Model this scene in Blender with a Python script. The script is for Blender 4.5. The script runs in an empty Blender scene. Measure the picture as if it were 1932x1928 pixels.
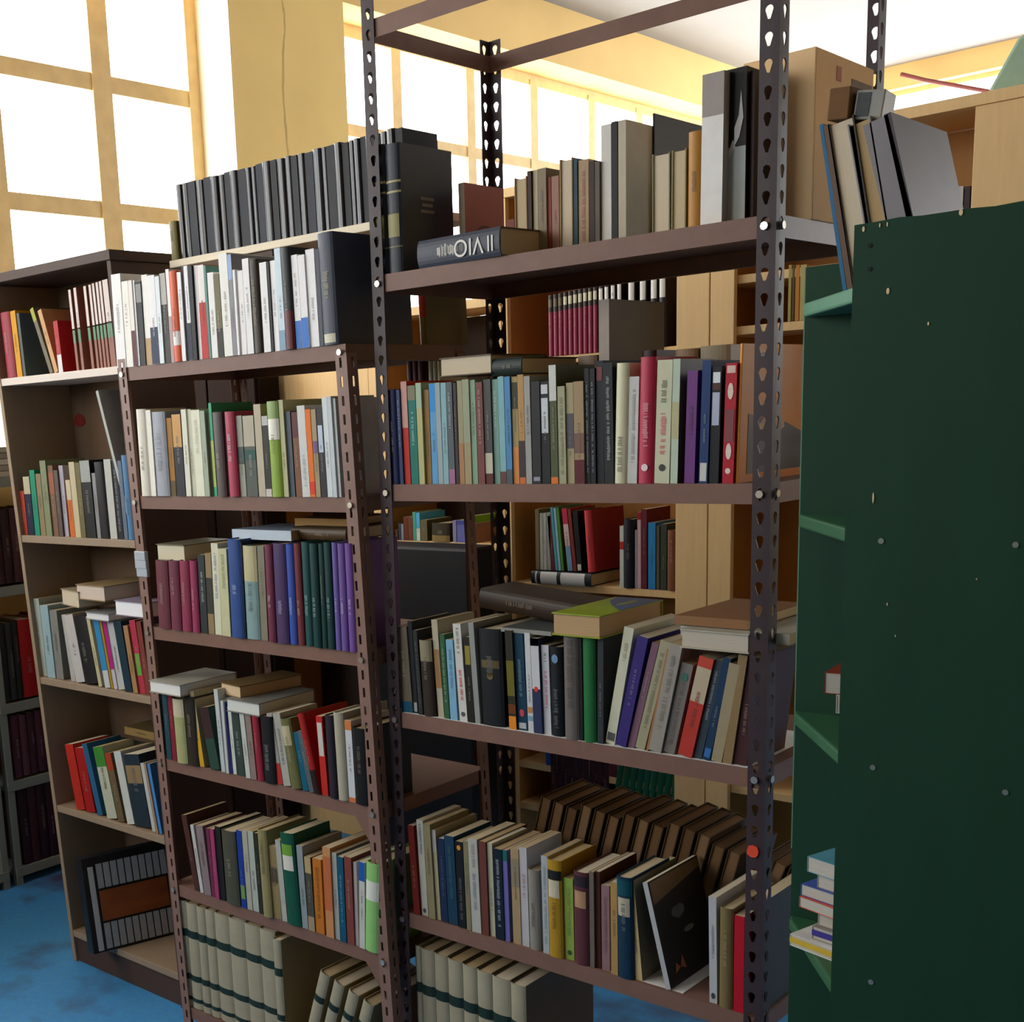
import bpy, bmesh, math, random
from mathutils import Vector, Matrix, Euler

rnd = random.Random(11)
SC = bpy.context.scene
COL = SC.collection
R = math.radians

# ------------------------------------------------------------------ camera
cam_data = bpy.data.cameras.new('camera')
cam = bpy.data.objects.new('camera', cam_data)
COL.objects.link(cam)
cam_data.sensor_width = 36.0
cam_data.lens = 36.0 * 2379.0946 / 1932.0
cam_data.shift_x = 0.182636
cam_data.shift_y = 0.157566
cam_data.clip_start = 0.05
cam.matrix_world = Matrix(((0.717108, -0.100755, 0.689641, 1.880262), (0.695249, 0.172753, -0.697700, -2.106010), (-0.048841, 0.979798, 0.193932, 1.688677), (0, 0, 0, 1)))
SC.camera = cam

# ------------------------------------------------------------------ daylight, exposure
world = bpy.data.worlds.new('overcast_sky')
SC.world = world
world.use_nodes = True
wn = world.node_tree.nodes
wn['Background'].inputs['Color'].default_value = (0.93, 0.97, 1.0, 1)
wn['Background'].inputs['Strength'].default_value = 9.0
SC.view_settings.view_transform = 'Standard'
SC.view_settings.look = 'None'
SC.view_settings.gamma = 1.0
SC.view_settings.use_curve_mapping = False
SC.view_settings.exposure = 0.45
SC.cycles.max_bounces = 10
SC.cycles.diffuse_bounces = 6
SC.cycles.transparent_max_bounces = 12
SC.cycles.sample_clamp_indirect = 6.0
SC.cycles.caustics_reflective = False
SC.cycles.caustics_refractive = False

def portal(name, loc, rot, sx, sy):
    l = bpy.data.lights.new(name, 'AREA')
    l.shape = 'RECTANGLE'; l.size = sx; l.size_y = sy
    l.cycles.is_portal = True
    o = bpy.data.objects.new(name, l)
    o.location = loc; o.rotation_euler = rot
    COL.objects.link(o)

WIN_Y = [(-3.6, -0.75), (-0.26, 1.98), (2.72, 7.3)]      # window bays along the left wall
WZ0, WZ1 = 1.60, 3.66
for a, b in WIN_Y:
    portal('window_daylight', (-2.79, (a + b) / 2, (WZ0 + WZ1) / 2), (0, R(-90), 0), WZ1 - WZ0, b - a)
portal('window_daylight', (0.6, 7.84, 2.86), (R(-90), 0, 0), 6.0, 1.9)
portal('window_daylight', (-1.65, -4.34, 2.86), (R(90), 0, 0), 1.4, 1.52)  # portal for the added near-wall window

# ------------------------------------------------------------------ helpers
def s2l(v):
    return v / 12.92 if v < 0.04045 else ((v + 0.055) / 1.055) ** 2.4

def rgb(h):
    return tuple(s2l(int(h[i:i + 2], 16) / 255) for i in (0, 2, 4))

MATS = {}
def mat(h, rough=0.6, noise=0.18, scale=40.0, metal=0.0, spec=0.4, stretch=(1, 1, 1), bump=0.0, gain=1.0, coat=0.0):
    key = (h, rough, noise, scale, metal, spec, stretch, bump, gain, coat)
    if key in MATS:
        return MATS[key]
    m = bpy.data.materials.new('mat_' + h)
    m.use_nodes = True
    nt = m.node_tree
    b = nt.nodes['Principled BSDF']
    c = tuple(min(0.86, v * gain) for v in rgb(h))
    tc = nt.nodes.new('ShaderNodeTexCoord')
    mp = nt.nodes.new('ShaderNodeMapping')
    mp.inputs['Scale'].default_value = stretch
    nz = nt.nodes.new('ShaderNodeTexNoise')
    nz.inputs['Scale'].default_value = scale
    nz.inputs['Detail'].default_value = 3.0
    mx = nt.nodes.new('ShaderNodeMix')
    mx.data_type = 'RGBA'
    mx.inputs[6].default_value = tuple(v * (1 - noise) for v in c) + (1,)
    mx.inputs[7].default_value = tuple(min(0.9, v * (1 + noise)) for v in c) + (1,)
    nt.links.new(tc.outputs['Object'], mp.inputs['Vector'])
    nt.links.new(mp.outputs['Vector'], nz.inputs['Vector'])
    nt.links.new(nz.outputs['Fac'], mx.inputs[0])
    nt.links.new(mx.outputs[2], b.inputs['Base Color'])
    b.inputs['Roughness'].default_value = rough
    b.inputs['Metallic'].default_value = metal
    b.inputs['Specular IOR Level'].default_value = spec
    b.inputs['Coat Weight'].default_value = coat
    if bump:
        bp = nt.nodes.new('ShaderNodeBump')
        bp.inputs['Strength'].default_value = bump
        bp.inputs['Distance'].default_value = 0.004
        nt.links.new(nz.outputs['Fac'], bp.inputs['Height'])
        nt.links.new(bp.outputs['Normal'], b.inputs['Normal'])
    MATS[key] = m
    return m

def tag(o, label=None, cat=None, group=None, kind=None):
    if label: o['label'] = label
    if cat: o['category'] = cat
    if group: o['group'] = group
    if kind: o['kind'] = kind
    return o

def empty(name, loc=(0, 0, 0), rot=(0, 0, 0)):
    o = bpy.data.objects.new(name, None)
    o.empty_display_size = 0.05
    o.location = loc; o.rotation_euler = rot
    COL.objects.link(o)
    return o

class MB:
    """collects shapes for ONE mesh object"""
    def __init__(s): s.v = []; s.f = []; s.mi = []
    def quad(s, a, b, c, d, m=0):
        n = len(s.v); s.v += [tuple(a), tuple(b), tuple(c), tuple(d)]; s.f.append((n, n + 1, n + 2, n + 3)); s.mi.append(m)
    def poly(s, pts, m=0):
        n = len(s.v); s.v += [tuple(p) for p in pts]; s.f.append(tuple(range(n, n + len(pts)))); s.mi.append(m)
    def box(s, x0, x1, y0, y1, z0, z1, m=0, k=0.0, zr=0.0, kz=None):
        # k shears x with height above zr
        n = len(s.v)
        for z in (z0, z1):
            for x, y in ((x0, y0), (x1, y0), (x1, y1), (x0, y1)):
                s.v.append((x + k * (z - zr), y, z))
        for q in ((3, 2, 1, 0), (4, 5, 6, 7), (0, 1, 5, 4), (1, 2, 6, 5), (2, 3, 7, 6), (3, 0, 4, 7)):
            s.f.append(tuple(n + i for i in q)); s.mi.append(m)
    def prism(s, pts, axis, a, b, m=0):
        """extrude a 2D outline along axis 0/1/2 from a to b"""
        def P(p, t):
            q = list(p); q.insert(axis, t); return tuple(q)
        n = len(s.v); N = len(pts)
        s.v += [P(p, a) for p in pts] + [P(p, b) for p in pts]
        s.f.append(tuple(n + i for i in range(N))); s.mi.append(m)
        s.f.append(tuple(n + N + i for i in reversed(range(N)))); s.mi.append(m)
        for i in range(N):
            j = (i + 1) % N
            s.f.append((n + j, n + i, n + N + i, n + N + j)); s.mi.append(m)
    def build(s, name, mats, parent=None, loc=(0, 0, 0), rot=(0, 0, 0), bevel=0.0, smooth=False, seg=2):
        me = bpy.data.meshes.new(name)
        me.from_pydata(s.v, [], s.f)
        if not isinstance(mats, (list, tuple)): mats = [mats]
        for m in mats: me.materials.append(m)
        if len(mats) > 1:
            for p, i in zip(me.polygons, s.mi): p.material_index = i
        bm = bmesh.new(); bm.from_mesh(me)
        bmesh.ops.remove_doubles(bm, verts=bm.verts, dist=1e-5)
        bmesh.ops.recalc_face_normals(bm, faces=bm.faces)
        bm.to_mesh(me); bm.free()
        if smooth:
            for p in me.polygons: p.use_smooth = True
        o = bpy.data.objects.new(name, me)
        o.location = loc; o.rotation_euler = rot
        if parent: o.parent = parent
        COL.objects.link(o)
        if bevel:
            b = o.modifiers.new('bevel', 'BEVEL'); b.width = bevel; b.segments = seg; b.limit_method = 'ANGLE'
        return o

def text_mesh(s, size, m, parent, loc, rot, name='spine_title', ext=0.0004):
    cu = bpy.data.curves.new(name, 'FONT')
    cu.body = s; cu.size = size; cu.extrude = ext; cu.align_x = 'CENTER'; cu.align_y = 'CENTER'
    cu.materials.append(m)
    tmp = bpy.data.objects.new('lettering_curve', cu)
    me = bpy.data.meshes.new_from_object(tmp)
    bpy.data.objects.remove(tmp); bpy.data.curves.remove(cu)
    o = bpy.data.objects.new(name, me)
    o.parent = parent; o.location = loc; o.rotation_euler = rot
    COL.objects.link(o)
    return o

# ------------------------------------------------------------------ shared materials
M_wall = mat('e6c280', 0.85, 0.10, 3.0, bump=0.1, spec=0.2)
M_ceil = mat('a09c97', 0.9, 0.04, 2.0, spec=0.1)
M_bar = mat('e6c48a', 0.6, 0.22, 14.0)
M_reveal_lit = mat('f0ead8', 0.8, 0.04, 5.0)
M_rack = mat('7c5e52', 0.46, 0.14, 25.0, spec=0.22, bump=0.03)
M_post = mat('3c3034', 0.45, 0.12, 30.0, spec=0.25)
M_postL = mat('84675c', 0.45, 0.12, 30.0, spec=0.3)
M_bolt = mat('b8b4ac', 0.3, 0.1, 60.0, metal=0.8)
M_pages = None
M_pale = mat('e8c48c', 0.55, 0.10, 9.0, stretch=(9, 9, 0.6), spec=0.3)
M_pale2 = mat('b8864a', 0.55, 0.10, 9.0, stretch=(9, 9, 0.6), spec=0.3)
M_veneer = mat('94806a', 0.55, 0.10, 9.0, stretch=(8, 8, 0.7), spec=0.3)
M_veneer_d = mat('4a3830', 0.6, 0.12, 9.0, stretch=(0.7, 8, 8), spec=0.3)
M_green = mat('173c2a', 0.6, 0.16, 5.0, stretch=(3, 3, 0.6), spec=0.18, bump=0.04)
M_greenedge = mat('5c8a70', 0.5, 0.15, 12.0, spec=0.35)
M_chip = mat('d8c49a', 0.7, 0.2, 40.0)
M_card = mat('ecca9a', 0.85, 0.05, 16.0, spec=0.1)
M_grey = mat('7c8078', 0.5, 0.10, 12.0, spec=0.4)
M_white = mat('e4e4e0', 0.6, 0.05, 20.0)

def page_mat(h='c4b494'):
    key = ('pages', h)
    if key in MATS: return MATS[key]
    m = mat(h, 0.85, 0.14, 6.0, spec=0.1, stretch=(160, 2, 2)).copy()
    MATS[key] = m
    return m
M_pages = page_mat('c8b898')

# floor: worn blue paint
def floor_mat():
    m = bpy.data.materials.new('worn_blue_floor'); m.use_nodes = True
    nt = m.node_tree; b = nt.nodes['Principled BSDF']
    tc = nt.nodes.new('ShaderNodeTexCoord')
    n1 = nt.nodes.new('ShaderNodeTexNoise'); n1.inputs['Scale'].default_value = 2.6; n1.inputs['Detail'].default_value = 5
    n2 = nt.nodes.new('ShaderNodeTexNoise'); n2.inputs['Scale'].default_value = 70
    r = nt.nodes.new('ShaderNodeValToRGB')
    r.color_ramp.elements[0].position = 0.36; r.color_ramp.elements[0].color = (*rgb('4a4a6c'), 1)
    r.color_ramp.elements[1].position = 0.5; r.color_ramp.elements[1].color = (*rgb('4a9ee0'), 1)
    mx = nt.nodes.new('ShaderNodeMix'); mx.data_type = 'RGBA'; mx.blend_type = 'MULTIPLY'; mx.inputs[0].default_value = 0.35
    nt.links.new(tc.outputs['Object'], n1.inputs['Vector']); nt.links.new(tc.outputs['Object'], n2.inputs['Vector'])
    nt.links.new(n1.outputs['Fac'], r.inputs['Fac'])
    nt.links.new(r.outputs['Color'], mx.inputs[6]); nt.links.new(n2.outputs['Color'], mx.inputs[7])
    nt.links.new(mx.outputs[2], b.inputs['Base Color'])
    b.inputs['Roughness'].default_value = 0.5
    return m

def glass_mat():
    m = bpy.data.materials.new('window_glass'); m.use_nodes = True
    nt = m.node_tree; nt.nodes.clear()
    out = nt.nodes.new('ShaderNodeOutputMaterial')
    tr = nt.nodes.new('ShaderNodeBsdfTransparent')
    gl = nt.nodes.new('ShaderNodeBsdfGlossy'); gl.inputs['Roughness'].default_value = 0.05
    df = nt.nodes.new('ShaderNodeBsdfDiffuse'); df.inputs['Color'].default_value = (*rgb('8a98a8'), 1)
    nz = nt.nodes.new('ShaderNodeTexNoise'); nz.inputs['Scale'].default_value = 2.2
    tc = nt.nodes.new('ShaderNodeTexCoord')
    rp = nt.nodes.new('ShaderNodeValToRGB')
    rp.color_ramp.elements[0].position = 0.55; rp.color_ramp.elements[0].color = (0, 0, 0, 1)
    rp.color_ramp.elements[1].position = 0.8; rp.color_ramp.elements[1].color = (0.22, 0.22, 0.22, 1)
    m1 = nt.nodes.new('ShaderNodeMixShader'); m1.inputs[0].default_value = 0.06
    m2 = nt.nodes.new('ShaderNodeMixShader')
    nt.links.new(tc.outputs['Object'], nz.inputs['Vector']); nt.links.new(nz.outputs['Fac'], rp.inputs['Fac'])
    nt.links.new(tr.outputs[0], m1.inputs[1]); nt.links.new(gl.outputs[0], m1.inputs[2])
    nt.links.new(rp.outputs['Color'], m2.inputs[0]); nt.links.new(m1.outputs[0], m2.inputs[1]); nt.links.new(df.outputs[0], m2.inputs[2])
    nt.links.new(m2.outputs[0], out.inputs['Surface'])
    return m
M_glass = glass_mat()

# ------------------------------------------------------------------ room shell
CEIL = 3.976
XL, XW, XR, YN, YFAR = -2.55, -2.80, 4.55, -4.2, 7.70
def struct(name, mb, m, **k):
    o = mb.build(name, m, **k); o['kind'] = 'structure'; return o

f = MB(); f.box(XW - 0.2, XR + 0.3, YN - 0.2, YFAR + 0.3, -0.1, 0.0); struct('floor', f, floor_mat())
f = MB(); f.box(XW - 0.2, XR + 0.3, YN - 0.2, YFAR + 0.3, CEIL, CEIL + 0.12); struct('ceiling', f, M_ceil)
# left wall with three window bays (its own pillars, lintel and sill in one shell)
def wall_left():
    f = MB()
    x0, x1 = XW - 0.1, XL
    f.box(x0, x1, YN - 0.2, YFAR + 0.3, 0, WZ0)
    f.box(x0, x1, YN - 0.2, YFAR + 0.3, WZ1, CEIL)
    ys = [YN - 0.2] + [v for ab in WIN_Y for v in ab] + [YFAR + 0.3]
    for a, b in zip(ys[0::2], ys[1::2]):
        f.box(x0, x1, a, b, WZ0, WZ1)
    return f
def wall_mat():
    m = mat('f8cc84', 0.85, 0.10, 3.0, bump=0.1, spec=0.2).copy(); m.name = 'cracked_yellow_lit'  # copy of the wall colour, lightened to stand for brighter light on the pillar
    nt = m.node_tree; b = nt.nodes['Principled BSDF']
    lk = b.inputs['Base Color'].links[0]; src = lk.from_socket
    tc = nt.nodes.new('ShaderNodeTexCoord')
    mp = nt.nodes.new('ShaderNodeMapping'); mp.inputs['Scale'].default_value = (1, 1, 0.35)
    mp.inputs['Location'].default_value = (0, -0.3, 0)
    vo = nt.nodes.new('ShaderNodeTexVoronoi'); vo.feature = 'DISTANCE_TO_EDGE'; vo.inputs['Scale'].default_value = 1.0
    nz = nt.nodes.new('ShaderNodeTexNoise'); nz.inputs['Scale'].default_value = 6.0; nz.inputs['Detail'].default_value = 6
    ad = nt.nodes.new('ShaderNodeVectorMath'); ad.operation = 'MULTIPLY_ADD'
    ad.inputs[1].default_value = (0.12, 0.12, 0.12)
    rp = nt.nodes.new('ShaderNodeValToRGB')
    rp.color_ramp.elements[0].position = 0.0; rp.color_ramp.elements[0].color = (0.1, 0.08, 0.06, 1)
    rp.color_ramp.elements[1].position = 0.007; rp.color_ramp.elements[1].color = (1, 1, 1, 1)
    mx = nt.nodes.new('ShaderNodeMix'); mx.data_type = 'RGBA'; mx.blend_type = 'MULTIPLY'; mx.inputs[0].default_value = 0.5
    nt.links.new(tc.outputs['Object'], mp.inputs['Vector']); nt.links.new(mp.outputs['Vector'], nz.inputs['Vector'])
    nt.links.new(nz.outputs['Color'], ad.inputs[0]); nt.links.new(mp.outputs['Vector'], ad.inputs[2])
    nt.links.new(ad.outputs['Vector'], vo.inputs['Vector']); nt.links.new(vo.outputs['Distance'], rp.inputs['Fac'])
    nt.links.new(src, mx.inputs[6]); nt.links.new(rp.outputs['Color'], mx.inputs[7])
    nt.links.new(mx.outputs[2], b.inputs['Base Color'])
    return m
M_crack_lit = wall_mat()
struct('wall_left', wall_left(), M_wall)
f = MB(); f.box(XL, XL + 0.004, 1.98, 2.72, WZ0, CEIL); struct('wall_pillar', f, M_crack_lit)
# reveal beside the panes, its pale colour carries the window light on it
f = MB()
f.box(XW, XL + 0.001, 1.975, 1.982, WZ0, WZ1)
struct('trim_1', f, M_reveal_lit)
NX0, NX1, NZ0, NZ1 = -2.35, -0.95, 2.1, 3.62  # opening in the unseen near wall, added to light the rack fronts
f = MB()
f.box(XL - 0.2, XR + 0.3, YN - 0.2, YN, 0, NZ0); f.box(XL - 0.2, XR + 0.3, YN - 0.2, YN, NZ1, CEIL)
f.box(XL - 0.2, NX0, YN - 0.2, YN, NZ0, NZ1); f.box(NX1, XR + 0.3, YN - 0.2, YN, NZ0, NZ1)
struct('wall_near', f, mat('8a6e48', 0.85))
# far wall: low wall, beam above a strip of windows
FZ0, FZ1 = 1.9, 3.82
f = MB()
f.box(XL, XR + 0.3, YFAR, YFAR + 0.2, 0, FZ0); f.box(XL, XR + 0.3, YFAR, YFAR + 0.2, FZ1, CEIL)
f.box(XL, -2.4, YFAR, YFAR + 0.2, FZ0, FZ1); f.box(3.6, XR + 0.3, YFAR, YFAR + 0.2, FZ0, FZ1)
struct('wall_far', f, M_wall)
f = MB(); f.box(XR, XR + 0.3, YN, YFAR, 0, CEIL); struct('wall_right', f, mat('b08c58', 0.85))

def window(name, ys, zs, bars, x, vert_w=0.09, tw=0.06):
    """steel bar window in the plane x: frame + one pane mesh per light"""
    f = MB()
    for y in bars: f.box(x - 0.03, x + 0.03, y - vert_w / 2, y + vert_w / 2, zs[0], zs[-1])
    for z in zs: f.box(x - 0.025, x + 0.025, ys[0], ys[1], z - tw / 2, z + tw / 2)
    w = f.build(name, M_bar); w['kind'] = 'structure'
    yy = [ys[0]] + [b for b in bars if ys[0] + 0.1 < b < ys[1] - 0.1] + [ys[1]]
    for a, b in zip(yy, yy[1:]):
        for c, d in zip(zs, zs[1:]):
            g = MB(); g.box(x - 0.003, x + 0.003, a, b, c, d)
            g.build('pane', M_glass, w)
    return w
ZR5 = [1.60, 2.12, 2.638, 3.157, 3.63]
window('window_1', (-0.26, 1.98), ZR5, [-0.26, 0.30, 0.86, 1.425, 1.96], XW, 0.10, 0.07)
window('window_2', (2.72, 7.3), ZR5, [2.72, 3.36, 4.00, 4.62, 5.25, 5.83, 6.53, 7.3], XW, 0.075, 0.06)
window('window_3', (-3.6, -0.75), ZR5, [-3.6, -3.0, -2.4, -1.85, -1.3, -0.75], XW, 0.10, 0.07)
def window_far(name, xs, zs, bars, y):
    f = MB()
    for x in bars: f.box(x - 0.035, x + 0.035, y - 0.03, y + 0.03, zs[0], zs[-1])
    for z in zs: f.box(xs[0], xs[1], y - 0.025, y + 0.025, z - 0.03, z + 0.03)
    w = f.build(name, M_bar); w['kind'] = 'structure'
    for a, b in zip(bars, bars[1:]):
        g = MB(); g.box(a, b, y - 0.003, y + 0.003, zs[0], zs[-1]); g.build('pane', M_glass, w)
window_far('window_4', (-2.4, 3.6), [FZ0, FZ1], [-2.4, 0.6, 3.6], YFAR + 0.12)
window_far('window_near_added', (NX0, NX1), [NZ0, NZ1], [NX0, -1.65, NX1], YN - 0.12)  # unseen window behind the camera, added for frontal light
# red pipe crossing the far windows
def tube(mb, pts, r, n=8, m=0):
    pts = [Vector(p) for p in pts]
    rings = []
    for i, p in enumerate(pts):
        t = (pts[min(i + 1, len(pts) - 1)] - pts[max(i - 1, 0)]).normalized()
        a = t.orthogonal().normalized(); b = t.cross(a)
        base = len(mb.v)
        for k in range(n):
            q = p + (a * math.cos(2 * math.pi * k / n) + b * math.sin(2 * math.pi * k / n)) * r
            mb.v.append(tuple(q))
        rings.append(base)
    for r0, r1 in zip(rings, rings[1:]):
        for k in range(n):
            mb.f.append((r0 + k, r0 + (k + 1) % n, r1 + (k + 1) % n, r1 + k)); mb.mi.append(m)
    mb.f.append(tuple(rings[0] + k for k in reversed(range(n)))); mb.mi.append(m)
    mb.f.append(tuple(rings[-1] + k for k in range(n))); mb.mi.append(m)
pp = MB(); tube(pp, [(-1.745, 7.600, 3.887), (-1.582, 7.600, 3.814), (-1.155, 7.600, 3.652), (-0.757, 7.600, 3.500)], 0.014)
tag(pp.build('water_pipe', mat('7a3a34', 0.6), smooth=True), 'thin red pipe running across the far bright windows', 'pipe')

# ------------------------------------------------------------------ slotted angle racks
def angle_post(name, m, parent, cx, cy, sx, sy, z0, z1, a, slot, k=0.0, zr=1.2, pitch=0.0408, t=0.0022):
    """L profile with corner (cx,cy); flanges run sx along x and sy along y; real holes"""
    mb = MB()
    n = int((z1 - z0) / pitch)
    def hole():
        w, h = slot
        pts = []
        if w > 0.005:   # keyhole / teardrop slot
            for i in range(7):
                an = math.pi * i / 6
                pts.append((math.cos(an) * w, 0.003 + math.sin(an) * w))
            pts += [(-w * 0.35, -h), (w * 0.35, -h)]
        else:
            pts = [(w, h), (-w, h), (-w, -h), (w, -h)]
        return pts
    def cell(flange, zc0, zc1):
        zc = (zc0 + zc1) / 2
        u0, u1 = 0.0, a
        uc = a * 0.54
        hp = [(uc + p[0], zc + p[1]) for p in hole()]
        N = len(hp)
        ctr = (uc, zc)
        outer = []
        for (u, z) in hp:
            du, dz = u - ctr[0], z - ctr[1]
            s_ = min(((u1 - ctr[0]) / du if du > 1e-9 else (u0 - ctr[0]) / du if du < -1e-9 else 1e9),
                     ((zc1 - ctr[1]) / dz if dz > 1e-9 else (zc0 - ctr[1]) / dz if dz < -1e-9 else 1e9))
            outer.append((ctr[0] + du * s_, ctr[1] + dz * s_))
        corners = [(u1, zc1), (u0, zc1), (u0, zc0), (u1, zc0)]
        loop = []
        for i in range(N):
            loop.append((hp[i], outer[i]))
        # quads between rays, inserting rectangle corners
        for i in range(N):
            j = (i + 1) % N
            o0, o1 = outer[i], outer[j]
            a0 = math.atan2(o0[1] - zc, o0[0] - uc); a1 = math.atan2(o1[1] - zc, o1[0] - uc)
            if a1 <= a0: a1 += 2 * math.pi
            mid = []
            for c in corners:
                ac = math.atan2(c[1] - zc, c[0] - uc)
                while ac <= a0: ac += 2 * math.pi
                if ac < a1 - 1e-9: mid.append((ac, c))
            mid.sort()
            ring = [hp[i], o0] + [c for _, c in mid] + [o1, hp[j]]
            mb.poly([P(flange, u, z) for u, z in ring])
    def P(flange, u, z):
        dx = k * (z - zr)
        if flange == 0: return (cx + sx * u + dx, cy, z)
        return (cx + dx, cy + sy * u, z)
    for i in range(n):
        for fl in (0, 1): cell(fl, z0 + i * pitch, z0 + (i + 1) * pitch)
    o = mb.build(name, m, parent)
    so = o.modifiers.new('sheet', 'SOLIDIFY'); so.thickness = t; so.offset = 0.0
    return o

def shelf_tray(parent, x0, x1, y0, y1, z, lip, m, k=0.0, zr=1.2):
    dx = k * (z - zr)
    t = 0.0015
    mb = MB()
    mb.box(x0 + dx, x1 + dx, y0, y1, z - t, z)
    mb.box(x0 + dx, x1 + dx, y0, y0 + t, z - lip, z - t)
    mb.box(x0 + dx, x1 + dx, y1 - t, y1, z - lip, z - t)
    mb.box(x0 + dx, x0 + dx + t, y0 + t, y1 - t, z - lip, z - t)
    mb.box(x1 + dx - t, x1 + dx, y0 + t, y1 - t, z - lip, z - t)
    mb.box(x0 + dx, x1 + dx, y0 + t, y0 + 0.012, z - lip, z - lip + t)
    mb.box(x0 + dx, x1 + dx, y1 - 0.012, y1 - t, z - lip, z - lip + t)
    return mb.build('shelf', m, parent)

def bolt(parent, x, y, z, axis, r=0.007):
    mb = MB()
    pts = [(math.cos(2 * math.pi * i / 8) * r, math.sin(2 * math.pi * i / 8) * r) for i in range(8)]
    if axis == 1: mb.prism([(x + p[0], z + p[1]) for p in pts], 1, y - 0.005, y)
    else: mb.prism([(y + p[0], z + p[1]) for p in pts], 0, x, x + 0.005)
    return mb.build('bolt', M_bolt, parent)

# ---- tall front rack
A = 0.0329
W_, D_ = 0.90, 0.4344
MZ = {'z1': 1.9923, 'z2': 1.5484, 'z3': 1.0342, 'z4': 0.5500, 'z5': 0.105}
rack = tag(empty('metal_rack', (0, 0, 0)), 'tall dark slotted steel rack with open top tier in the middle', 'shelving rack')
T_TOP = 2.62
for cx, cy, sx, sy, top in ((0, 0, 1, 1, T_TOP + .2), (W_, 0, -1, 1, T_TOP + .2), (0, D_, 1, -1, 2.565), (W_, D_, -1, -1, T_TOP + .2)):
    angle_post('post', M_post, rack, cx, cy, sx, sy, 0.0, top, A, (0.0073, 0.0115))
for k_ in ('z1', 'z2', 'z3', 'z4', 'z5'):
    shelf_tray(rack, 0.0032, W_ - 0.0032, 0.0032, D_ - 0.0032, MZ[k_], 0.036, M_rack)
def rail(parent, x0, x1, y0, y1, z, h, m, name='rail'):
    mb = MB(); mb.box(x0, x1, y0, y1, z - h, z); 
    return mb.build(name, m, parent)
RZ = 2.4974
rail(rack, 0.0032, W_ - 0.0032, 0.0032, 0.0052, RZ, 0.036, M_rack)
rail(rack, 0.0032, W_ - 0.0032, D_ - 0.0052, D_ - 0.0032, RZ, 0.036, M_rack)
rail(rack, 0.0032, 0.0052, 0.0055, D_ - 0.0055, RZ, 0.036, M_rack)
rail(rack, W_ - 0.0052, W_ - 0.0032, 0.0055, D_ - 0.0055, RZ, 0.036, M_rack)
for z in (MZ['z1'], MZ['z2'], MZ['z3'], MZ['z4']):
    bolt(rack, W_ - 0.018, -0.0012, z - 0.018, 1)
    bolt(rack, 0.018, -0.0012, z - 0.018, 1)
    bolt(rack, W_ + 0.0012, 0.018, z - 0.018, 0)
st = MB()
st.prism([(0.8810 + 0.011 * math.cos(i * 0.7 + .2) * (1 + .2 * (i % 2)), 0.8800 + 0.012 * math.sin(i * 0.7 + .2)) for i in range(9)], 1, -0.004, -0.0013)
tag(st.build('sticker', mat('e04a2c', 0.5)), 'small orange red sticker on the right front post of the tall rack', 'sticker')

# ---- left brown rack (leans a little to the left)
LK = -0.0369
LX0, LY, LW = -0.8366, -0.0439, 0.8149
LZ = [1.8547, 1.5234, 1.1739, 0.8102, 0.4476, 0.083]
lrack = tag(empty('metal_rack', (LX0, LY, 0)), 'lower brown slotted steel rack leaning slightly, left of the tall rack', 'shelving rack')
def lz(o):
    return o
for cx, cy, sx, sy, top in ((0, 0, 1, 1, 1.88), (LW, 0, -1, 1, 1.872), (0, 0.42, 1, -1, 1.88), (LW, 0.42, -1, -1, 1.872)):
    angle_post('post', M_postL, lrack, cx, cy, sx, sy, 0.0, top, A, (0.0035, 0.011), LK, 1.2)
for z in LZ:
    shelf_tray(lrack, 0.0032, LW - 0.0032, 0.0032, 0.4168, z, 0.034, M_rack, LK, 1.2)
for z in LZ[:5]:
    bolt(lrack, LW - 0.016 + LK * (z - 1.2), -0.0012, z - 0.017, 1)
    bolt(lrack, 0.016 + LK * (z - 1.2), -0.0012, z - 0.017, 1)
for z in (LZ[3], LZ[4]):
    for s_ in (1,):
        g = MB()
        x_ = (LW - 0.003 if s_ else 0.003) + LK * (z - 1.2)
        d_ = -1 if s_ else 1
        g.prism([(x_, z - 0.034), (x_ + d_ * 0.075, z - 0.034), (x_ + d_ * 0.01, z - 0.115), (x_, z - 0.115)], 1, 0.0035, 0.005)
        g.build('gusset_plate', M_rack, lrack)
# grey tape round the left front post
tp = MB()
for i in range(3):
    z = 1.365 - 0.022 * i
    tp.box(LX0 - 0.006 - 0.002 * (i % 2) + LK * (z - 1.2), LX0 + 0.04 + LK * (z - 1.2), LY - 0.006 + 0.001 * i, LY + 0.006, z - 0.013, z + 0.012)
tag(tp.build('duct_tape', mat('a8b0b8', 0.4), bevel=0.002), 'grey tape wrapped around the left front post of the brown rack', 'tape')

# ------------------------------------------------------------------ plank carrying the black ledgers
PLANKZ = 2.1400
PLANKY = 0.1900
ZW1 = 1.8680
ZW2 = 1.1090
ZW3 = 0.4560
ZW4 = 0.3000
Z0 = 1.2380
ZR = 1.9080
ZR2 = 2.0540
pl = MB(); pl.box(-0.9, 0.022, PLANKY - 0.006, PLANKY + 0.15, PLANKZ - 0.019, PLANKZ)
tag(pl.build('plank', mat('e6dcc4', 0.6, 0.1, 12.0, stretch=(0.5, 8, 8)), bevel=0.002), 'long white edged plank carrying the row of black ledgers', 'plank')
sp = MB(); sp.box(-0.66, -0.5, PLANKY + 0.0, PLANKY + 0.14, LZ[0] + 0.0005, PLANKZ - 0.0195)
tag(sp.build('wooden_block', M_veneer_d, bevel=0.002), 'dark wooden block under the plank behind the white books', 'block')

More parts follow.
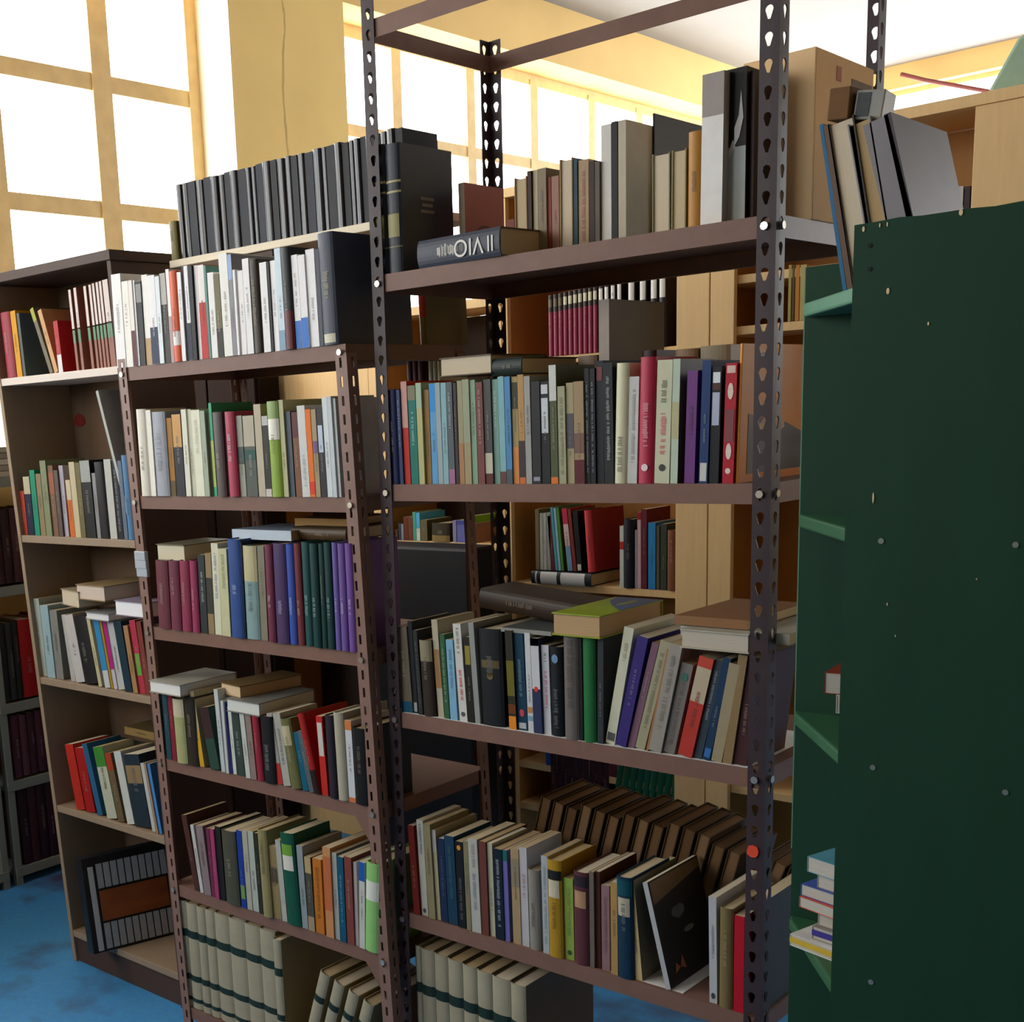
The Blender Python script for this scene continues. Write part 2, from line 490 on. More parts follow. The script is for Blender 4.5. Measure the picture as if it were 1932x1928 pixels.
# ------------------------------------------------------------------ narrow wooden bookcase (leans left)
BK = -0.065
BY0, BY1 = 0.045, 0.30
bc = tag(empty('bookcase', (0, 0, 0)), 'narrow wooden bookcase with brown veneer at the far left of the brown rack', 'bookcase')
BL, BR = -1.472, -0.872
RK = -0.036
def bxl(z): return BL + BK * z
def bxr(z): return -0.900 + RK * z
def bpoly(name, pts, y0, y1, m, bevel=0.0015):
    b = MB(); b.prism(pts, 1, y0, y1); return b.build(name, m, bc, bevel=bevel)
def band(z0, z1, ina, inb):
    return [(bxl(z0) + ina, z0), (bxr(z0) - inb, z0), (bxr(z1) - inb, z1), (bxl(z1) + ina, z1)]
M_back = mat('6c5846', 0.65, 0.1, 9.0, stretch=(8, 8, 0.7), spec=0.15)
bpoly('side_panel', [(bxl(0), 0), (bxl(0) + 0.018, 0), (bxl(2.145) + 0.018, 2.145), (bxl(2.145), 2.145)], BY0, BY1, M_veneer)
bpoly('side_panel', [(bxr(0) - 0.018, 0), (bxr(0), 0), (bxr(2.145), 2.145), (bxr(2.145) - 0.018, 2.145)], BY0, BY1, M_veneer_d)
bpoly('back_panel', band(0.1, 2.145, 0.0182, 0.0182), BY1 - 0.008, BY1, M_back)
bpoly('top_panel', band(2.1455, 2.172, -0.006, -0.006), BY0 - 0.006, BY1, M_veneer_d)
for z in (1.868, 1.392, 0.945, 0.528, 0.108):
    wsh = mat('d8ccc0', 0.5, 0.1, 10.0, stretch=(0.5, 6, 6)) if z > 1.8 else M_veneer
    bpoly('shelf', band(z - 0.022, z, 0.0182, 0.0182), BY0 + 0.002, BY1 - 0.0082, wsh)
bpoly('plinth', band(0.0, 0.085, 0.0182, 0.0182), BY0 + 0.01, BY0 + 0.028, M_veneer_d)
sg = MB(); sg.prism([(-1.53 + 0.03 * math.cos(i * math.pi / 10), 1.725 + 0.03 * math.sin(i * math.pi / 10)) for i in range(11)] + [(-1.54, 1.715), (-1.52, 1.715)], 1, BY1 - 0.0105, BY1 - 0.0085)
tag(sg.build('sticker', mat('7a1c14', 0.6)), 'dark red mushroom shaped sticker on the back of the wooden bookcase', 'sticker')
# grey board leaning in the second compartment
gb = MB(); gb.box(0, 0.012, 0, 0.15, 0, 0.43)
tag(gb.build('board', mat('a8aaa4', 0.6), loc=(-0.995, 0.06, 1.3935), rot=(0, R(-16), 0), bevel=0.001), 'pale grey board leaning inside the wooden bookcase beside the rack post', 'board')
# framed picture panel leaning at the foot of the bookcase
pf = tag(empty('picture_panel', (-1.238, -0.03, 0.1095), (R(-10), 0, R(74))), 'dark framed picture panel with white strips leaning at the bookcase foot', 'picture panel')
b_ = MB(); b_.box(0, 0.30, 0.0, 0.055, 0, 0.30); b_.build('panel', mat('17171a', 0.4, 0.15), pf, bevel=0.003)
b_ = MB(); b_.box(0.045, 0.27, -0.002, 0.0, 0.095, 0.19); b_.build('photo_band', mat('8a4a24', 0.4, 0.6, 7.0, stretch=(1, 1, 3)), pf)
for i in range(10):
    for z0, z1 in ((0.008, 0.088), (0.198, 0.275)):
        b_ = MB(); b_.box(0.045 + i * 0.0235, 0.045 + i * 0.0235 + 0.019, -0.002, 0.0, z0, z1); b_.build('white_strip', mat('9ca0a0', 0.4, 0.2), pf)
b_ = MB(); b_.box(0.018, 0.035, -0.002, 0.0, 0.006, 0.27); b_.build('white_strip', mat('b4b8b8', 0.4, 0.1), pf)

# ------------------------------------------------------------------ grey metal shelves along the windows
GXF, GXB = -2.23, -2.50
for (ya, yb, lab) in ((0.315, 1.25, 'grey metal shelf unit with dark volumes beyond the wooden bookcase'), (-0.66, 0.285, 'grey metal shelf unit nearest the left edge under the windows')):
    g0 = tag(empty('metal_shelf_unit', (GXF, ya, 0)), lab, 'shelf unit')
    for yy in (ya, yb - 0.028):
        for xx in (GXF - 0.028, GXB):
            b_ = MB(); b_.box(xx - GXF, xx + 0.028 - GXF, yy - ya, yy + 0.028 - ya, 0, 1.56); b_.build('post', M_grey, g0, bevel=0.001)
    for z in (0.07, 0.41, 0.71, 1.15, 1.55):
        b_ = MB(); b_.box(GXB + 0.001 - GXF, 0.003, 0.001, yb - ya - 0.001, z - 0.036, z); b_.build('shelf', M_grey, g0, bevel=0.001)
for i in range(5):
    b_ = MB(); b_.box(-2.44, -2.25, 0.40 + 0.004 * (i % 2), 0.62, 1.551 + 0.022 * i, 1.571 + 0.022 * i)
    tag(b_.build('paper_ream', mat(['b0aa9c', '948c80', 'bcb6a8', '8a8478', 'a8a294'][i], 0.8), bevel=0.001), '%s paper bundle from the bottom of the pile on the grey shelf unit' % ['first', 'second', 'third', 'fourth', 'topmost'][i], 'paper', 'paper bundles on the grey shelf unit')

# ------------------------------------------------------------------ pale bookcases behind
def pale_case(name, label, x0, x1, y0, y1, top, shelves, lw, rw, back=True, bm_=None):
    e = tag(empty(name, (x0, y0, 0)), label, 'bookcase')
    def pt(n, a, b, c, d, z0, z1, m=M_pale):
        q = MB(); q.box(a - x0, b - x0, c - y0, d - y0, z0, z1); return q.build(n, m, e, bevel=0.0015)
    pt('side_panel', x0, x0 + 0.02, y0 + 0.02, y1, 0, top, M_pale2)
    pt('side_panel', x1 - 0.02, x1, y0 + 0.02, y1, 0, top, M_pale2)
    pt('stile', x0, x0 + lw, y0, y0 + 0.0195, 0, top)
    pt('stile', x1 - rw, x1, y0, y0 + 0.0195, 0, top)
    pt('top_panel', x0, x1, y0 - 0.005, y1, top + 0.0005, top + 0.03)
    if back: pt('back_panel', x0 + 0.02, x1 - 0.02, y1 - 0.006, y1, 0.08, top, bm_ or M_pale2)
    for z in shelves: pt('shelf', x0 + 0.0205, x1 - 0.0205, y0 + 0.0205, y1 - 0.0065, z - 0.025, z - 0.0005)
    pt('plinth', x0 + lw, x1 - rw, y0 + 0.021, y0 + 0.04, 0, 0.09)
    return e
pale_case('bookcase', 'pale wood bookcase standing behind the tall front rack', -0.757, 0.0, 1.5, 1.80, 1.97 + 0.42, [ZW1, ZW2, ZW3, ZW4, 2.2], 0.022, 0.107)
pale_case('bookcase', 'pale wood bookcase behind the rack and green unit at the right', 0.004, 0.92, 1.5, 1.80, 2.39, [ZR, ZR2, 1.45, 1.0, 0.5], 0.075, 0.20)
pale_case('bookcase', 'pale wood bookcase glimpsed between the two metal racks', -1.329, -0.762, 1.5, 1.80, 2.05, [Z0, 0.8, 0.4, 1.66], 0.022, 0.022, True, mat('3a2c22', 0.7))
w0 = pale_case('bookcase', 'pale wood bookcase with a broad board behind the brown rack', -2.02, -1.333, 1.5, 1.80, 2.05, [1.2, 0.8, 0.4], 0.022, 0.045, True, mat('3a2c22', 0.7))
b_ = MB(); b_.box(0.023, 0.641, 0.0, 0.0195, 1.70, 2.049); b_.build('apron_board', M_pale, w0, bevel=0.0015)
ts = MB()
ts.prism([(0.72, 2.4212), (1.15, 2.4212), (1.15, 2.56), (0.84, 2.57), (0.79, 2.545)], 1, 1.56, 1.62)
tag(ts.build('foam_board', mat('9cb8a0', 0.8), bevel=0.01), 'pale green board on top of the right pale bookcase', 'board')
# dark cupboard behind the left rack
dc = tag(empty('cupboard', (-2.42, 1.36, 0)), 'dark brown wooden cupboard standing behind the brown rack', 'cupboard')
b_ = MB(); b_.box(0, 0.59, 0.0, 0.11, 0, 1.95); b_.build('body', mat('241a15', 0.8, 0.12, 9.0, stretch=(6, 6, 0.6), spec=0.05), dc, bevel=0.003)
for xx in (0.01, 0.3):
    b_ = MB(); b_.box(xx, xx + 0.28, -0.016, -0.0005, 0.05, 1.93); b_.build('door', mat('261b16', 0.8, 0.12, 9.0, stretch=(6, 6, 0.6), spec=0.05), dc, bevel=0.003)
# black crate standing low behind the gap
bx = MB(); bx.box(-1.18, -0.735, 1.25, 1.40, 0, 1.25)
tag(bx.build('storage_chest', mat('0d0c11', 0.6), bevel=0.01), 'black chest standing behind the gap between the racks', 'chest')

# ------------------------------------------------------------------ green shelf unit on the right
gu = tag(empty('shelf_unit', (1.14, -0.25, 0)), 'dark green wooden shelf unit with a broad side panel at the right', 'shelf unit')
def gpart(n, mb, m, bevel=0.0): return mb.build(n, m, gu, loc=(-1.14, 0.25, 0), bevel=bevel)
b_ = MB()
top_pts = [(1.139, 0.0), (1.137, 1.9215)]
xs = [1.139 + 0.03 * i for i in range(30)]
jag = [1.9215 + rnd.uniform(-0.0025, 0.002) for _ in xs]
b_.prism([(1.139, 0.0)] + [(2.0, 0.0)] + [(x, z) for x, z in reversed(list(zip(xs, jag)))], 1, -0.27, -0.25)
gpart('side_panel', b_, M_green)
b_ = MB(); b_.box(0.953, 1.85, 0.0, 0.02, 0, 1.90); gpart('side_panel', b_, M_green)
b_ = MB(); b_.box(0.951, 0.9528, 0.0, 0.02, 0.9, 1.90); gpart('edge_strip', b_, M_greenedge)  # light on the panel's edge, painted as a paler green strip
for z in (1.842, 1.498, 1.155, 0.775, 0.30):
    b_ = MB()
    b_.prism([(0.954, -0.001), (0.96, -0.02), (1.135, -0.243), (1.142, -0.2495), (1.85, -0.2495), (1.85, -0.001)], 2, z - 0.022, z)
    gpart('shelf', b_, M_greenedge if z > 1.8 else mat('2c5a3c', 0.5, 0.15, 12.0), 0.004)
b_ = MB(); b_.box(1.852, 1.87, -0.25, 0.0, 0, 1.9); gpart('back_panel', b_, M_green)
# screws, chips and scratches of the panel
def disc(n, x, z, r, m, sq=1.0):
    b = MB(); b.prism([(x + r * math.cos(2 * math.pi * i / 10), z + r * sq * math.sin(2 * math.pi * i / 10)) for i in range(10)], 1, -0.2712, -0.2698)
    return gpart(n, b, m)
M_screw = mat('8a9690', 0.35, 0.1, metal=0.6)
disc('screw', 1.1910, 1.4850, 0.0042, M_screw, 1.0)
disc('screw', 1.3660, 1.4850, 0.0042, M_screw, 1.0)
disc('screw', 1.1910, 1.1510, 0.0042, M_screw, 1.0)
disc('screw', 1.3710, 1.1440, 0.0042, M_screw, 1.0)
disc('screw', 1.2000, 0.8140, 0.0042, M_screw, 1.0)
disc('screw', 1.1610, 1.8910, 0.0030, mat('0c1814', 0.8), 1.0)
disc('screw', 1.1620, 1.8600, 0.0030, mat('0c1814', 0.8), 1.0)
disc('paint_chip', 1.1880, 1.8280, 0.0022, M_chip, 2.0)
disc('paint_chip', 1.2430, 1.7800, 0.0012, M_chip, 2.0)
disc('paint_chip', 1.1520, 1.9140, 0.0018, M_chip, 2.0)
disc('paint_chip', 1.1740, 1.9160, 0.0010, M_chip, 3.0)
disc('paint_chip', 1.1840, 1.9160, 0.0010, M_chip, 3.0)
disc('paint_chip', 1.2780, 1.9180, 0.0026, M_chip, 1.6)
disc('paint_chip', 1.1780, 1.5460, 0.0012, M_chip, 6.5)
disc('paint_chip', 1.2030, 1.3950, 0.0009, M_chip, 2.5)
disc('paint_chip', 1.3200, 1.4370, 0.0008, M_chip, 1.5)
disc('paint_chip', 1.2160, 1.3500, 0.0006, M_chip, 3.0)

# ------------------------------------------------------------------ magazines inside the green unit
def slab(name, label, cat, group, loc, size, rotz, hx, strip=None, topc=None):
    e = tag(empty(name, loc, (0, 0, R(rotz))), label, cat, group)
    w, d, h = size
    b = MB(); b.box(0, w, 0, d, 0.001, h - 0.001); b.build('page_block', mat('b8b4a8', 0.8, 0.12, 8.0, stretch=(2, 2, 90)), e)
    b = MB(); b.box(-0.001, w + 0.001, -0.001, d + 0.001, h - 0.001, h); b.box(-0.001, w + 0.001, -0.001, d + 0.001, 0, 0.001)
    b.box(-0.001, 0.0, -0.001, d + 0.001, 0.001, h - 0.001)
    b.build('cover', mat(topc or hx, 0.4, 0.35, 22.0), e)
    if strip:
        b = MB(); b.box(-0.0016, w + 0.001, -0.0016, -0.001, h * 0.3, h * 0.75); b.build('edge_strip', mat(strip, 0.5), e)
    return e
gm = 'magazines on the green unit'
mz = 0.7755
for i, (h, dx, dy, rz, c, s_, l) in enumerate([
    (0.021, 1.012, -0.13, 24, 'd8d4d0', 'c8a82c', 'lowest white magazine with yellow edge, sticking out furthest'),
    (0.023, 1.05, -0.13, 20, '8a827a', '3c3088', 'second magazine from the bottom with a violet edge'),
    (0.023, 1.055, -0.12, 22, 'b8aea6', None, 'third magazine from the bottom, pale beige'),
    (0.019, 1.022, -0.12, 26, 'c8503c', None, 'fourth magazine with red corner sticking out'),
    (0.020, 1.022, -0.115, 24, '4a60a8', None, 'fifth magazine with blue and red corner'),
    (0.023, 1.05, -0.115, 24, 'a8a098', None, 'sixth magazine, grey brown, under the colourful one'),
    (0.027, 1.032, -0.115, 26, '5c9cb0', None, 'topmost magazine with a blue and violet picture cover')]):
    slab('magazine', l + ', green unit stack', 'magazine', gm, (dx, dy, mz), (0.2, 0.1, h), -rz + 10, c, s_)
    mz += h + 0.0006
mz = 1.1555
for h, dx, c, l in ((0.03, 1.12, 'd4d4cc', 'lower white booklet'), (0.03, 1.07, 'd8d8d0', 'upper white booklet'), (0.035, 1.05, '8a3020', 'dark red cased book')):
    slab('booklet', l + ' in the small stack on the green unit', 'booklet', 'booklets on the green unit', (dx, -0.11, mz), (0.2, 0.095, h), 6, c)
    mz += h + 0.0006
# small carton and a photo card box resting on the leaning books
cb = MB(); cb.box(0, 0.034, 0, 0.05, 0, 0.046)
tag(cb.build('carton', mat('6a4a26', 0.8), loc=(1.006, -0.06, 2.108), rot=(0, R(5), R(-4)), bevel=0.002), 'small brown carton resting on the leaning cream books', 'carton')
pc = tag(empty('photo_box', (1.044, -0.055, 2.103), (0, R(8), R(6))), 'small box with grey photo print resting on the leaning books', 'box')
b_ = MB(); b_.box(0, 0.042, 0, 0.06, 0, 0.042); b_.build('body', mat('a0a4a0', 0.6), pc, bevel=0.002)
b_ = MB(); b_.box(0.003, 0.022, -0.001, -0.0003, 0.004, 0.038); b_.build('photo_print', mat('4a5256', 0.5, 0.5, 60.0), pc)

# ------------------------------------------------------------------ cardboard box on the tall rack
cbx = tag(empty('cardboard_box', (0.768, 0.142, MZ['z1'])), 'large tan cardboard box on the right end of the tall rack', 'box')
b_ = MB(); b_.box(0, 0.131, 0, 0.25, 0.0005, 0.28); b_.build('body', M_card, cbx, bevel=0.002)
b_ = MB(); b_.box(0.1312, 0.1318, 0.085, 0.105, 0.238, 0.262); b_.build('print_mark', mat('b05c3c', 0.7), cbx)
b_ = MB(); b_.box(0.1312, 0.1318, 0.15, 0.24, 0.185, 0.25); b_.build('print_smudge', mat('7c6a54', 0.8), cbx)
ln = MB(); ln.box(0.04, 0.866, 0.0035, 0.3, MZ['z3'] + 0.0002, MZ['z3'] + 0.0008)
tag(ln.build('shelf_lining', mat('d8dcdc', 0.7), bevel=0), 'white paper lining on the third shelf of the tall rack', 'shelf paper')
# loose white sheet on the fourth shelf of the tall rack
sh = MB(); sh.box(0.56, 0.735, 0.012, 0.19, MZ['z4'] + 0.0004, MZ['z4'] + 0.0016)
tag(sh.build('paper_sheet', M_white), 'white paper sheet lying on the tall rack fourth shelf', 'paper')

# ------------------------------------------------------------------ books
BOOKS = [
["paperback","tall plain white paperback on the top shelf of the left brown rack","books on the left rack top shelf",[-0.8643,-0.0447,1.8552],[0,0.8,0],[0.0384,0.1322,0.2341],"f4f2ec",None,"p",[],0],
["paperback","short white paperback on the top shelf of the left brown rack","books on the left rack top shelf",[-0.8249,-0.0432,1.8549],[0,0.43,0],[0.0271,0.1452,0.213],"efece0",None,"p",[],0],
["paperback","white and maroon paperback on the top shelf of the left brown rack","books on the left rack top shelf",[-0.7917,-0.0467,1.8548],[0,0.44,0],[0.0154,0.1327,0.2122],"e6e0da",None,"p",[["b",0,0.42,"5a2030"]],0],
["booklet","thin white booklet on the top shelf of the left brown rack","books on the left rack top shelf",[-0.7753,-0.044,1.8547],[0,0.38,0],[0.0065,0.1367,0.2109],"eeeeea",None,"p",[],0],
["book","black spine with grey top on the top shelf of the left brown rack","books on the left rack top shelf",[-0.7678,-0.0426,1.8549],[0,0.55,0],[0.0218,0.1419,0.2068],"2a2a2e",None,"p",[["b",0.75,0.97,"8a8a8a"]],0],
["book","white spine with tan foot on the top shelf of the left brown rack","books on the left rack top shelf",[-0.745,-0.0401,1.855],[0,0.72,0],[0.0222,0.1387,0.2204],"f0ece2",None,"p",[["b",0,0.3,"b89a70"]],0],
["book","white spine with navy foot on the top shelf of the left brown rack","books on the left rack top shelf",[-0.7144,-0.0459,1.8549],[0,0.36,0],[0.0292,0.1545,0.2148],"eceef2",None,"p",[["b",0,0.42,"26304c"]],0],
["paperback","pale blue white paperback on the top shelf of the left brown rack","books on the left rack top shelf",[-0.6843,-0.0457,1.8548],[0,0.42,0],[0.0167,0.1412,0.2097],"dfe8ee",None,"p",[],0],
["book","charcoal spine with pale head on the top shelf of the left brown rack","books on the left rack top shelf",[-0.6666,-0.0431,1.8547],[0,0.12,0],[0.0223,0.1362,0.2157],"3c3c38",None,"p",[["b",0.65,1,"b0b0a8"]],0],
["paperback","slim white paperback on the top shelf of the left brown rack","books on the left rack top shelf",[-0.6433,-0.0422,1.8547],[0,0.15,0],[0.0124,0.1476,0.2228],"f0eeea",None,"p",[["b",0,0.5,"b09a9a"]],0],
["book","orange red spine with white band, left brown rack top shelf","books on the left rack top shelf",[-0.6279,-0.0438,1.8549],[0,0.41,0],[0.0275,0.151,0.2154],"d8603c",None,"h",[["b",0.18,0.34,"e8e4e0"]],0],
["book","slim white spine beside the orange one, left brown rack top shelf","books on the left rack top shelf",[-0.5972,-0.0452,1.8547],[0,0.2,0],[0.0141,0.1563,0.2104],"f0f0f0",None,"p",[],0],
["book","slim navy spine on the top shelf of the left brown rack","books on the left rack top shelf",[-0.5821,-0.0418,1.8547],[0,0.39,0],[0.0075,0.1335,0.2225],"1a2030",None,"p",[],0],
["book","white spine with dark foot on the top shelf of the left brown rack","books on the left rack top shelf",[-0.571,-0.044,1.8547],[0,-0.04,0],[0.0139,0.1447,0.2223],"eceef0",None,"p",[["b",0,0.4,"1c2434"]],0],
["book","slim black spine on the top shelf of the left brown rack","books on the left rack top shelf",[-0.5529,-0.0467,1.8547],[0,0.17,0],[0.0142,0.1472,0.2199],"14161c",None,"p",[],0],
["paperback","bright white paperback on the top shelf of the left brown rack","books on the left rack top shelf",[-0.5377,-0.0408,1.8547],[0,0.17,0],[0.0114,0.1478,0.2193],"f2f0ee",None,"p",[],0],
["book","white spine with red lower half, left brown rack top shelf","books on the left rack top shelf",[-0.5227,-0.0429,1.8548],[0,0.18,0],[0.0232,0.1583,0.2181],"c02820",None,"p",[["b",0.6,1,"eae4de"]],0],
["booklet","thin teal booklet on the top shelf of the left brown rack","books on the left rack top shelf",[-0.4974,-0.0436,1.8547],[0,-0.31,0],[0.0082,0.151,0.2153],"5a8a80",None,"p",[],0],
["paperback","thick white paperback on the top shelf of the left brown rack","books on the left rack top shelf",[-0.4882,-0.0424,1.8547],[0,0.07,0],[0.0217,0.1385,0.1969],"f4f2e8",None,"p",[],0],
["book","olive spine with dark foot on the top shelf of the left brown rack","books on the left rack top shelf",[-0.4631,-0.0442,1.8547],[0,-0.43,0],[0.0205,0.1439,0.1912],"6a6646",None,"p",[["b",0,0.35,"2c2c24"]],0],
["volume","tall cream white volume on the top shelf of the left brown rack","books on the left rack top shelf",[-0.4385,-0.0458,1.8547],[0,-0.4,0],[0.0293,0.153,0.2339],"f2efe4",None,"p",[],0],
["book","tall grey spine on the top shelf of the left brown rack","books on the left rack top shelf",[-0.4075,-0.046,1.8547],[0,-0.37,0],[0.0136,0.1561,0.2287],"8a8a90",None,"p",[["b",0.75,1,"9ab0d8"]],0],
["book","first narrow white spine, left brown rack top shelf","books on the left rack top shelf",[-0.392,-0.0464,1.8547],[0,-0.34,0],[0.0074,0.1565,0.193],"f0eeec",None,"p",[],0],
["book","second narrow white spine, left brown rack top shelf","books on the left rack top shelf",[-0.3836,-0.0412,1.8547],[0,-0.44,0],[0.004,0.1425,0.1916],"eeecea",None,"p",[],0],
["paperback","white paperback with thin stripes on the top shelf of the left brown rack","books on the left rack top shelf",[-0.3769,-0.0444,1.8547],[0,-0.15,0],[0.0156,0.1345,0.1885],"efe9e6",None,"p",[],0],
["paperback","tall white paperback on the top shelf of the left brown rack","books on the left rack top shelf",[-0.3574,-0.0457,1.8547],[0,-0.53,0],[0.0215,0.1445,0.2129],"f2f0ec",None,"p",[],0],
["volume","mottled dark brown volume on the top shelf of the left brown rack","books on the left rack top shelf",[-0.3349,-0.0428,1.8547],[0,-0.77,0],[0.0282,0.1426,0.2079],"33291f",None,"h",[["t",0.3,0.8,"7a6a40"]],0],
["paperback","broad white paperback on the top shelf of the left brown rack","books on the left rack top shelf",[-0.3023,-0.0444,1.8547],[0,-0.36,0],[0.0227,0.1507,0.198],"f0efee",None,"p",[],0],
["book","slim dark spine on the top shelf of the left brown rack","books on the left rack top shelf",[-0.2786,-0.0433,1.8547],[0,-0.55,0],[0.0071,0.1316,0.1967],"2c2628",None,"p",[],0],
["volume","white volume right of a slim dark spine, left brown rack top shelf","books on the left rack top shelf",[-0.2705,-0.0407,1.8547],[0,-0.45,0],[0.0162,0.1539,0.1988],"f4f4f4",None,"p",[],0],
["volume","tall pale blue volume on the top shelf of the left brown rack","books on the left rack top shelf",[-0.2491,-0.0442,1.8547],[0,-0.93,0],[0.0192,0.149,0.2225],"cfe0ee",None,"p",[["b",0,0.2,"8aa6bc"]],0],
["book","tall black spine with maroon foot, left brown rack top shelf","books on the left rack top shelf",[-0.2261,-0.0465,1.8547],[0,-0.9,0],[0.0292,0.1349,0.2202],"23282a",None,"h",[["b",0,0.38,"5a1c20"]],0],
["book","white spine with blue foot on the top shelf of the left brown rack","books on the left rack top shelf",[-0.1954,-0.0446,1.8547],[0,-1.09,0],[0.0187,0.1345,0.2018],"f2f4f8",None,"p",[["b",0,0.3,"3c74c0"]],0],
["volume","white volume with blue lower stripe, left brown rack top shelf","books on the left rack top shelf",[-0.1735,-0.0462,1.8547],[0,-1.17,0],[0.0208,0.1562,0.1986],"f2f4f8",None,"p",[["b",0,0.33,"3a78cc"]],0],
["volume","wide white volume on the top shelf of the left brown rack","books on the left rack top shelf",[-0.1517,-0.0426,1.8547],[0,-1.1,0],[0.0262,0.1404,0.2081],"f6f6f8",None,"p",[],0],
["book","thin slate spine on the top shelf of the left brown rack","books on the left rack top shelf",[-0.1224,-0.0444,1.8547],[0,-0.89,0],[0.0118,0.1598,0.2048],"4a4e56",None,"p",[],0],
["ledger","large dark slate ledger with cream base label, left brown rack top shelf","books on the left rack top shelf",[-0.1096,-0.0437,1.8547],[0,-1.32,0],[0.0444,0.25,0.2357],"434a58",None,"h",[["l",0.02,0.1,"c9c8b0"],["t",0.42,0.66,"a09868"]],0],
["volume","thick ivory volume on the second shelf of the left brown rack","books on the left rack second shelf",[-0.8004,-0.0445,1.5237],[0,0.47,0],[0.0386,0.1348,0.223],"d8d4c4",None,"h",[],0],
["paperback","white paperback on the second shelf of the left brown rack","books on the left rack second shelf",[-0.7577,-0.0468,1.5234],[0,0.23,0],[0.0191,0.1344,0.2194],"e6e3d6",None,"p",[],0],
["volume","fat silver grey volume on the second shelf of the left brown rack","books on the left rack second shelf",[-0.7376,-0.0431,1.5236],[0,0.22,0],[0.053,0.1594,0.2133],"9a9fa8",None,"h",[["t",0.3,0.75,"7c828c"]],0],
["book","ochre brown spine on the second shelf of the left brown rack","books on the left rack second shelf",[-0.6835,-0.0409,1.5234],[0,-0.05,0],[0.0207,0.141,0.1967],"9a6a28",None,"p",[["b",0,0.2,"5a4a24"]],0],
["book","navy spine with orange cream head, left brown rack second shelf","books on the left rack second shelf",[-0.6542,-0.0458,1.5234],[0,0.02,0],[0.0336,0.1534,0.2045],"2a2a32",None,"p",[["b",0.6,1,"c89a5a"]],0],
["paperback","first cream paperback, left brown rack second shelf","books on the left rack second shelf",[-0.6185,-0.0446,1.5234],[0,0.09,0],[0.019,0.1595,0.2153],"dcdccb",None,"p",[],0],
["paperback","second cream paperback, left brown rack second shelf","books on the left rack second shelf",[-0.5985,-0.041,1.5234],[0,-0.0,0],[0.0141,0.1522,0.2146],"c4c4ac",None,"p",[],0],
["volume","cream volume with faint title on the second shelf of the left brown rack","books on the left rack second shelf",[-0.578,-0.0454,1.5234],[0,-0.26,0],[0.0319,0.1309,0.2119],"dedfc8",None,"p",[["t",0.5,0.9,"b0b09a"]],0],
["paperback","sage grey paperback on the second shelf of the left brown rack","books on the left rack second shelf",[-0.5427,-0.0468,1.5234],[0,-0.34,0],[0.0174,0.1508,0.2088],"a2ac98",None,"p",[],0],
["book","thin olive spine on the second shelf of the left brown rack","books on the left rack second shelf",[-0.5243,-0.0403,1.5234],[0,-0.05,0],[0.0065,0.1596,0.2047],"4c4c38",None,"p",[],0],
["booklet","thin bright green booklet on the second shelf of the left brown rack","books on the left rack second shelf",[-0.515,-0.0403,1.5234],[0,-0.46,0],[0.0102,0.1368,0.2263],"49a37c",None,"p",[["b",0.1,0.6,"a8b860"]],0],
["volume","brown grey double volume on the second shelf of the left brown rack","books on the left rack second shelf",[-0.4959,-0.0456,1.5234],[0,-0.32,0],[0.0333,0.157,0.2034],"5b5250",None,"h",[],0],
["book","thin black spine on the second shelf of the left brown rack","books on the left rack second shelf",[-0.4617,-0.0411,1.5234],[0,-0.36,0],[0.004,0.154,0.1987],"241c20",None,"p",[],0],
["volume","crimson volume with silver label on the second shelf of the left brown rack","books on the left rack second shelf",[-0.4507,-0.0464,1.5234],[0,-0.29,0],[0.0334,0.1535,0.2026],"a83a52",None,"h",[["t",0.42,0.75,"b8b0b4"]],0],
["book","pale mottled spine on the second shelf of the left brown rack","books on the left rack second shelf",[-0.4163,-0.0417,1.5234],[0,-0.76,0],[0.0209,0.1537,0.1918],"9a9a8c",None,"p",[["b",0.4,0.62,"4c5654"]],0],
["book","green mottled spine with cream head, left brown rack second shelf","books on the left rack second shelf",[-0.3895,-0.0446,1.5234],[0,-0.42,0],[0.0378,0.1419,0.1907],"525a54",None,"p",[["b",0.62,1,"b4ac98"],["b",0.45,0.58,"24544c"]],0],
["pamphlet","tall buff pamphlet pair on the second shelf of the left brown rack","books on the left rack second shelf",[-0.3486,-0.0441,1.5234],[0,-0.66,0],[0.0234,0.1351,0.2156],"b9ae97",None,"p",[],0],
["book","black spine with white foot on the second shelf of the left brown rack","books on the left rack second shelf",[-0.3211,-0.0461,1.5234],[0,-0.59,0],[0.0196,0.1542,0.1881],"2e2e2e",None,"p",[["b",0,0.1,"c8c0bc"],["b",0.88,1,"b8b8b8"]],0],
["volume","lime green volume with white band, left brown rack second shelf","books on the left rack second shelf",[-0.3001,-0.0459,1.5234],[0,-0.6,0],[0.0368,0.1497,0.22],"86a43a",None,"h",[["b",0.6,0.82,"e8e6d8"],["b",0.82,1,"90a86a"]],0],
["volume","pale olive slim volume on the second shelf of the left brown rack","books on the left rack second shelf",[-0.2623,-0.0445,1.5234],[0,-1.13,0],[0.0156,0.1304,0.2216],"b4b48a",None,"p",[],0],
["book","slate blue spine on the second shelf of the left brown rack","books on the left rack second shelf",[-0.2456,-0.0402,1.5234],[0,-1.05,0],[0.0159,0.158,0.1949],"4a5560",None,"p",[],0],
["book","brown spine with maroon head on the second shelf of the left brown rack","books on the left rack second shelf",[-0.222,-0.0439,1.5234],[0,-0.92,0],[0.0187,0.1363,0.1924],"7a5238",None,"p",[["b",0.7,1,"5c2c30"]],0],
["paperback","grey white paperback on the second shelf of the left brown rack","books on the left rack second shelf",[-0.2005,-0.0452,1.5234],[0,-1.27,0],[0.0245,0.1476,0.2059],"cfd0cc",None,"p",[["t",0.1,0.5,"8aa4b0"]],0],
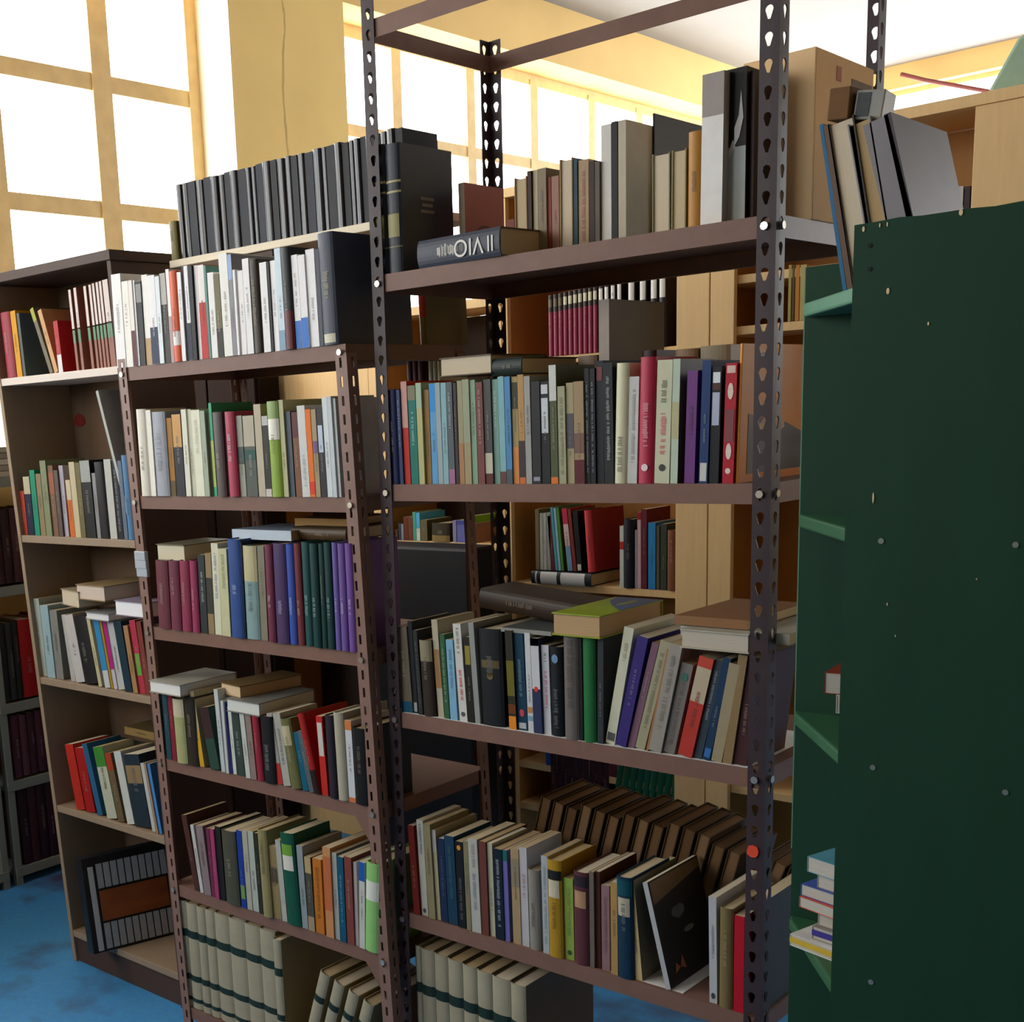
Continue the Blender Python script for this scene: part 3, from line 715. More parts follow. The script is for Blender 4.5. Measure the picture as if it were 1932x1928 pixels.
["book","bright orange spine on the second shelf of the left brown rack","books on the left rack second shelf",[-0.1746,-0.0451,1.5234],[0,-1.42,0],[0.0159,0.1573,0.1969],"e0701c",None,"p",[["b",0.03,0.18,"d83c1c"]],0],
["book","tan spine with purple patch on the second shelf of the left brown rack","books on the left rack second shelf",[-0.1576,-0.0445,1.5234],[0,-1.24,0],[0.0148,0.1571,0.1962],"a09070",None,"p",[["l",0.5,0.64,"6a4890"]],0],
["book","black spine with pale blue label, left brown rack second shelf","books on the left rack second shelf",[-0.1409,-0.044,1.5234],[0,-1.29,0],[0.0185,0.146,0.2001],"2c2a2e",None,"p",[["l",0.5,0.8,"b4c4d8"]],0],
["pamphlet","first tall white pamphlet, left brown rack second shelf","books on the left rack second shelf",[-0.1214,-0.0433,1.5234],[0,-1.4,0],[0.0152,0.1355,0.2205],"d0d8da",None,"p",[],0],
["pamphlet","tall pale grey pamphlet on the second shelf of the left brown rack","books on the left rack second shelf",[-0.1012,-0.0469,1.5234],[0,-1.59,0],[0.0119,0.1442,0.2219],"c2cacc",None,"p",[],0],
["pamphlet","second tall white pamphlet, left brown rack second shelf","books on the left rack second shelf",[-0.0883,-0.0419,1.5234],[0,-1.59,0],[0.0075,0.1456,0.2173],"d2d8d8",None,"p",[],0],
["volume","first dull maroon volume, left brown rack third shelf","books on the left rack third shelf",[-0.7718,-0.0431,1.1751],[0,1.44,0],[0.0495,0.1468,0.1807],"6a3540",None,"h",[],0],
["volume","second dull maroon volume, left brown rack third shelf","books on the left rack third shelf",[-0.7155,-0.0452,1.1751],[0,1.67,0],[0.0408,0.1452,0.1832],"6e3446",None,"h",[],0],
["volume","third dull maroon volume, left brown rack third shelf","books on the left rack third shelf",[-0.6733,-0.043,1.175],[0,1.67,0],[0.0373,0.1433,0.1846],"8a3650",None,"h",[],0],
["volume","raspberry maroon volume on the third shelf of the left brown rack","books on the left rack third shelf",[-0.632,-0.0427,1.1745],[0,1.35,0],[0.028,0.1508,0.1862],"95385a",None,"h",[],0],
["paperback","black mottled paperback on the third shelf of the left brown rack","books on the left rack third shelf",[-0.5975,-0.0438,1.1744],[0,1.22,0],[0.0253,0.1582,0.2022],"2c3434",None,"p",[["t",0.4,0.8,"a0a8a4"]],0],
["paperback","tan mottled paperback on the third shelf of the left brown rack","books on the left rack third shelf",[-0.5712,-0.0421,1.1744],[0,1.43,0],[0.0226,0.1378,0.2066],"8d7a58",None,"p",[["b",0.25,0.7,"3a3a34"]],0],
["book","cream spine with blue lettering on the third shelf of the left brown rack","books on the left rack third shelf",[-0.5435,-0.043,1.1744],[0,1.27,0],[0.0247,0.1341,0.2329],"cfcfb6",None,"p",[["t",0.4,0.9,"6a7ea8"]],0],
["book","cream green spine on the third shelf of the left brown rack","books on the left rack third shelf",[-0.5135,-0.0461,1.1743],[0,0.82,0],[0.0318,0.1372,0.2206],"c0be98",None,"p",[["t",0.55,0.95,"7a9468"]],0],
["volume","bright blue volume on the third shelf of the left brown rack","books on the left rack third shelf",[-0.4753,-0.0464,1.1748],[0,1.14,0],[0.0452,0.1569,0.2459],"2c4c88",None,"h",[["t",0.45,0.55,"a0b0c8"]],0],
["booklet","thin navy booklet on the third shelf of the left brown rack","books on the left rack third shelf",[-0.4291,-0.0459,1.174],[0,0.96,0],[0.004,0.1343,0.2401],"1c2438",None,"p",[],0],
["volume","teal volume with cream head on the third shelf of the left brown rack","books on the left rack third shelf",[-0.4264,-0.0408,1.1745],[0,0.71,0],[0.0496,0.1586,0.2308],"7f9c9c",None,"h",[["b",0.62,1,"bcb48c"]],0],
["book","stone grey spine on the third shelf of the left brown rack","books on the left rack third shelf",[-0.3705,-0.0442,1.1743],[0,0.96,0],[0.0229,0.155,0.2313],"7f7a68",None,"p",[],0],
["volume","burgundy volume on the third shelf of the left brown rack","books on the left rack third shelf",[-0.3413,-0.0458,1.1742],[0,0.66,0],[0.0255,0.1402,0.2358],"6e3048",None,"h",[["t",0.35,0.5,"b8a0a8"]],0],
["volume","thick dark purple volume on the third shelf of the left brown rack","books on the left rack third shelf",[-0.3122,-0.0456,1.1743],[0,0.63,0],[0.042,0.1306,0.24],"46345e",None,"h",[["t",0.3,0.45,"a098b0"]],0],
["volume","royal blue volume on the third shelf of the left brown rack","books on the left rack third shelf",[-0.2692,-0.0431,1.174],[0,0.21,0],[0.0247,0.1399,0.2394],"3850a4",None,"h",[["t",0.3,0.5,"a0b0d0"]],0],
["volume","red brown volume on the third shelf of the left brown rack","books on the left rack third shelf",[-0.2425,-0.0426,1.1739],[0,0.09,0],[0.0216,0.1596,0.2418],"6c2f34",None,"h",[["t",0.3,0.45,"b09080"]],0],
["volume","first dark teal volume, left brown rack third shelf","books on the left rack third shelf",[-0.2177,-0.0414,1.1739],[0,0.06,0],[0.0243,0.138,0.2457],"1e4c4c",None,"h",[["t",0.3,0.5,"90a8a4"]],0],
["volume","second dark teal volume, left brown rack third shelf","books on the left rack third shelf",[-0.1868,-0.0467,1.1739],[0,0.12,0],[0.0248,0.1339,0.2439],"143c3a",None,"h",[["t",0.3,0.5,"90a8a4"]],0],
["volume","third dark teal volume, left brown rack third shelf","books on the left rack third shelf",[-0.161,-0.044,1.174],[0,0.26,0],[0.0167,0.1378,0.2437],"123634",None,"h",[],0],
["volume","fourth dark teal volume, left brown rack third shelf","books on the left rack third shelf",[-0.1408,-0.0459,1.1739],[0,0.08,0],[0.0214,0.151,0.2478],"143a38",None,"h",[["t",0.3,0.5,"90a8a4"]],0],
["volume","first violet volume, left brown rack third shelf","books on the left rack third shelf",[-0.1147,-0.0463,1.1739],[0,0.05,0],[0.0158,0.1428,0.2477],"66589a",None,"h",[["t",0.35,0.5,"b8a8c8"]],0],
["volume","second violet volume, left brown rack third shelf","books on the left rack third shelf",[-0.0963,-0.0464,1.1739],[0,0.01,0],[0.0209,0.154,0.2465],"6a4f92",None,"h",[["t",0.35,0.5,"b8a8c8"]],0],
["volume","third violet volume, left brown rack third shelf","books on the left rack third shelf",[-0.0722,-0.0464,1.1739],[0,-0.32,0],[0.0209,0.1559,0.2472],"6e4c96",None,"h",[["t",0.35,0.5,"b8a8c8"]],0],
["paperback","dark teal paperback on the fourth shelf of the left brown rack","books on the left rack fourth shelf",[-0.7799,-0.0438,0.8102],[0,-0.85,0],[0.0209,0.1578,0.1932],"1f4450",None,"p",[],0],
["volume","dark red slim volume on the fourth shelf of the left brown rack","books on the left rack fourth shelf",[-0.7545,-0.0451,0.8102],[0,-0.88,0],[0.0189,0.1372,0.1925],"7a2230",None,"p",[],0],
["volume","olive green volume with cream head, left brown rack fourth shelf","books on the left rack fourth shelf",[-0.7319,-0.0462,0.8102],[0,-0.93,0],[0.0445,0.1361,0.1764],"a0a270",None,"h",[["b",0.72,1,"c4bc9c"]],0],
["volume","dark brown volume on the fourth shelf of the left brown rack","books on the left rack fourth shelf",[-0.6863,-0.0448,0.8102],[0,-0.31,0],[0.0425,0.1387,0.1892],"2c2620",None,"h",[],0],
["book","cream spine with yellow foot on the fourth shelf of the left brown rack","books on the left rack fourth shelf",[-0.6402,-0.0434,0.8102],[0,-6.74,0],[0.017,0.1404,0.2042],"b8a880",None,"p",[["b",0,0.48,"c89a24"]],0],
["paperback","dark green paperback on the fourth shelf of the left brown rack","books on the left rack fourth shelf",[-0.5939,-0.0468,0.8102],[0,-10.42,0],[0.0361,0.152,0.1666],"2a463c",None,"p",[["b",0.5,1,"3a2426"]],0],
["booklet","tall pale grey booklet on the fourth shelf of the left brown rack","books on the left rack fourth shelf",[-0.5562,-0.0431,0.8102],[0,-2.58,0],[0.0152,0.158,0.2193],"b8c0c0",None,"p",[],0],
["booklet","thin white booklet on the fourth shelf of the left brown rack","books on the left rack fourth shelf",[-0.5335,-0.0462,0.8102],[0,-1.46,0],[0.01,0.1449,0.1925],"b8bcbc",None,"p",[],0],
["volume","indigo slim volume on the fourth shelf of the left brown rack","books on the left rack fourth shelf",[-0.5226,-0.0411,0.8102],[0,-3.83,0],[0.0093,0.1506,0.188],"30387a",None,"p",[],0],
["paperback","white slim paperback on the fourth shelf of the left brown rack","books on the left rack fourth shelf",[-0.5122,-0.0401,0.8102],[0,-2.52,0],[0.0128,0.1512,0.179],"c4c8c0",None,"p",[],0],
["volume","dark grey green volume on the fourth shelf of the left brown rack","books on the left rack fourth shelf",[-0.4918,-0.0425,0.8102],[0,-4.02,0],[0.0267,0.1316,0.171],"34423c",None,"p",[["t",0.3,0.7,"8a948c"]],0],
["paperback","pale grey paperback on the fourth shelf of the left brown rack","books on the left rack fourth shelf",[-0.4576,-0.046,0.8102],[0,-3.9,0],[0.017,0.1377,0.1724],"bcc0b8",None,"p",[],0],
["paperback","taupe paperback on the fourth shelf of the left brown rack","books on the left rack fourth shelf",[-0.4386,-0.0458,0.8102],[0,-3.26,0],[0.0204,0.1561,0.1713],"86766e",None,"p",[],0],
["volume","crimson volume on the fourth shelf of the left brown rack","books on the left rack fourth shelf",[-0.4172,-0.0423,0.8102],[0,-3.06,0],[0.0238,0.1388,0.1695],"92283a",None,"h",[],0],
["volume","wide black volume on the fourth shelf of the left brown rack","books on the left rack fourth shelf",[-0.3892,-0.0437,0.8102],[0,-1.22,0],[0.0415,0.1379,0.1723],"1a1a1c",None,"h",[["t",0.2,0.6,"808080"]],0],
["book","grey spine with red edge on the fourth shelf of the left brown rack","books on the left rack fourth shelf",[-0.3467,-0.0402,0.8102],[0,-8.48,0],[0.0197,0.1373,0.181],"a09c98",None,"p",[["b",0.0,0.3,"b03028"]],0],
["paperback","mottled grey paperback on the fourth shelf of the left brown rack","books on the left rack fourth shelf",[-0.3251,-0.0402,0.8102],[0,-8.04,0],[0.0255,0.13,0.184],"a6a69c",None,"p",[["t",0.3,0.8,"6c6c66"]],0],
["volume","olive volume with cream patch on the fourth shelf of the left brown rack","books on the left rack fourth shelf",[-0.2917,-0.0443,0.8102],[0,-9.21,0],[0.0354,0.136,0.1753],"66683e",None,"h",[["l",0.62,0.9,"b4ac88"]],0],
["booklet","petrol blue booklet on the fourth shelf of the left brown rack","books on the left rack fourth shelf",[-0.2541,-0.0434,0.8102],[0,-9.44,0],[0.02,0.1327,0.1459],"0f5a72",None,"p",[],0],
["booklet","grey blue booklet on the fourth shelf of the left brown rack","books on the left rack fourth shelf",[-0.2307,-0.0442,0.8102],[0,-11.95,0],[0.015,0.1391,0.153],"566064",None,"p",[],0],
["volume","leaning red volume on the fourth shelf of the left brown rack","books on the left rack fourth shelf",[-0.2125,-0.0453,0.8102],[0,-12.9,0],[0.0211,0.1525,0.1984],"9c1a1a",None,"h",[["b",0,0.3,"2a1414"]],0],
["book","red spine with white label on the fourth shelf of the left brown rack","books on the left rack fourth shelf",[-0.1894,-0.0423,0.8102],[0,-2.63,0],[0.0205,0.1417,0.1953],"b82820",None,"p",[["l",0.5,0.92,"c4c0b8"]],0],
["volume","aubergine black volume on the fourth shelf of the left brown rack","books on the left rack fourth shelf",[-0.1606,-0.0447,0.8102],[0,-1.07,0],[0.0248,0.1517,0.2033],"2a2430",None,"h",[],0],
["volume","grey cream volume on the fourth shelf of the left brown rack","books on the left rack fourth shelf",[-0.1336,-0.0424,0.8102],[0,-1.42,0],[0.0308,0.1568,0.2128],"a8a490",None,"h",[],0],
["book","white spine with orange ends on the fourth shelf of the left brown rack","books on the left rack fourth shelf",[-0.0996,-0.0426,0.8102],[0,-1.19,0],[0.0207,0.1342,0.1976],"c4c8cc",None,"p",[["b",0.88,1,"c87840"],["b",0,0.06,"c87040"]],0],
["volume","black volume beside the rack post, left brown rack fourth shelf","books on the left rack fourth shelf",[-0.0759,-0.0433,0.8102],[0,-0.71,0],[0.042,0.1541,0.1846],"121212",None,"h",[],0],
["book","leaning brown board book on the fifth shelf of the left brown rack","books on the left rack fifth shelf",[-0.7042,-0.0412,0.4476],[0,-9.76,0],[0.0211,0.1505,0.2132],"4a2a24",None,"p",[],0],
["booklet","slim white leaning booklet on the fifth shelf of the left brown rack","books on the left rack fifth shelf",[-0.6793,-0.0421,0.4476],[0,-7.31,0],[0.0135,0.134,0.1908],"bcbcb8",None,"p",[],0],
["volume","pinkish grey volume on the fifth shelf of the left brown rack","books on the left rack fifth shelf",[-0.6599,-0.0444,0.4476],[0,-5.18,0],[0.0288,0.1468,0.1945],"857678",None,"p",[],0],
["volume","plum volume on the fifth shelf of the left brown rack","books on the left rack fifth shelf",[-0.63,-0.0426,0.4476],[0,-2.28,0],[0.0128,0.1447,0.193],"6c2c4a",None,"p",[],0],
["volume","magenta volume on the fifth shelf of the left brown rack","books on the left rack fifth shelf",[-0.6112,-0.0469,0.4476],[0,-1.71,0],[0.0156,0.1451,0.1965],"9a3c66",None,"p",[],0],
["volume","black volume on the fifth shelf of the left brown rack","books on the left rack fifth shelf",[-0.5945,-0.0432,0.4476],[0,-1.51,0],[0.0216,0.1521,0.206],"1e1f1e",None,"p",[],0],
["volume","thick dark olive volume on the fifth shelf of the left brown rack","books on the left rack fifth shelf",[-0.5669,-0.0452,0.4476],[0,-0.88,0],[0.054,0.1519,0.2051],"4a4a3c",None,"h",[],0],
["volume","bright blue volume with green patch, left brown rack fifth shelf","books on the left rack fifth shelf",[-0.5076,-0.0455,0.4476],[0,-0.91,0],[0.0197,0.1448,0.2129],"1c3a90",None,"p",[["l",0.12,0.3,"6a9040"]],0],
["paperback","pale stone paperback on the fifth shelf of the left brown rack","books on the left rack fifth shelf",[-0.4865,-0.0443,0.4476],[0,-1.16,0],[0.0197,0.153,0.2158],"a8a898",None,"p",[],0],
["paperback","pale grey green paperback on the fifth shelf of the left brown rack","books on the left rack fifth shelf",[-0.4658,-0.0426,0.4476],[0,-1.52,0],[0.0225,0.1344,0.219],"aab2a6",None,"p",[],0],
["volume","thin black volume on the fifth shelf of the left brown rack","books on the left rack fifth shelf",[-0.438,-0.0452,0.4476],[0,-1.43,0],[0.0131,0.147,0.2187],"2c2e26",None,"p",[],0],
["volume","khaki volume on the fifth shelf of the left brown rack","books on the left rack fifth shelf",[-0.4211,-0.0469,0.4476],[0,-1.25,0],[0.0331,0.1502,0.2336],"90885c",None,"h",[["t",0.5,0.9,"6c6844"]],0],
["paperback","tan mottled paperback on the fifth shelf of the left brown rack","books on the left rack fifth shelf",[-0.387,-0.0421,0.4476],[0,-1.6,0],[0.0275,0.1455,0.1943],"8a7a54",None,"p",[["l",0.5,0.7,"4a4234"]],0],
["paperback","light grey paperback on the fifth shelf of the left brown rack","books on the left rack fifth shelf",[-0.3551,-0.0437,0.4476],[0,-2.7,0],[0.0184,0.1568,0.2158],"a8aca4",None,"p",[],0],
["volume","dark green volume with white label, left brown rack fifth shelf","books on the left rack fifth shelf",[-0.3311,-0.0456,0.4476],[0,-2.91,0],[0.0477,0.1305,0.2424],"11503c",None,"h",[["l",0.6,0.76,"d0d0c4"],["l",0.76,0.88,"6a9a30"]],0],
["paperback","blue grey paperback on the fifth shelf of the left brown rack","books on the left rack fifth shelf",[-0.2823,-0.0437,0.4476],[0,-1.85,0],[0.0205,0.1435,0.2166],"8a9498",None,"p",[],0],
["book","dark spine with tan head on the fifth shelf of the left brown rack","books on the left rack fifth shelf",[-0.2578,-0.0451,0.4476],[0,-1.02,0],[0.0216,0.1363,0.194],"4a4a40",None,"p",[["b",0.78,1,"b09c70"],["b",0,0.2,"a08c70"]],0],
["volume","amber orange volume on the fifth shelf of the left brown rack","books on the left rack fifth shelf",[-0.2353,-0.0429,0.4476],[0,-0.04,0],[0.0293,0.1586,0.1945],"b87020",None,"p",[["t",0.2,0.9,"7a4a18"]],0],
["volume","peach orange volume on the fifth shelf of the left brown rack","books on the left rack fifth shelf",[-0.1958,-0.046,0.4476],[0,0.14,0],[0.0256,0.1566,0.2329],"c08858",None,"p",[["b",0.3,0.9,"b8683c"]],0],
["volume","light grey volume on the fifth shelf of the left brown rack","books on the left rack fifth shelf",[-0.1692,-0.042,0.4476],[0,0.24,0],[0.0156,0.1446,0.2228],"a0a49c",None,"p",[],0],
["volume","teal blue volume on the fifth shelf of the left brown rack","books on the left rack fifth shelf",[-0.1475,-0.0468,0.4477],[0,0.28,0],[0.0196,0.1435,0.2188],"10506e",None,"p",[["t",0.2,0.8,"6a98a8"]],0],
["volume","brick brown volume on the fifth shelf of the left brown rack","books on the left rack fifth shelf",[-0.1265,-0.0448,0.4477],[0,0.45,0],[0.0231,0.1395,0.2228],"7a4038",None,"p",[],0],
["volume","slim pale pink volume on the fifth shelf of the left brown rack","books on the left rack fifth shelf",[-0.1024,-0.0411,0.4478],[0,1.16,0],[0.01,0.1552,0.2133],"a8a0a0",None,"p",[],0],
["book","white spine with blue head on the fifth shelf of the left brown rack","books on the left rack fifth shelf",[-0.0854,-0.0461,0.4485],[0,2.89,0],[0.0177,0.157,0.2206],"c0c4bc",None,"p",[["b",0.78,1,"1c5cb0"]],0],
["volume","light green volume with white band, left brown rack fifth shelf","books on the left rack fifth shelf",[-0.0668,-0.0449,0.4505],[0,4.14,0],[0.0405,0.16,0.2256],"8cc474",None,"h",[["b",0.58,0.8,"d8dcd0"]],0],
["volume","dark navy volume on the second shelf of the tall front rack","books on the tall rack second shelf",[0.0255,0.0091,1.5484],[0,-0.67,0],[0.0242,0.1428,0.2036],"18244e",None,"h",[],0],
["volume","slim navy volume on the second shelf of the tall front rack","books on the tall rack second shelf",[0.0525,0.0069,1.5484],[0,-0.83,0],[0.0093,0.1331,0.2022],"2a3c66",None,"p",[["t",0.4,0.9,"90a0b8"]],0],
["book","red spine with pale head on the second shelf of the tall front rack","books on the tall rack second shelf",[0.0629,0.0108,1.5484],[0,-0.71,0],[0.0164,0.1581,0.2191],"bc281c",None,"p",[["b",0.55,1,"c8988c"]],0],
["book","teal spine with olive head on the second shelf of the tall front rack","books on the tall rack second shelf",[0.085,0.0067,1.5484],[0,-0.72,0],[0.0207,0.1453,0.2092],"14746a",None,"p",[["b",0.85,1,"7c7c60"],["t",0.4,0.75,"9ac8c0"]],0],
["book","pale yellow green spine on the second shelf of the tall front rack","books on the tall rack second shelf",[0.1079,0.0063,1.5484],[0,-0.66,0],[0.0148,0.1587,0.2136],"b4b47c",None,"p",[["b",0.75,1,"a0b8a0"]],0],
["book","mustard brown spine on the second shelf of the tall front rack","books on the tall rack second shelf",[0.1237,0.0112,1.5484],[0,-0.44,0],[0.0144,0.1489,0.1985],"8a6a34",None,"p",[],0],
["book","light blue spine with bright head, tall front rack second shelf","books on the tall rack second shelf",[0.1397,0.0114,1.5484],[0,-0.38,0],[0.016,0.1465,0.2103],"5c9ccc",None,"p",[["b",0.72,1,"2c8cd0"]],0],
["book","pale grey blue spine on the second shelf of the tall front rack","books on the tall rack second shelf",[0.1582,0.01,1.5484],[0,-0.83,0],[0.0126,0.152,0.2108],"9aa8a8",None,"p",[],0],
["book","pale aqua spine on the second shelf of the tall front rack","books on the tall rack second shelf",[0.1736,0.0082,1.5484],[0,-0.47,0],[0.0136,0.1493,0.2099],"86b0b8",None,"p",[],0],
["book","grey spine with pink foot on the second shelf of the tall front rack","books on the tall rack second shelf",[0.1901,0.007,1.5484],[0,-0.83,0],[0.0153,0.1578,0.2105],"566064",None,"p",[["b",0,0.15,"a06a8c"],["t",0.55,0.9,"a0b0b0"]],0],
["book","black maroon mottled spine on the second shelf of the tall front rack","books on the tall rack second shelf",[0.2087,0.0059,1.5484],[0,-0.61,0],[0.0081,0.1403,0.208],"332c30",None,"p",[["t",0.45,0.8,"7a6a64"]],0],
["book","khaki cream spine on the second shelf of the tall front rack","books on the tall rack second shelf",[0.2179,0.0071,1.5484],[0,-0.48,0],[0.0127,0.1593,0.2116],"9c9674",None,"p",[["b",0,0.4,"a87c54"]],0],
["book","tan spine with sage head on the second shelf of the tall front rack","books on the tall rack second shelf",[0.232,0.0068,1.5484],[0,-0.52,0],[0.0171,0.139,0.2136],"a29470",None,"p",[["b",0.4,1,"98a084"]],0],
["book","sage green spine on the second shelf of the tall front rack","books on the tall rack second shelf",[0.2501,0.0089,1.5484],[0,-0.65,0],[0.0135,0.135,0.2112],"84a488",None,"p",[],0],
["book","mottled red brown spine on the second shelf of the tall front rack","books on the tall rack second shelf",[0.2673,0.0061,1.5484],[0,-0.75,0],[0.0167,0.1572,0.2061],"764440",None,"p",[["t",0.4,0.95,"a89890"]],0],
["book","dark grey spine with cream foot, tall front rack second shelf","books on the tall rack second shelf",[0.285,0.0085,1.5484],[0,-0.74,0],[0.0183,0.1572,0.2106],"4a4a48",None,"p",[["b",0.1,0.3,"c0bca8"],["b",0,0.1,"5a2a20"]],0],
["book","grey aqua spine on the second shelf of the tall front rack","books on the tall rack second shelf",[0.3044,0.012,1.5484],[0,-0.63,0],[0.0138,0.1342,0.2095],"789c90",None,"p",[["t",0.55,0.9,"b0c4b8"]],0],
["book","light turquoise spine on the second shelf of the tall front rack","books on the tall rack second shelf",[0.3236,0.0063,1.5484],[0,-0.8,0],[0.0145,0.1403,0.2136],"80b2b6",None,"p",[["b",0,0.12,"6a4038"]],0],
["book","mid blue spine on the second shelf of the tall front rack","books on the tall rack second shelf",[0.3399,0.0056,1.5484],[0,-0.73,0],[0.0135,0.1378,0.2127],"4f88ba",None,"p",[["b",0,0.14,"50585c"]],0],
["book","tan mottled spine with orange foot, tall front rack second shelf","books on the tall rack second shelf",[0.3543,0.009,1.5484],[0,-0.41,0],[0.0138,0.1525,0.2118],"a29060",None,"p",[["b",0,0.35,"d08848"],["b",0.7,0.95,"3c3c28"]],0],
["book","tan spine with dark lower half, tall front rack second shelf","books on the tall rack second shelf",[0.3702,0.0079,1.5484],[0,-0.64,0],[0.0141,0.1457,0.2148],"b48e58",None,"p",[["b",0.06,0.4,"3c3034"],["b",0,0.06,"d0703c"]],0],
["book","light grey spine on the second shelf of the tall front rack","books on the tall rack second shelf",[0.3857,0.0076,1.5484],[0,-0.68,0],[0.014,0.1319,0.2112],"a0a09c",None,"p",[],0],
["book","black spine with grey label on the second shelf of the tall front rack","books on the tall rack second shelf",[0.4022,0.0069,1.5484],[0,-0.37,0],[0.0198,0.1338,0.1997],"26282a",None,"p",[["l",0.03,0.07,"9090a0"]],0],
["book","black spine with white panel on the second shelf of the tall front rack","books on the tall rack second shelf",[0.423,0.0085,1.5484],[0,-0.54,0],[0.02,0.1559,0.1985],"202224",None,"p",[["l",0.5,0.84,"c4ccd0"],["l",0.88,0.97,"c8ccd0"]],0],
["book","olive spine with white head on the second shelf of the tall front rack","books on the tall rack second shelf",[0.4462,0.0065,1.5484],[0,-0.71,0],[0.0161,0.1375,0.2285],"4e5638",None,"p",[["b",0.7,1,"ccd0c8"],["b",0,0.06,"d87828"]],0],
["book","grey olive spine on the second shelf of the tall front rack","books on the tall rack second shelf",[0.4635,0.0078,1.5484],[0,-0.63,0],[0.0166,0.1586,0.1871],"a2a282",None,"p",[["t",0.1,0.9,"6c6c54"]],0],
["book","cream mottled spine on the second shelf of the tall front rack","books on the tall rack second shelf",[0.481,0.0109,1.5484],[0,-0.41,0],[0.0158,0.1307,0.1927],"a29a78",None,"p",[["b",0.35,0.7,"55535a"]],0],
["book","tan spine with maroon foot on the second shelf of the tall front rack","books on the tall rack second shelf",[0.5017,0.0052,1.5484],[0,-0.5,0],[0.0218,0.1569,0.1941],"a08a68",None,"p",[["b",0,0.24,"5a2028"],["b",0.3,0.5,"7a5a50"]],0],
["book","first black spine with silver marks, tall front rack second shelf","books on the tall rack second shelf",[0.5246,0.0083,1.5484],[0,-0.56,0],[0.01,0.13,0.2171],"16181c",None,"p",[["t",0.1,0.9,"8a94a0"]],0],
["book","second black spine with silver marks, tall front rack second shelf","books on the tall rack second shelf",[0.5361,0.0077,1.5484],[0,-0.39,0],[0.0107,0.1548,0.2162],"16181c",None,"p",[["t",0.1,0.9,"8a94a0"]],0],
["book","tall black spine with red mark, tall front rack second shelf","books on the tall rack second shelf",[0.5478,0.011,1.5484],[0,-0.36,0],[0.0155,0.1375,0.2295],"1c2028",None,"p",[["l",0.84,0.95,"6a2024"]],0],
["book","tall black silver lettered spine on the second shelf of the tall front rack","books on the tall rack second shelf",[0.5677,0.0058,1.5484],[0,-0.77,0],[0.0198,0.1457,0.2244],"202424",None,"p",[["t",0.2,0.9,"a8b0b4"]],0],
["volume","thick cream volume on the second shelf of the tall front rack","books on the tall rack second shelf",[0.5864,0.0098,1.5492],[0,1.72,0],[0.0264,0.1517,0.2217],"d0cfae",None,"h",[["t",0.1,0.4,"6a6a58"]],0],
["paperback","grey white paperback on the second shelf of the tall front rack","books on the tall rack second shelf",[0.6139,0.0095,1.549],[0,1.63,0],[0.0201,0.1437,0.1958],"c4c8c4",None,"p",[["t",0.2,0.9,"8a8c8c"]],0],
["volume","crimson volume with white lettering on the second shelf of the tall front rack","books on the tall rack second shelf",[0.6385,0.0089,1.5491],[0,1.27,0],[0.0309,0.1535,0.2289],"b02c48",None,"h",[["t",0.3,0.66,"e0b0b8"],["c",0.1,0.16,"e8d8d8"]],0],
["volume","cream volume with red title on the second shelf of the tall front rack","books on the tall rack second shelf",[0.6723,0.0066,1.5493],[0,1.71,0],[0.0303,0.1494,0.2213],"c8caac",None,"p",[["t",0.24,0.58,"c84058"],["t",0.66,0.86,"4c4c40"],["c",0.1,0.16,"30302c"]],0],
["volume","pale mint volume on the second shelf of the tall front rack","books on the tall rack second shelf",[0.7046,0.0071,1.5487],[0,1.31,0],[0.0144,0.1376,0.2217],"b8c8b4","57564c","p",[["b",0.36,0.66,"b8b48c"]],0],
["volume","purple volume on the second shelf of the tall front rack","books on the tall rack second shelf",[0.7313,0.0095,1.549],[0,1.6,0],[0.02,0.1334,0.1992],"6e3a7e",None,"p",[["t",0.4,0.7,"3c2450"]],0],
["book","navy blue spine with white foot, tall front rack second shelf","books on the tall rack second shelf",[0.7621,0.0055,1.5488],[0,1.51,0],[0.0167,0.1475,0.2152],"1c3c6e",None,"p",[["l",0.02,0.17,"c8c8c0"]],0],
["book","black spine with pale panel on the second shelf of the tall front rack","books on the tall rack second shelf",[0.7808,0.0077,1.5488],[0,1.36,0],[0.0179,0.148,0.2038],"1c1e22",None,"p",[["l",0.5,0.78,"b0b8cc"],["l",0.86,0.95,"d8e0e4"],["l",0.8,0.86,"4a2420"]],0],
["book","red spine with white diamonds on the second shelf of the tall front rack","books on the tall rack second shelf",[0.8075,0.0051,1.5489],[0,1.4,0],[0.0206,0.1438,0.2071],"b01c30",None,"p",[["l",0.92,0.98,"e0c0b4"],["c",0.7,0.84,"ecd0c4"],["l",0.35,0.62,"7a3c40"],["c",0.2,0.34,"ecd0c4"],["c",0.08,0.13,"ecd0c4"]],0],
["book","tall orange picture book on the second shelf of the tall front rack","books on the tall rack second shelf",[0.8291,0.0117,1.5485],[0,1.57,0],[0.0051,0.3,0.2394],"f09838","dc8a14","h",[],1],
["book","grey tan spine with blue foot, tall front rack third shelf","books on the tall rack third shelf",[0.0312,0.0083,1.0342],[0,-3.13,0],[0.0324,0.1374,0.197],"6a6050",None,"p",[["b",0,0.13,"15506a"]],0],
["paperback","black paperback on the third shelf of the tall front rack","books on the tall rack third shelf",[0.0646,0.0117,1.0342],[0,-2.9,0],[0.0118,0.1392,0.2108],"22262a",None,"p",[["l",0.02,0.12,"a0a0a0"]],0],
["book","black grey slim spine on the third shelf of the tall front rack","books on the tall rack third shelf",[0.084,0.0052,1.0342],[0,-3.0,0],[0.0116,0.1502,0.1926],"2c2e2e",None,"p",[["t",0.1,0.9,"606464"]],0],
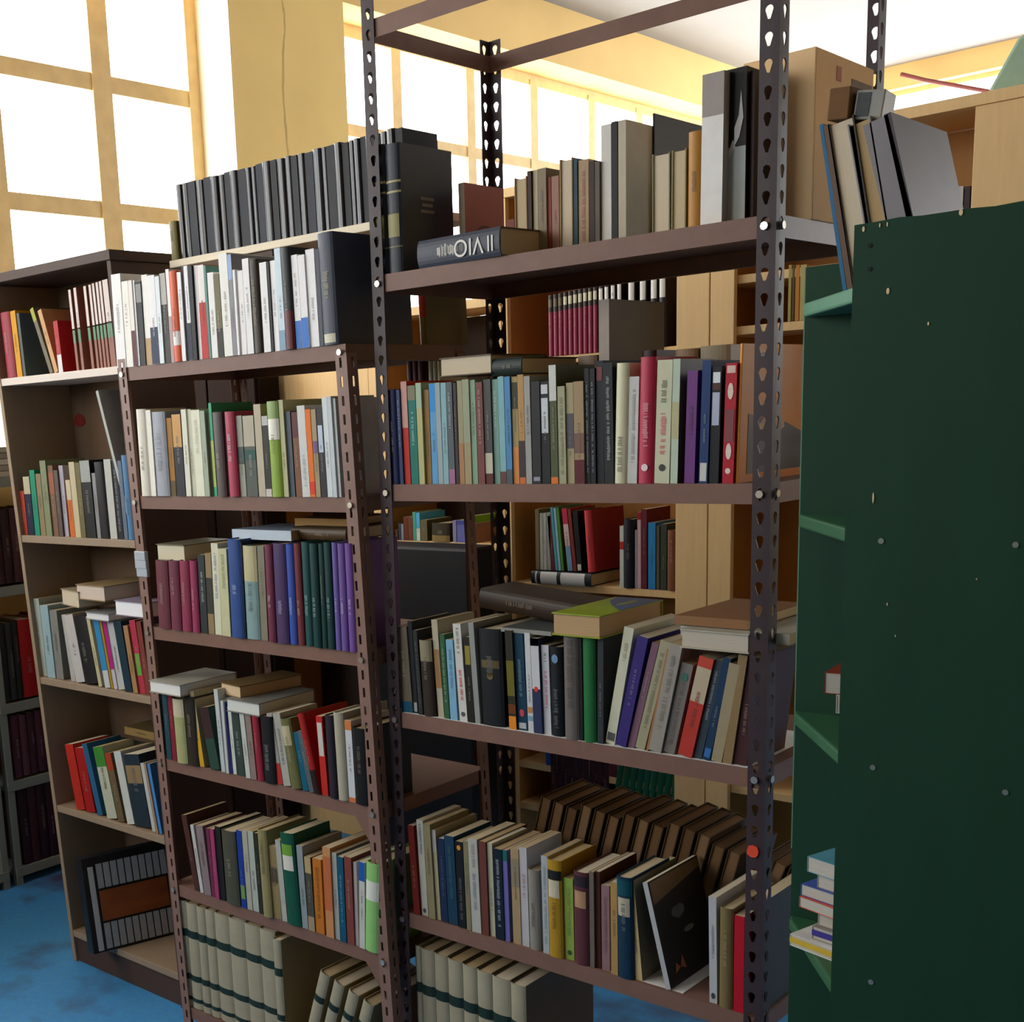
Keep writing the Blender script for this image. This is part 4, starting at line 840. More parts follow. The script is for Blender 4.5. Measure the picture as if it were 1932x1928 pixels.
["volume","dark brown volume with cream head, tall front rack third shelf","books on the tall rack third shelf",[0.0967,0.0079,1.0342],[0,-2.12,0],[0.0345,0.15,0.1725],"32281f",None,"h",[["b",0.72,1,"8a8468"]],0],
["book","cream tan spine on the third shelf of the tall front rack","books on the tall rack third shelf",[0.1353,0.0115,1.0342],[0,-3.14,0],[0.0163,0.131,0.2191],"b0a890",None,"p",[["b",0.3,0.7,"a07850"]],0],
["book","green mottled spine on the third shelf of the tall front rack","books on the tall rack third shelf",[0.1567,0.0074,1.0342],[0,-2.54,0],[0.0134,0.1505,0.1892],"345c3c",None,"p",[["t",0.2,0.9,"90b090"]],0],
["paperback","light blue paperback on the third shelf of the tall front rack","books on the tall rack third shelf",[0.1737,0.0064,1.0342],[0,-2.35,0],[0.0193,0.1522,0.1792],"7cacc8",None,"p",[["t",0.4,0.9,"4a7896"]],0],
["book","white spine with red title on the third shelf of the tall front rack","books on the tall rack third shelf",[0.1979,0.0085,1.0342],[0,-3.35,0],[0.0211,0.1591,0.2154],"cccbc4",None,"p",[["t",0.22,0.56,"c43020"],["t",0.7,0.97,"6a6a64"],["c",0.05,0.1,"50504c"]],0],
["book","black spine with yellow block on the third shelf of the tall front rack","books on the tall rack third shelf",[0.2214,0.0072,1.0342],[0,-1.84,0],[0.0173,0.1369,0.1888],"201e18",None,"p",[["l",0.68,0.9,"8a7c1c"]],0],
["book","thin silver spine on the third shelf of the tall front rack","books on the tall rack third shelf",[0.2419,0.0066,1.0342],[0,-3.27,0],[0.0137,0.1388,0.2218],"90948f",None,"p",[],0],
["volume","very wide black volume with gold title, tall front rack third shelf","books on the tall rack third shelf",[0.2566,0.0117,1.0342],[0,-1.0,0],[0.0609,0.2,0.2109],"14181c",None,"h",[["l",0.6,0.68,"5a4a24"],["c",0.48,0.56,"6a5a34"]],0],
["book","dark spine with orange foot on the third shelf of the tall front rack","books on the tall rack third shelf",[0.3321,0.0066,1.0342],[0,-2.04,0],[0.0184,0.15,0.212],"2c281c",None,"p",[["b",0,0.14,"e08820"],["b",0.16,0.26,"6a3810"],["b",0.34,0.7,"6a6420"]],0],
["volume","petrol blue volume on the third shelf of the tall front rack","books on the tall rack third shelf",[0.3515,0.0116,1.0342],[0,-2.38,0],[0.0236,0.1418,0.2097],"10384e",None,"p",[["t",0.35,0.75,"7090a0"],["c",0.14,0.22,"c04050"],["l",0.02,0.08,"b0b8bc"]],0],
["book","white spine with orange mark on the third shelf of the tall front rack","books on the tall rack third shelf",[0.3807,0.0065,1.0342],[0,-1.76,0],[0.0134,0.1343,0.2103],"c6cacc",None,"p",[["l",0.2,0.26,"c88030"],["l",0.12,0.17,"70a0bc"]],0],
["book","white and navy spine with red head, tall front rack third shelf","books on the tall rack third shelf",[0.3961,0.0054,1.0342],[0,-1.82,0],[0.0197,0.1418,0.2008],"2c3454",None,"p",[["b",0.47,1,"c6cacc"],["b",0.92,1,"d02c30"],["c",0.44,0.5,"d03030"]],0],
["book","white spine with pink red title, tall front rack third shelf","books on the tall rack third shelf",[0.4168,0.0113,1.0342],[0,-1.41,0],[0.0177,0.152,0.1876],"c4c8ce",None,"p",[["t",0.3,0.72,"c04858"],["t",0.82,0.94,"50504c"]],0],
["volume","black volume with pale moon on the third shelf of the tall front rack","books on the tall rack third shelf",[0.4363,0.012,1.0342],[0,-0.78,0],[0.0292,0.1399,0.187],"14181c",None,"h",[["c",0.82,0.92,"6a8cb0"],["t",0.1,0.55,"6a7074"]],0],
["volume","thick grey brown volume on the third shelf of the tall front rack","books on the tall rack third shelf",[0.4718,0.0063,1.0342],[0,-0.38,0],[0.0334,0.1524,0.218],"6a6460",None,"h",[["t",0.3,0.95,"4a4644"]],0],
["volume","thin black volume on the third shelf of the tall front rack","books on the tall rack third shelf",[0.507,0.0052,1.0342],[0,-0.52,0],[0.0075,0.1414,0.2197],"181818",None,"p",[],0],
["volume","green cloth volume on the third shelf of the tall front rack","books on the tall rack third shelf",[0.5155,0.0076,1.0342],[0,-0.38,0],[0.0288,0.1351,0.2185],"226a38",None,"h",[],0],
["volume","dark slate volume on the third shelf of the tall front rack","books on the tall rack third shelf",[0.5481,0.005,1.0343],[0,0.49,0],[0.013,0.1405,0.2224],"33373c",None,"p",[],0],
["book","big leaning cream book on the third shelf of the tall front rack","books on the tall rack third shelf",[0.5621,0.0117,1.038],[0,10.48,0],[0.0209,0.18,0.2413],"cacbb2",None,"p",[["t",0.72,0.88,"8a8a78"],["l",0.03,0.1,"50504c"]],0],
["volume","leaning indigo volume on the third shelf of the tall front rack","books on the tall rack third shelf",[0.5885,0.0065,1.0392],[0,12.48,0],[0.0228,0.1546,0.2274],"382c74",None,"p",[],0],
["volume","leaning mauve volume on the third shelf of the tall front rack","books on the tall rack third shelf",[0.6129,0.0108,1.0377],[0,14.14,0],[0.0144,0.1315,0.2188],"7a5a6c",None,"p",[],0],
["volume","leaning cream mottled volume on the third shelf of the tall front rack","books on the tall rack third shelf",[0.6311,0.0083,1.0392],[0,14.14,0],[0.0202,0.1576,0.224],"a09c80",None,"p",[["t",0.2,0.9,"6a6854"]],0],
["booklet","leaning thin tan booklet on the third shelf of the tall front rack","books on the tall rack third shelf",[0.6557,0.0064,1.0351],[0,12.22,0],[0.0043,0.1569,0.2093],"a07048",None,"p",[],0],
["volume","leaning grey cream volume on the third shelf of the tall front rack","books on the tall rack third shelf",[0.6621,0.0052,1.0396],[0,11.79,0],[0.0263,0.1544,0.2184],"98948a",None,"p",[["t",0.2,0.9,"6c6860"]],0],
["volume","leaning grey volume on the third shelf of the tall front rack","books on the tall rack third shelf",[0.6899,0.0104,1.0393],[0,12.34,0],[0.0238,0.131,0.1823],"78746e",None,"p",[["t",0.1,0.8,"56524c"],["c",0.8,0.9,"3c6c5c"]],0],
["book","leaning red book with cream head, tall front rack third shelf","books on the tall rack third shelf",[0.7239,0.0054,1.0405],[0,12.64,0],[0.0289,0.1377,0.1988],"b83a30",None,"p",[["b",0.55,0.9,"bcae94"],["b",0.9,1,"c04838"]],0],
["volume","leaning blue grey volume on the third shelf of the tall front rack","books on the tall rack third shelf",[0.7551,0.0102,1.0374],[0,12.25,0],[0.0149,0.1402,0.1963],"3a464e",None,"p",[["t",0.4,0.9,"90a0a8"]],0],
["volume","leaning navy volume on the third shelf of the tall front rack","books on the tall rack third shelf",[0.7738,0.0069,1.0372],[0,11.32,0],[0.0153,0.1485,0.202],"1a3856",None,"p",[["l",0.03,0.12,"2c6ab0"]],0],
["volume","leaning straw volume on the third shelf of the tall front rack","books on the tall rack third shelf",[0.7918,0.0068,1.0378],[0,10.05,0],[0.0204,0.1395,0.1912],"9c9072",None,"p",[],0],
["volume","leaning tan brown volume on the third shelf of the tall front rack","books on the tall rack third shelf",[0.8143,0.0069,1.0366],[0,7.81,0],[0.0174,0.1527,0.2083],"8c7450",None,"p",[],0],
["volume","leaning dark brown volume on the third shelf of the tall front rack","books on the tall rack third shelf",[0.8329,0.0114,1.037],[0,6.02,0],[0.026,0.1583,0.205],"46282a",None,"p",[],0],
["volume","brick red volume by the post, tall front rack fourth shelf","books on the tall rack fourth shelf",[0.047,0.0052,0.55],[0,-2.63,0],[0.018,0.1443,0.2164],"701e18",None,"p",[],0],
["book","white spine with blue lettering on the fourth shelf of the tall front rack","books on the tall rack fourth shelf",[0.066,0.0117,0.55],[0,-1.77,0],[0.019,0.1416,0.232],"b8b8ac",None,"p",[["t",0.65,0.97,"4a5a84"],["c",0.03,0.08,"40444c"]],0],
["volume","khaki thin volume on the fourth shelf of the tall front rack","books on the tall rack fourth shelf",[0.091,0.0068,0.55],[0,-2.04,0],[0.0198,0.1448,0.2282],"8a8260",None,"p",[],0],
["book","buff spine with pale head on the fourth shelf of the tall front rack","books on the tall rack fourth shelf",[0.1118,0.0115,0.55],[0,-2.16,0],[0.0115,0.1541,0.2164],"a8a080",None,"p",[["b",0.75,1,"a8a49c"]],0],
["volume","dark navy volume on the fourth shelf of the tall front rack","books on the tall rack fourth shelf",[0.1267,0.0102,0.55],[0,-1.44,0],[0.0181,0.1532,0.2001],"1c2c4c",None,"p",[["t",0.3,0.8,"4a5a78"]],0],
["volume","dark petrol volume on the fourth shelf of the tall front rack","books on the tall rack fourth shelf",[0.1478,0.0093,0.55],[0,-1.69,0],[0.0272,0.1396,0.2112],"1a3c54",None,"p",[["t",0.3,0.9,"3c6470"]],0],
["book","black spine with orange spot on the fourth shelf of the tall front rack","books on the tall rack fourth shelf",[0.1787,0.0075,0.55],[0,-1.26,0],[0.0209,0.1324,0.2046],"15181c",None,"p",[["c",0.9,0.96,"d08c20"],["t",0.1,0.6,"70706a"]],0],
["volume","olive slim volume on the fourth shelf of the tall front rack","books on the tall rack fourth shelf",[0.2028,0.0064,0.55],[0,-1.27,0],[0.0126,0.1374,0.2097],"807a5c",None,"p",[],0],
["book","white mottled spine on the fourth shelf of the tall front rack","books on the tall rack fourth shelf",[0.2184,0.0055,0.55],[0,-1.63,0],[0.0254,0.1466,0.2195],"b0b2aa",None,"p",[["t",0.25,0.65,"6a7488"],["t",0.7,0.95,"8a8888"]],0],
["volume","red brown volume on the fourth shelf of the tall front rack","books on the tall rack fourth shelf",[0.2448,0.0073,0.55],[0,-0.96,0],[0.0187,0.1565,0.218],"6a3a32",None,"p",[],0],
["volume","cream slim volume on the fourth shelf of the tall front rack","books on the tall rack fourth shelf",[0.2645,0.0119,0.55],[0,-1.12,0],[0.0139,0.1325,0.2168],"b4b49a",None,"p",[],0],
["book","black spine with white lettering on the fourth shelf of the tall front rack","books on the tall rack fourth shelf",[0.2848,0.0057,0.55],[0,-1.0,0],[0.0226,0.1513,0.21],"14202e",None,"p",[["t",0.15,0.9,"b0b4b8"]],0],
["book","lavender spine with teal head on the fourth shelf of the tall front rack","books on the tall rack fourth shelf",[0.3084,0.0081,0.55],[0,-1.13,0],[0.0121,0.1425,0.2105],"6a68ac",None,"p",[["b",0.88,1,"146460"]],0],
["volume","tan cream volume on the fourth shelf of the tall front rack","books on the tall rack fourth shelf",[0.3288,0.0093,0.55],[0,-0.91,0],[0.021,0.1524,0.2181],"a48e6a",None,"p",[["b",0.6,0.9,"8a8068"]],0],
["book","white spine with red mark on the fourth shelf of the tall front rack","books on the tall rack fourth shelf",[0.3508,0.0109,0.55],[0,-0.92,0],[0.0192,0.1336,0.2254],"b6b6ba",None,"p",[["t",0.5,0.75,"b85860"]],0],
["volume","grey stone volume on the fourth shelf of the tall front rack","books on the tall rack fourth shelf",[0.3722,0.0109,0.55],[0,-0.9,0],[0.0274,0.147,0.181],"8a867c",None,"h",[],0],
["book","blue white spine on the fourth shelf of the tall front rack","books on the tall rack fourth shelf",[0.4084,0.0076,0.55],[0,-0.68,0],[0.0157,0.136,0.2191],"a8b0b6",None,"p",[["t",0.1,0.9,"7c8690"]],0],
["volume","mustard volume with cream label on the fourth shelf of the tall front rack","books on the tall rack fourth shelf",[0.4261,0.0067,0.55],[0,-0.93,0],[0.0346,0.1346,0.2164],"a8841c",None,"h",[["l",0.62,0.8,"c4bfa4"],["b",0.8,0.9,"1c1c18"]],0],
["paperback","lime green paperback on the fourth shelf of the tall front rack","books on the tall rack fourth shelf",[0.4617,0.0112,0.55],[0,-0.56,0],[0.0223,0.1398,0.1811],"88a448",None,"p",[["t",0.3,0.9,"6a8438"],["c",0.06,0.12,"3c4c24"]],0],
["volume","maroon volume with buff label on the fourth shelf of the tall front rack","books on the tall rack fourth shelf",[0.4876,0.0078,0.55],[0,-0.15,0],[0.0352,0.1452,0.2045],"5a3034",None,"h",[["l",0.62,0.8,"b08c68"],["b",0.84,0.96,"30242c"]],0],
["volume","grey brown slim volume on the fourth shelf of the tall front rack","books on the tall rack fourth shelf",[0.5255,0.0066,0.55],[0,-0.25,0],[0.0106,0.1496,0.2099],"6a6258",None,"p",[],0],
["volume","dark rust volume on the fourth shelf of the tall front rack","books on the tall rack fourth shelf",[0.5371,0.0119,0.55],[0,-0.6,0],[0.0117,0.1442,0.2115],"4a2418",None,"p",[],0],
["volume","mauve tan volume on the fourth shelf of the tall front rack","books on the tall rack fourth shelf",[0.5515,0.0107,0.55],[0,-0.23,0],[0.0187,0.1574,0.1864],"8a6c70",None,"p",[["t",0.2,0.9,"6a5058"]],0],
["volume","ochre tan volume on the fourth shelf of the tall front rack","books on the tall rack fourth shelf",[0.5769,0.0053,0.55],[0,-0.4,0],[0.0154,0.1336,0.1999],"aa8a52",None,"p",[],0],
["volume","navy volume with cream label on the fourth shelf of the tall front rack","books on the tall rack fourth shelf",[0.5935,0.0063,0.55],[0,-0.96,0],[0.0349,0.1475,0.2168],"14324a",None,"h",[["l",0.62,0.8,"b4ae98"],["b",0.82,0.97,"0c4a58"]],0],
["volume","ivory volume on the fourth shelf of the tall front rack","books on the tall rack fourth shelf",[0.6294,0.0115,0.55],[0,-5.32,0],[0.0158,0.17,0.211],"ccb684","8c8c7c","p",[],0],
["book","thin silver book with dark cover, tall front rack fourth shelf","books on the tall rack fourth shelf",[0.6997,0.0081,0.55],[0,-13.88,0],[0.011,0.2,0.2193],"aeb2b4","221c18","p",[],2],
["volume","tall white spine beside khaki volume, tall front rack fourth shelf","books on the tall rack fourth shelf",[0.7913,0.0116,0.55],[0,-1.2,0],[0.0157,0.18,0.2162],"b8bcc0",None,"p",[["c",0.04,0.1,"40404a"]],0],
["volume","thick khaki volume on the fourth shelf of the tall front rack","books on the tall rack fourth shelf",[0.813,0.0093,0.55],[0,-0.14,0],[0.0268,0.18,0.203],"786840",None,"h",[],0],
["volume","bright red volume on the fourth shelf of the tall front rack","books on the tall rack fourth shelf",[0.8433,0.006,0.55],[0,-0.15,0],[0.02,0.1376,0.1941],"b41428",None,"p",[],0],
["book","short brick red book on the top shelf of the tall front rack","books on the tall rack top shelf",[0.267,0.1212,1.9923],[0,0.08,0],[0.0197,0.1361,0.0859],"7a4030",None,"p",[],0],
["book","tan book with pages facing out, tall front rack top shelf","books on the tall rack top shelf",[0.2915,0.1171,1.9923],[0,-0.09,0],[0.0301,0.1503,0.1629],"a08060",None,"f",[],0],
["book","slim dark brown book on the top shelf of the tall front rack","books on the tall rack top shelf",[0.3227,0.1183,1.9923],[0,-0.09,0],[0.0093,0.1361,0.1713],"3a2018",None,"p",[],0],
["book","cream slim book on the top shelf of the tall front rack","books on the tall rack top shelf",[0.333,0.1226,1.9923],[0,0.02,0],[0.0111,0.1319,0.1716],"b4aa8c",None,"p",[],0],
["book","grey tan book on the top shelf of the tall front rack","books on the tall rack top shelf",[0.3483,0.1177,1.9923],[0,-0.05,0],[0.0195,0.1465,0.1712],"8a7c66",None,"p",[],0],
["book","rust red slim book on the top shelf of the tall front rack","books on the tall rack top shelf",[0.3688,0.1215,1.9923],[0,-0.2,0],[0.008,0.1349,0.1523],"8a3c2c",None,"p",[],0],
["book","rosy tan book on the top shelf of the tall front rack","books on the tall rack top shelf",[0.3778,0.1219,1.9923],[0,-0.05,0],[0.0171,0.1385,0.1526],"9a7464",None,"p",[],0],
["book","broad tan book with pages facing out, tall front rack top shelf","books on the tall rack top shelf",[0.3982,0.1192,1.9924],[0,0.23,0],[0.0295,0.1394,0.1805],"a08660",None,"f",[],0],
["book","dark teal slim book on the top shelf of the tall front rack","books on the tall rack top shelf",[0.4287,0.121,1.9923],[0,-0.07,0],[0.0096,0.1425,0.1765],"1c4450",None,"p",[],0],
["book","striped tan book on the top shelf of the tall front rack","books on the tall rack top shelf",[0.4393,0.123,1.9924],[0,0.25,0],[0.0226,0.1409,0.1722],"a88e6c",None,"p",[["t",0.1,0.9,"8a4838"]],0],
["book","dark brown book on the top shelf of the tall front rack","books on the tall rack top shelf",[0.466,0.1184,1.9923],[0,0.11,0],[0.012,0.1361,0.1661],"33241a",None,"p",[],0],
["book","grey brown slim book on the top shelf of the tall front rack","books on the tall rack top shelf",[0.4801,0.117,1.9923],[0,0.2,0],[0.0101,0.1427,0.1624],"5c5448",None,"p",[],0],
["album","tall off white album on the top shelf of the tall front rack","books on the tall rack top shelf",[0.4912,0.1227,1.9923],[0,-0.05,0],[0.022,0.22,0.2269],"d4d2ca",None,"p",[],0],
["album","tall black slim album on the top shelf of the tall front rack","books on the tall rack top shelf",[0.5158,0.1202,1.9923],[0,-0.17,0],[0.0128,0.22,0.2284],"1c1c22",None,"p",[],0],
["album","tall cream album on the top shelf of the tall front rack","books on the tall rack top shelf",[0.5296,0.1209,1.9923],[0,0.07,0],[0.0163,0.22,0.228],"b8b09a",None,"p",[],0],
["album","very tall navy album with wide cover, tall front rack top shelf","books on the tall rack top shelf",[0.5469,0.2176,1.9923],[0,0.06,0],[0.004,0.3,0.2499],"23262e","272b36","h",[],0],
["book","olive book with pages facing out, tall front rack top shelf","books on the tall rack top shelf",[0.6134,0.1005,1.9923],[0,-0.18,0],[0.0364,0.1385,0.151],"7f7a5a",None,"f",[],0],
["book","pale olive book with pages facing out, tall front rack top shelf","books on the tall rack top shelf",[0.6524,0.1006,1.9924],[0,0.21,0],[0.0289,0.1333,0.1513],"8c8662",None,"f",[],0],
["file","amber brown file on the top shelf of the tall front rack","books on the tall rack top shelf",[0.6866,0.1004,1.9924],[0,0.15,0],[0.0265,0.159,0.1754],"b07c34",None,"h",[],0],
["volume","dark red volume on the upper shelf of the narrow wooden bookcase","books on the wooden bookcase upper shelf",[-1.552,0.0574,1.868],[0,-2.43,0],[0.0491,0.1443,0.1918],"98203a",None,"h",[],0],
["volume","yellow volume on the upper shelf of the narrow wooden bookcase","books on the wooden bookcase upper shelf",[-1.5018,0.0594,1.868],[0,-2.53,0],[0.0275,0.1266,0.1932],"d89c20",None,"p",[],0],
["volume","slate slim volume on the upper shelf of the narrow wooden bookcase","books on the wooden bookcase upper shelf",[-1.4733,0.0623,1.868],[0,-2.65,0],[0.0142,0.1198,0.1851],"5a6468",None,"p",[],0],
["volume","leaning grey volume with olive head, narrow wooden bookcase upper shelf","books on the wooden bookcase upper shelf",[-1.3316,0.0615,1.868],[0,-21.46,0],[0.0169,0.1404,0.2027],"6a6450",None,"p",[["b",0.8,1,"a0a030"]],0],
["booklet","leaning pale orange booklet on the upper shelf of the narrow wooden bookcase","books on the wooden bookcase upper shelf",[-1.3078,0.0618,1.868],[0,-18.3,0],[0.0187,0.127,0.1902],"c89a68",None,"p",[],0],
["book","red spine with white foot on the upper shelf of the narrow wooden bookcase","books on the wooden bookcase upper shelf",[-1.2824,0.0596,1.868],[0,-3.39,0],[0.0213,0.1224,0.1451],"b02028",None,"p",[["b",0,0.35,"d8d4d4"]],0],
["volume","first of eight striped brown volumes, narrow wooden bookcase upper shelf","books on the wooden bookcase upper shelf",[-1.1959,0.0611,1.868],[0,-2.36,0],[0.0111,0.1319,0.2238],"946050",None,"p",[["b",0.5,1,"d8ccc4"],["b",0.34,0.52,"5a8a68"]],0],
["volume","second of eight striped brown volumes, narrow wooden bookcase upper shelf","books on the wooden bookcase upper shelf",[-1.1717,0.0613,1.868],[0,-1.98,0],[0.0122,0.1185,0.2264],"946050",None,"p",[["b",0.5,1,"d8ccc4"],["b",0.34,0.52,"5a8a68"]],0],
["volume","third of eight striped brown volumes, narrow wooden bookcase upper shelf","books on the wooden bookcase upper shelf",[-1.1218,0.0602,1.868],[0,-2.18,0],[0.0118,0.1242,0.2258],"946050",None,"p",[["b",0.5,1,"d8ccc4"],["b",0.34,0.52,"5a8a68"]],0],
["volume","fourth of eight striped brown volumes, narrow wooden bookcase upper shelf","books on the wooden bookcase upper shelf",[-1.0952,0.0589,1.868],[0,-2.31,0],[0.0106,0.1348,0.2265],"946050",None,"p",[["b",0.5,1,"d8ccc4"],["b",0.34,0.52,"5a8a68"]],0],
["volume","fifth of eight striped brown volumes, narrow wooden bookcase upper shelf","books on the wooden bookcase upper shelf",[-1.078,0.0591,1.868],[0,-2.58,0],[0.0103,0.1336,0.2284],"946050",None,"p",[["b",0.5,1,"d8ccc4"],["b",0.34,0.52,"5a8a68"]],0],
["volume","sixth of eight striped brown volumes, narrow wooden bookcase upper shelf","books on the wooden bookcase upper shelf",[-1.0625,0.0594,1.868],[0,-2.26,0],[0.0105,0.1384,0.2293],"946050",None,"p",[["b",0.5,1,"d8ccc4"],["b",0.34,0.52,"5a8a68"]],0],
["volume","seventh of eight striped brown volumes, narrow wooden bookcase upper shelf","books on the wooden bookcase upper shelf",[-1.0462,0.0592,1.868],[0,-2.42,0],[0.0104,0.1182,0.2305],"946050",None,"p",[["b",0.5,1,"d8ccc4"],["b",0.34,0.52,"5a8a68"]],0],
["volume","eighth of eight striped brown volumes, narrow wooden bookcase upper shelf","books on the wooden bookcase upper shelf",[-1.0262,0.0569,1.868],[0,-2.68,0],[0.0236,0.1283,0.2318],"946050",None,"p",[["b",0.5,1,"d8ccc4"],["b",0.34,0.52,"5a8a68"]],0],
["volume","short red slim volume on the second shelf of the narrow wooden bookcase","books on the wooden bookcase second shelf",[-1.5539,0.0596,1.392],[0,-0.55,0],[0.0274,0.1175,0.1356],"a43c28",None,"p",[],0],
["book","navy spine with cream label on the second shelf of the narrow wooden bookcase","books on the wooden bookcase second shelf",[-1.5254,0.0611,1.392],[0,-0.73,0],[0.0346,0.1166,0.1797],"22243c",None,"p",[["b",0.7,1,"b8b090"]],0],
["volume","bright green slim volume on the second shelf of the narrow wooden bookcase","books on the wooden bookcase second shelf",[-1.4845,0.0595,1.392],[0,-0.51,0],[0.0265,0.1191,0.199],"1c8a6c",None,"p",[],0],
["volume","tan slim volume on the second shelf of the narrow wooden bookcase","books on the wooden bookcase second shelf",[-1.457,0.062,1.392],[0,-0.74,0],[0.0267,0.1394,0.1874],"8a7a5a",None,"p",[],0],
["volume","sage volume on the second shelf of the narrow wooden bookcase","books on the wooden bookcase second shelf",[-1.4199,0.0574,1.392],[0,-0.85,0],[0.0304,0.1437,0.2265],"7c8464",None,"p",[],0],
["volume","brown volume on the second shelf of the narrow wooden bookcase","books on the wooden bookcase second shelf",[-1.3885,0.0624,1.392],[0,-0.82,0],[0.0267,0.1429,0.2115],"7a5a46",None,"p",[["b",0.6,0.9,"9a6048"]],0],
["volume","umber slim volume on the second shelf of the narrow wooden bookcase","books on the wooden bookcase second shelf",[-1.3505,0.0565,1.392],[0,-0.88,0],[0.0205,0.1198,0.1971],"5a4c44",None,"p",[],0],
["volume","lilac grey volume on the second shelf of the narrow wooden bookcase","books on the wooden bookcase second shelf",[-1.329,0.0623,1.392],[0,-0.87,0],[0.0206,0.1193,0.2108],"a4a0ac",None,"p",[],0],
["book","orange spine with cream head on the second shelf of the narrow wooden bookcase","books on the wooden bookcase second shelf",[-1.2954,0.0595,1.392],[0,-1.21,0],[0.0233,0.1229,0.1684],"c86628",None,"p",[["b",0.65,1,"c0b494"]],0],
["volume","cream volume on the second shelf of the narrow wooden bookcase","books on the wooden bookcase second shelf",[-1.2701,0.0595,1.392],[0,-1.32,0],[0.0274,0.1205,0.2202],"bcb08c",None,"p",[],0],
["volume","olive volume on the second shelf of the narrow wooden bookcase","books on the wooden bookcase second shelf",[-1.2373,0.0571,1.392],[0,-1.08,0],[0.0228,0.1419,0.2179],"68603c",None,"p",[],0],
["book","black spine with grey head on the second shelf of the narrow wooden bookcase","books on the wooden bookcase second shelf",[-1.211,0.0572,1.392],[0,-1.39,0],[0.0469,0.1309,0.2235],"1a1c1e",None,"p",[["b",0.72,1,"9a9e98"]],0],
["volume","slim grey volume on the second shelf of the narrow wooden bookcase","books on the wooden bookcase second shelf",[-1.1631,0.0605,1.392],[0,-1.19,0],[0.0173,0.1317,0.1873],"8c8c8a",None,"p",[],0],
["volume","thick black volume on the second shelf of the narrow wooden bookcase","books on the wooden bookcase second shelf",[-1.1434,0.0601,1.392],[0,-1.55,0],[0.0419,0.1448,0.2184],"101214",None,"h",[],0],
["volume","white volume on the second shelf of the narrow wooden bookcase","books on the wooden bookcase second shelf",[-1.0986,0.0604,1.392],[0,-1.29,0],[0.0319,0.1229,0.2255],"b8b8b0",None,"p",[],0],
["volume","dark volume beside blue ones on the second shelf of the narrow wooden bookcase","books on the wooden bookcase second shelf",[-1.0656,0.0629,1.392],[0,-1.62,0],[0.0255,0.1379,0.2211],"24262a",None,"p",[["t",0.1,0.9,"80848c"]],0],
["volume","slate blue slim volume on the second shelf of the narrow wooden bookcase","books on the wooden bookcase second shelf",[-1.0319,0.0591,1.392],[0,-1.42,0],[0.0174,0.1164,0.2207],"5c6a7a",None,"p",[],0],
["volume","medium blue volume on the second shelf of the narrow wooden bookcase","books on the wooden bookcase second shelf",[-1.0135,0.0617,1.392],[0,-1.54,0],[0.0297,0.1445,0.2355],"4678a0",None,"h",[],0],
["volume","pale grey green volume on the third shelf of the narrow wooden bookcase","books on the wooden bookcase third shelf",[-1.5462,0.0601,0.945],[0,-2.16,0],[0.0537,0.1151,0.2471],"9aa296",None,"p",[],0],
["volume","pale blue volume on the third shelf of the narrow wooden bookcase","books on the wooden bookcase third shelf",[-1.4845,0.0562,0.945],[0,-2.17,0],[0.0433,0.128,0.2299],"90aab0",None,"p",[],0],
["volume","mid grey volume on the third shelf of the narrow wooden bookcase","books on the wooden bookcase third shelf",[-1.4402,0.0596,0.945],[0,-1.85,0],[0.0391,0.1218,0.217],"7c7c76",None,"p",[],0],
["volume","leaning light grey volume on the third shelf of the narrow wooden bookcase","books on the wooden bookcase third shelf",[-1.362,0.0606,0.945],[0,-6.28,0],[0.0226,0.1256,0.2075],"a8a8a2",None,"p",[],0],
["volume","leaning white volume on the third shelf of the narrow wooden bookcase","books on the wooden bookcase third shelf",[-1.3304,0.0567,0.945],[0,-9.7,0],[0.0464,0.1325,0.209],"b8b4b0",None,"p",[],0],
["volume","leaning black volume on the third shelf of the narrow wooden bookcase","books on the wooden bookcase third shelf",[-1.2823,0.0601,0.945],[0,-9.64,0],[0.0595,0.1292,0.2075],"1c1c1e",None,"h",[],0],
["volume","leaning cream slim volume on the third shelf of the narrow wooden bookcase","books on the wooden bookcase third shelf",[-1.2139,0.0569,0.945],[0,-9.89,0],[0.017,0.1195,0.2151],"b4ac88",None,"p",[],0],
["booklet","leaning white booklet with blue head, narrow wooden bookcase third shelf","books on the wooden bookcase third shelf",[-1.1818,0.0567,0.945],[0,-9.07,0],[0.0265,0.1385,0.2089],"b8bcc0",None,"p",[["b",0.25,1,"2c80b4"]],0],
["booklet","leaning ochre slim booklet on the third shelf of the narrow wooden bookcase","books on the wooden bookcase third shelf",[-1.154,0.0588,0.945],[0,-9.57,0],[0.0109,0.1343,0.2085],"a08020",None,"p",[],0],
["booklet","leaning booklet with magenta head on the third shelf of the narrow wooden bookcase","books on the wooden bookcase third shelf",[-1.142,0.0599,0.945],[0,-8.68,0],[0.0176,0.1283,0.2111],"b8b0b4",None,"p",[["b",0.28,1,"a81c78"]],0],
["volume","leaning pale grey volume on the third shelf of the narrow wooden bookcase","books on the wooden bookcase third shelf",[-1.1232,0.0626,0.945],[0,-8.98,0],[0.0312,0.1421,0.204],"b0b2b0",None,"p",[],0],
["volume","leaning dark teal volume on the third shelf of the narrow wooden bookcase","books on the wooden bookcase third shelf",[-1.0814,0.0563,0.945],[0,-8.35,0],[0.0333,0.1221,0.208],"16303e",None,"p",[],0],
["volume","leaning tan slim volume on the third shelf of the narrow wooden bookcase","books on the wooden bookcase third shelf",[-1.0435,0.0564,0.945],[0,-7.4,0],[0.0213,0.1315,0.1985],"a07850",None,"p",[],0],
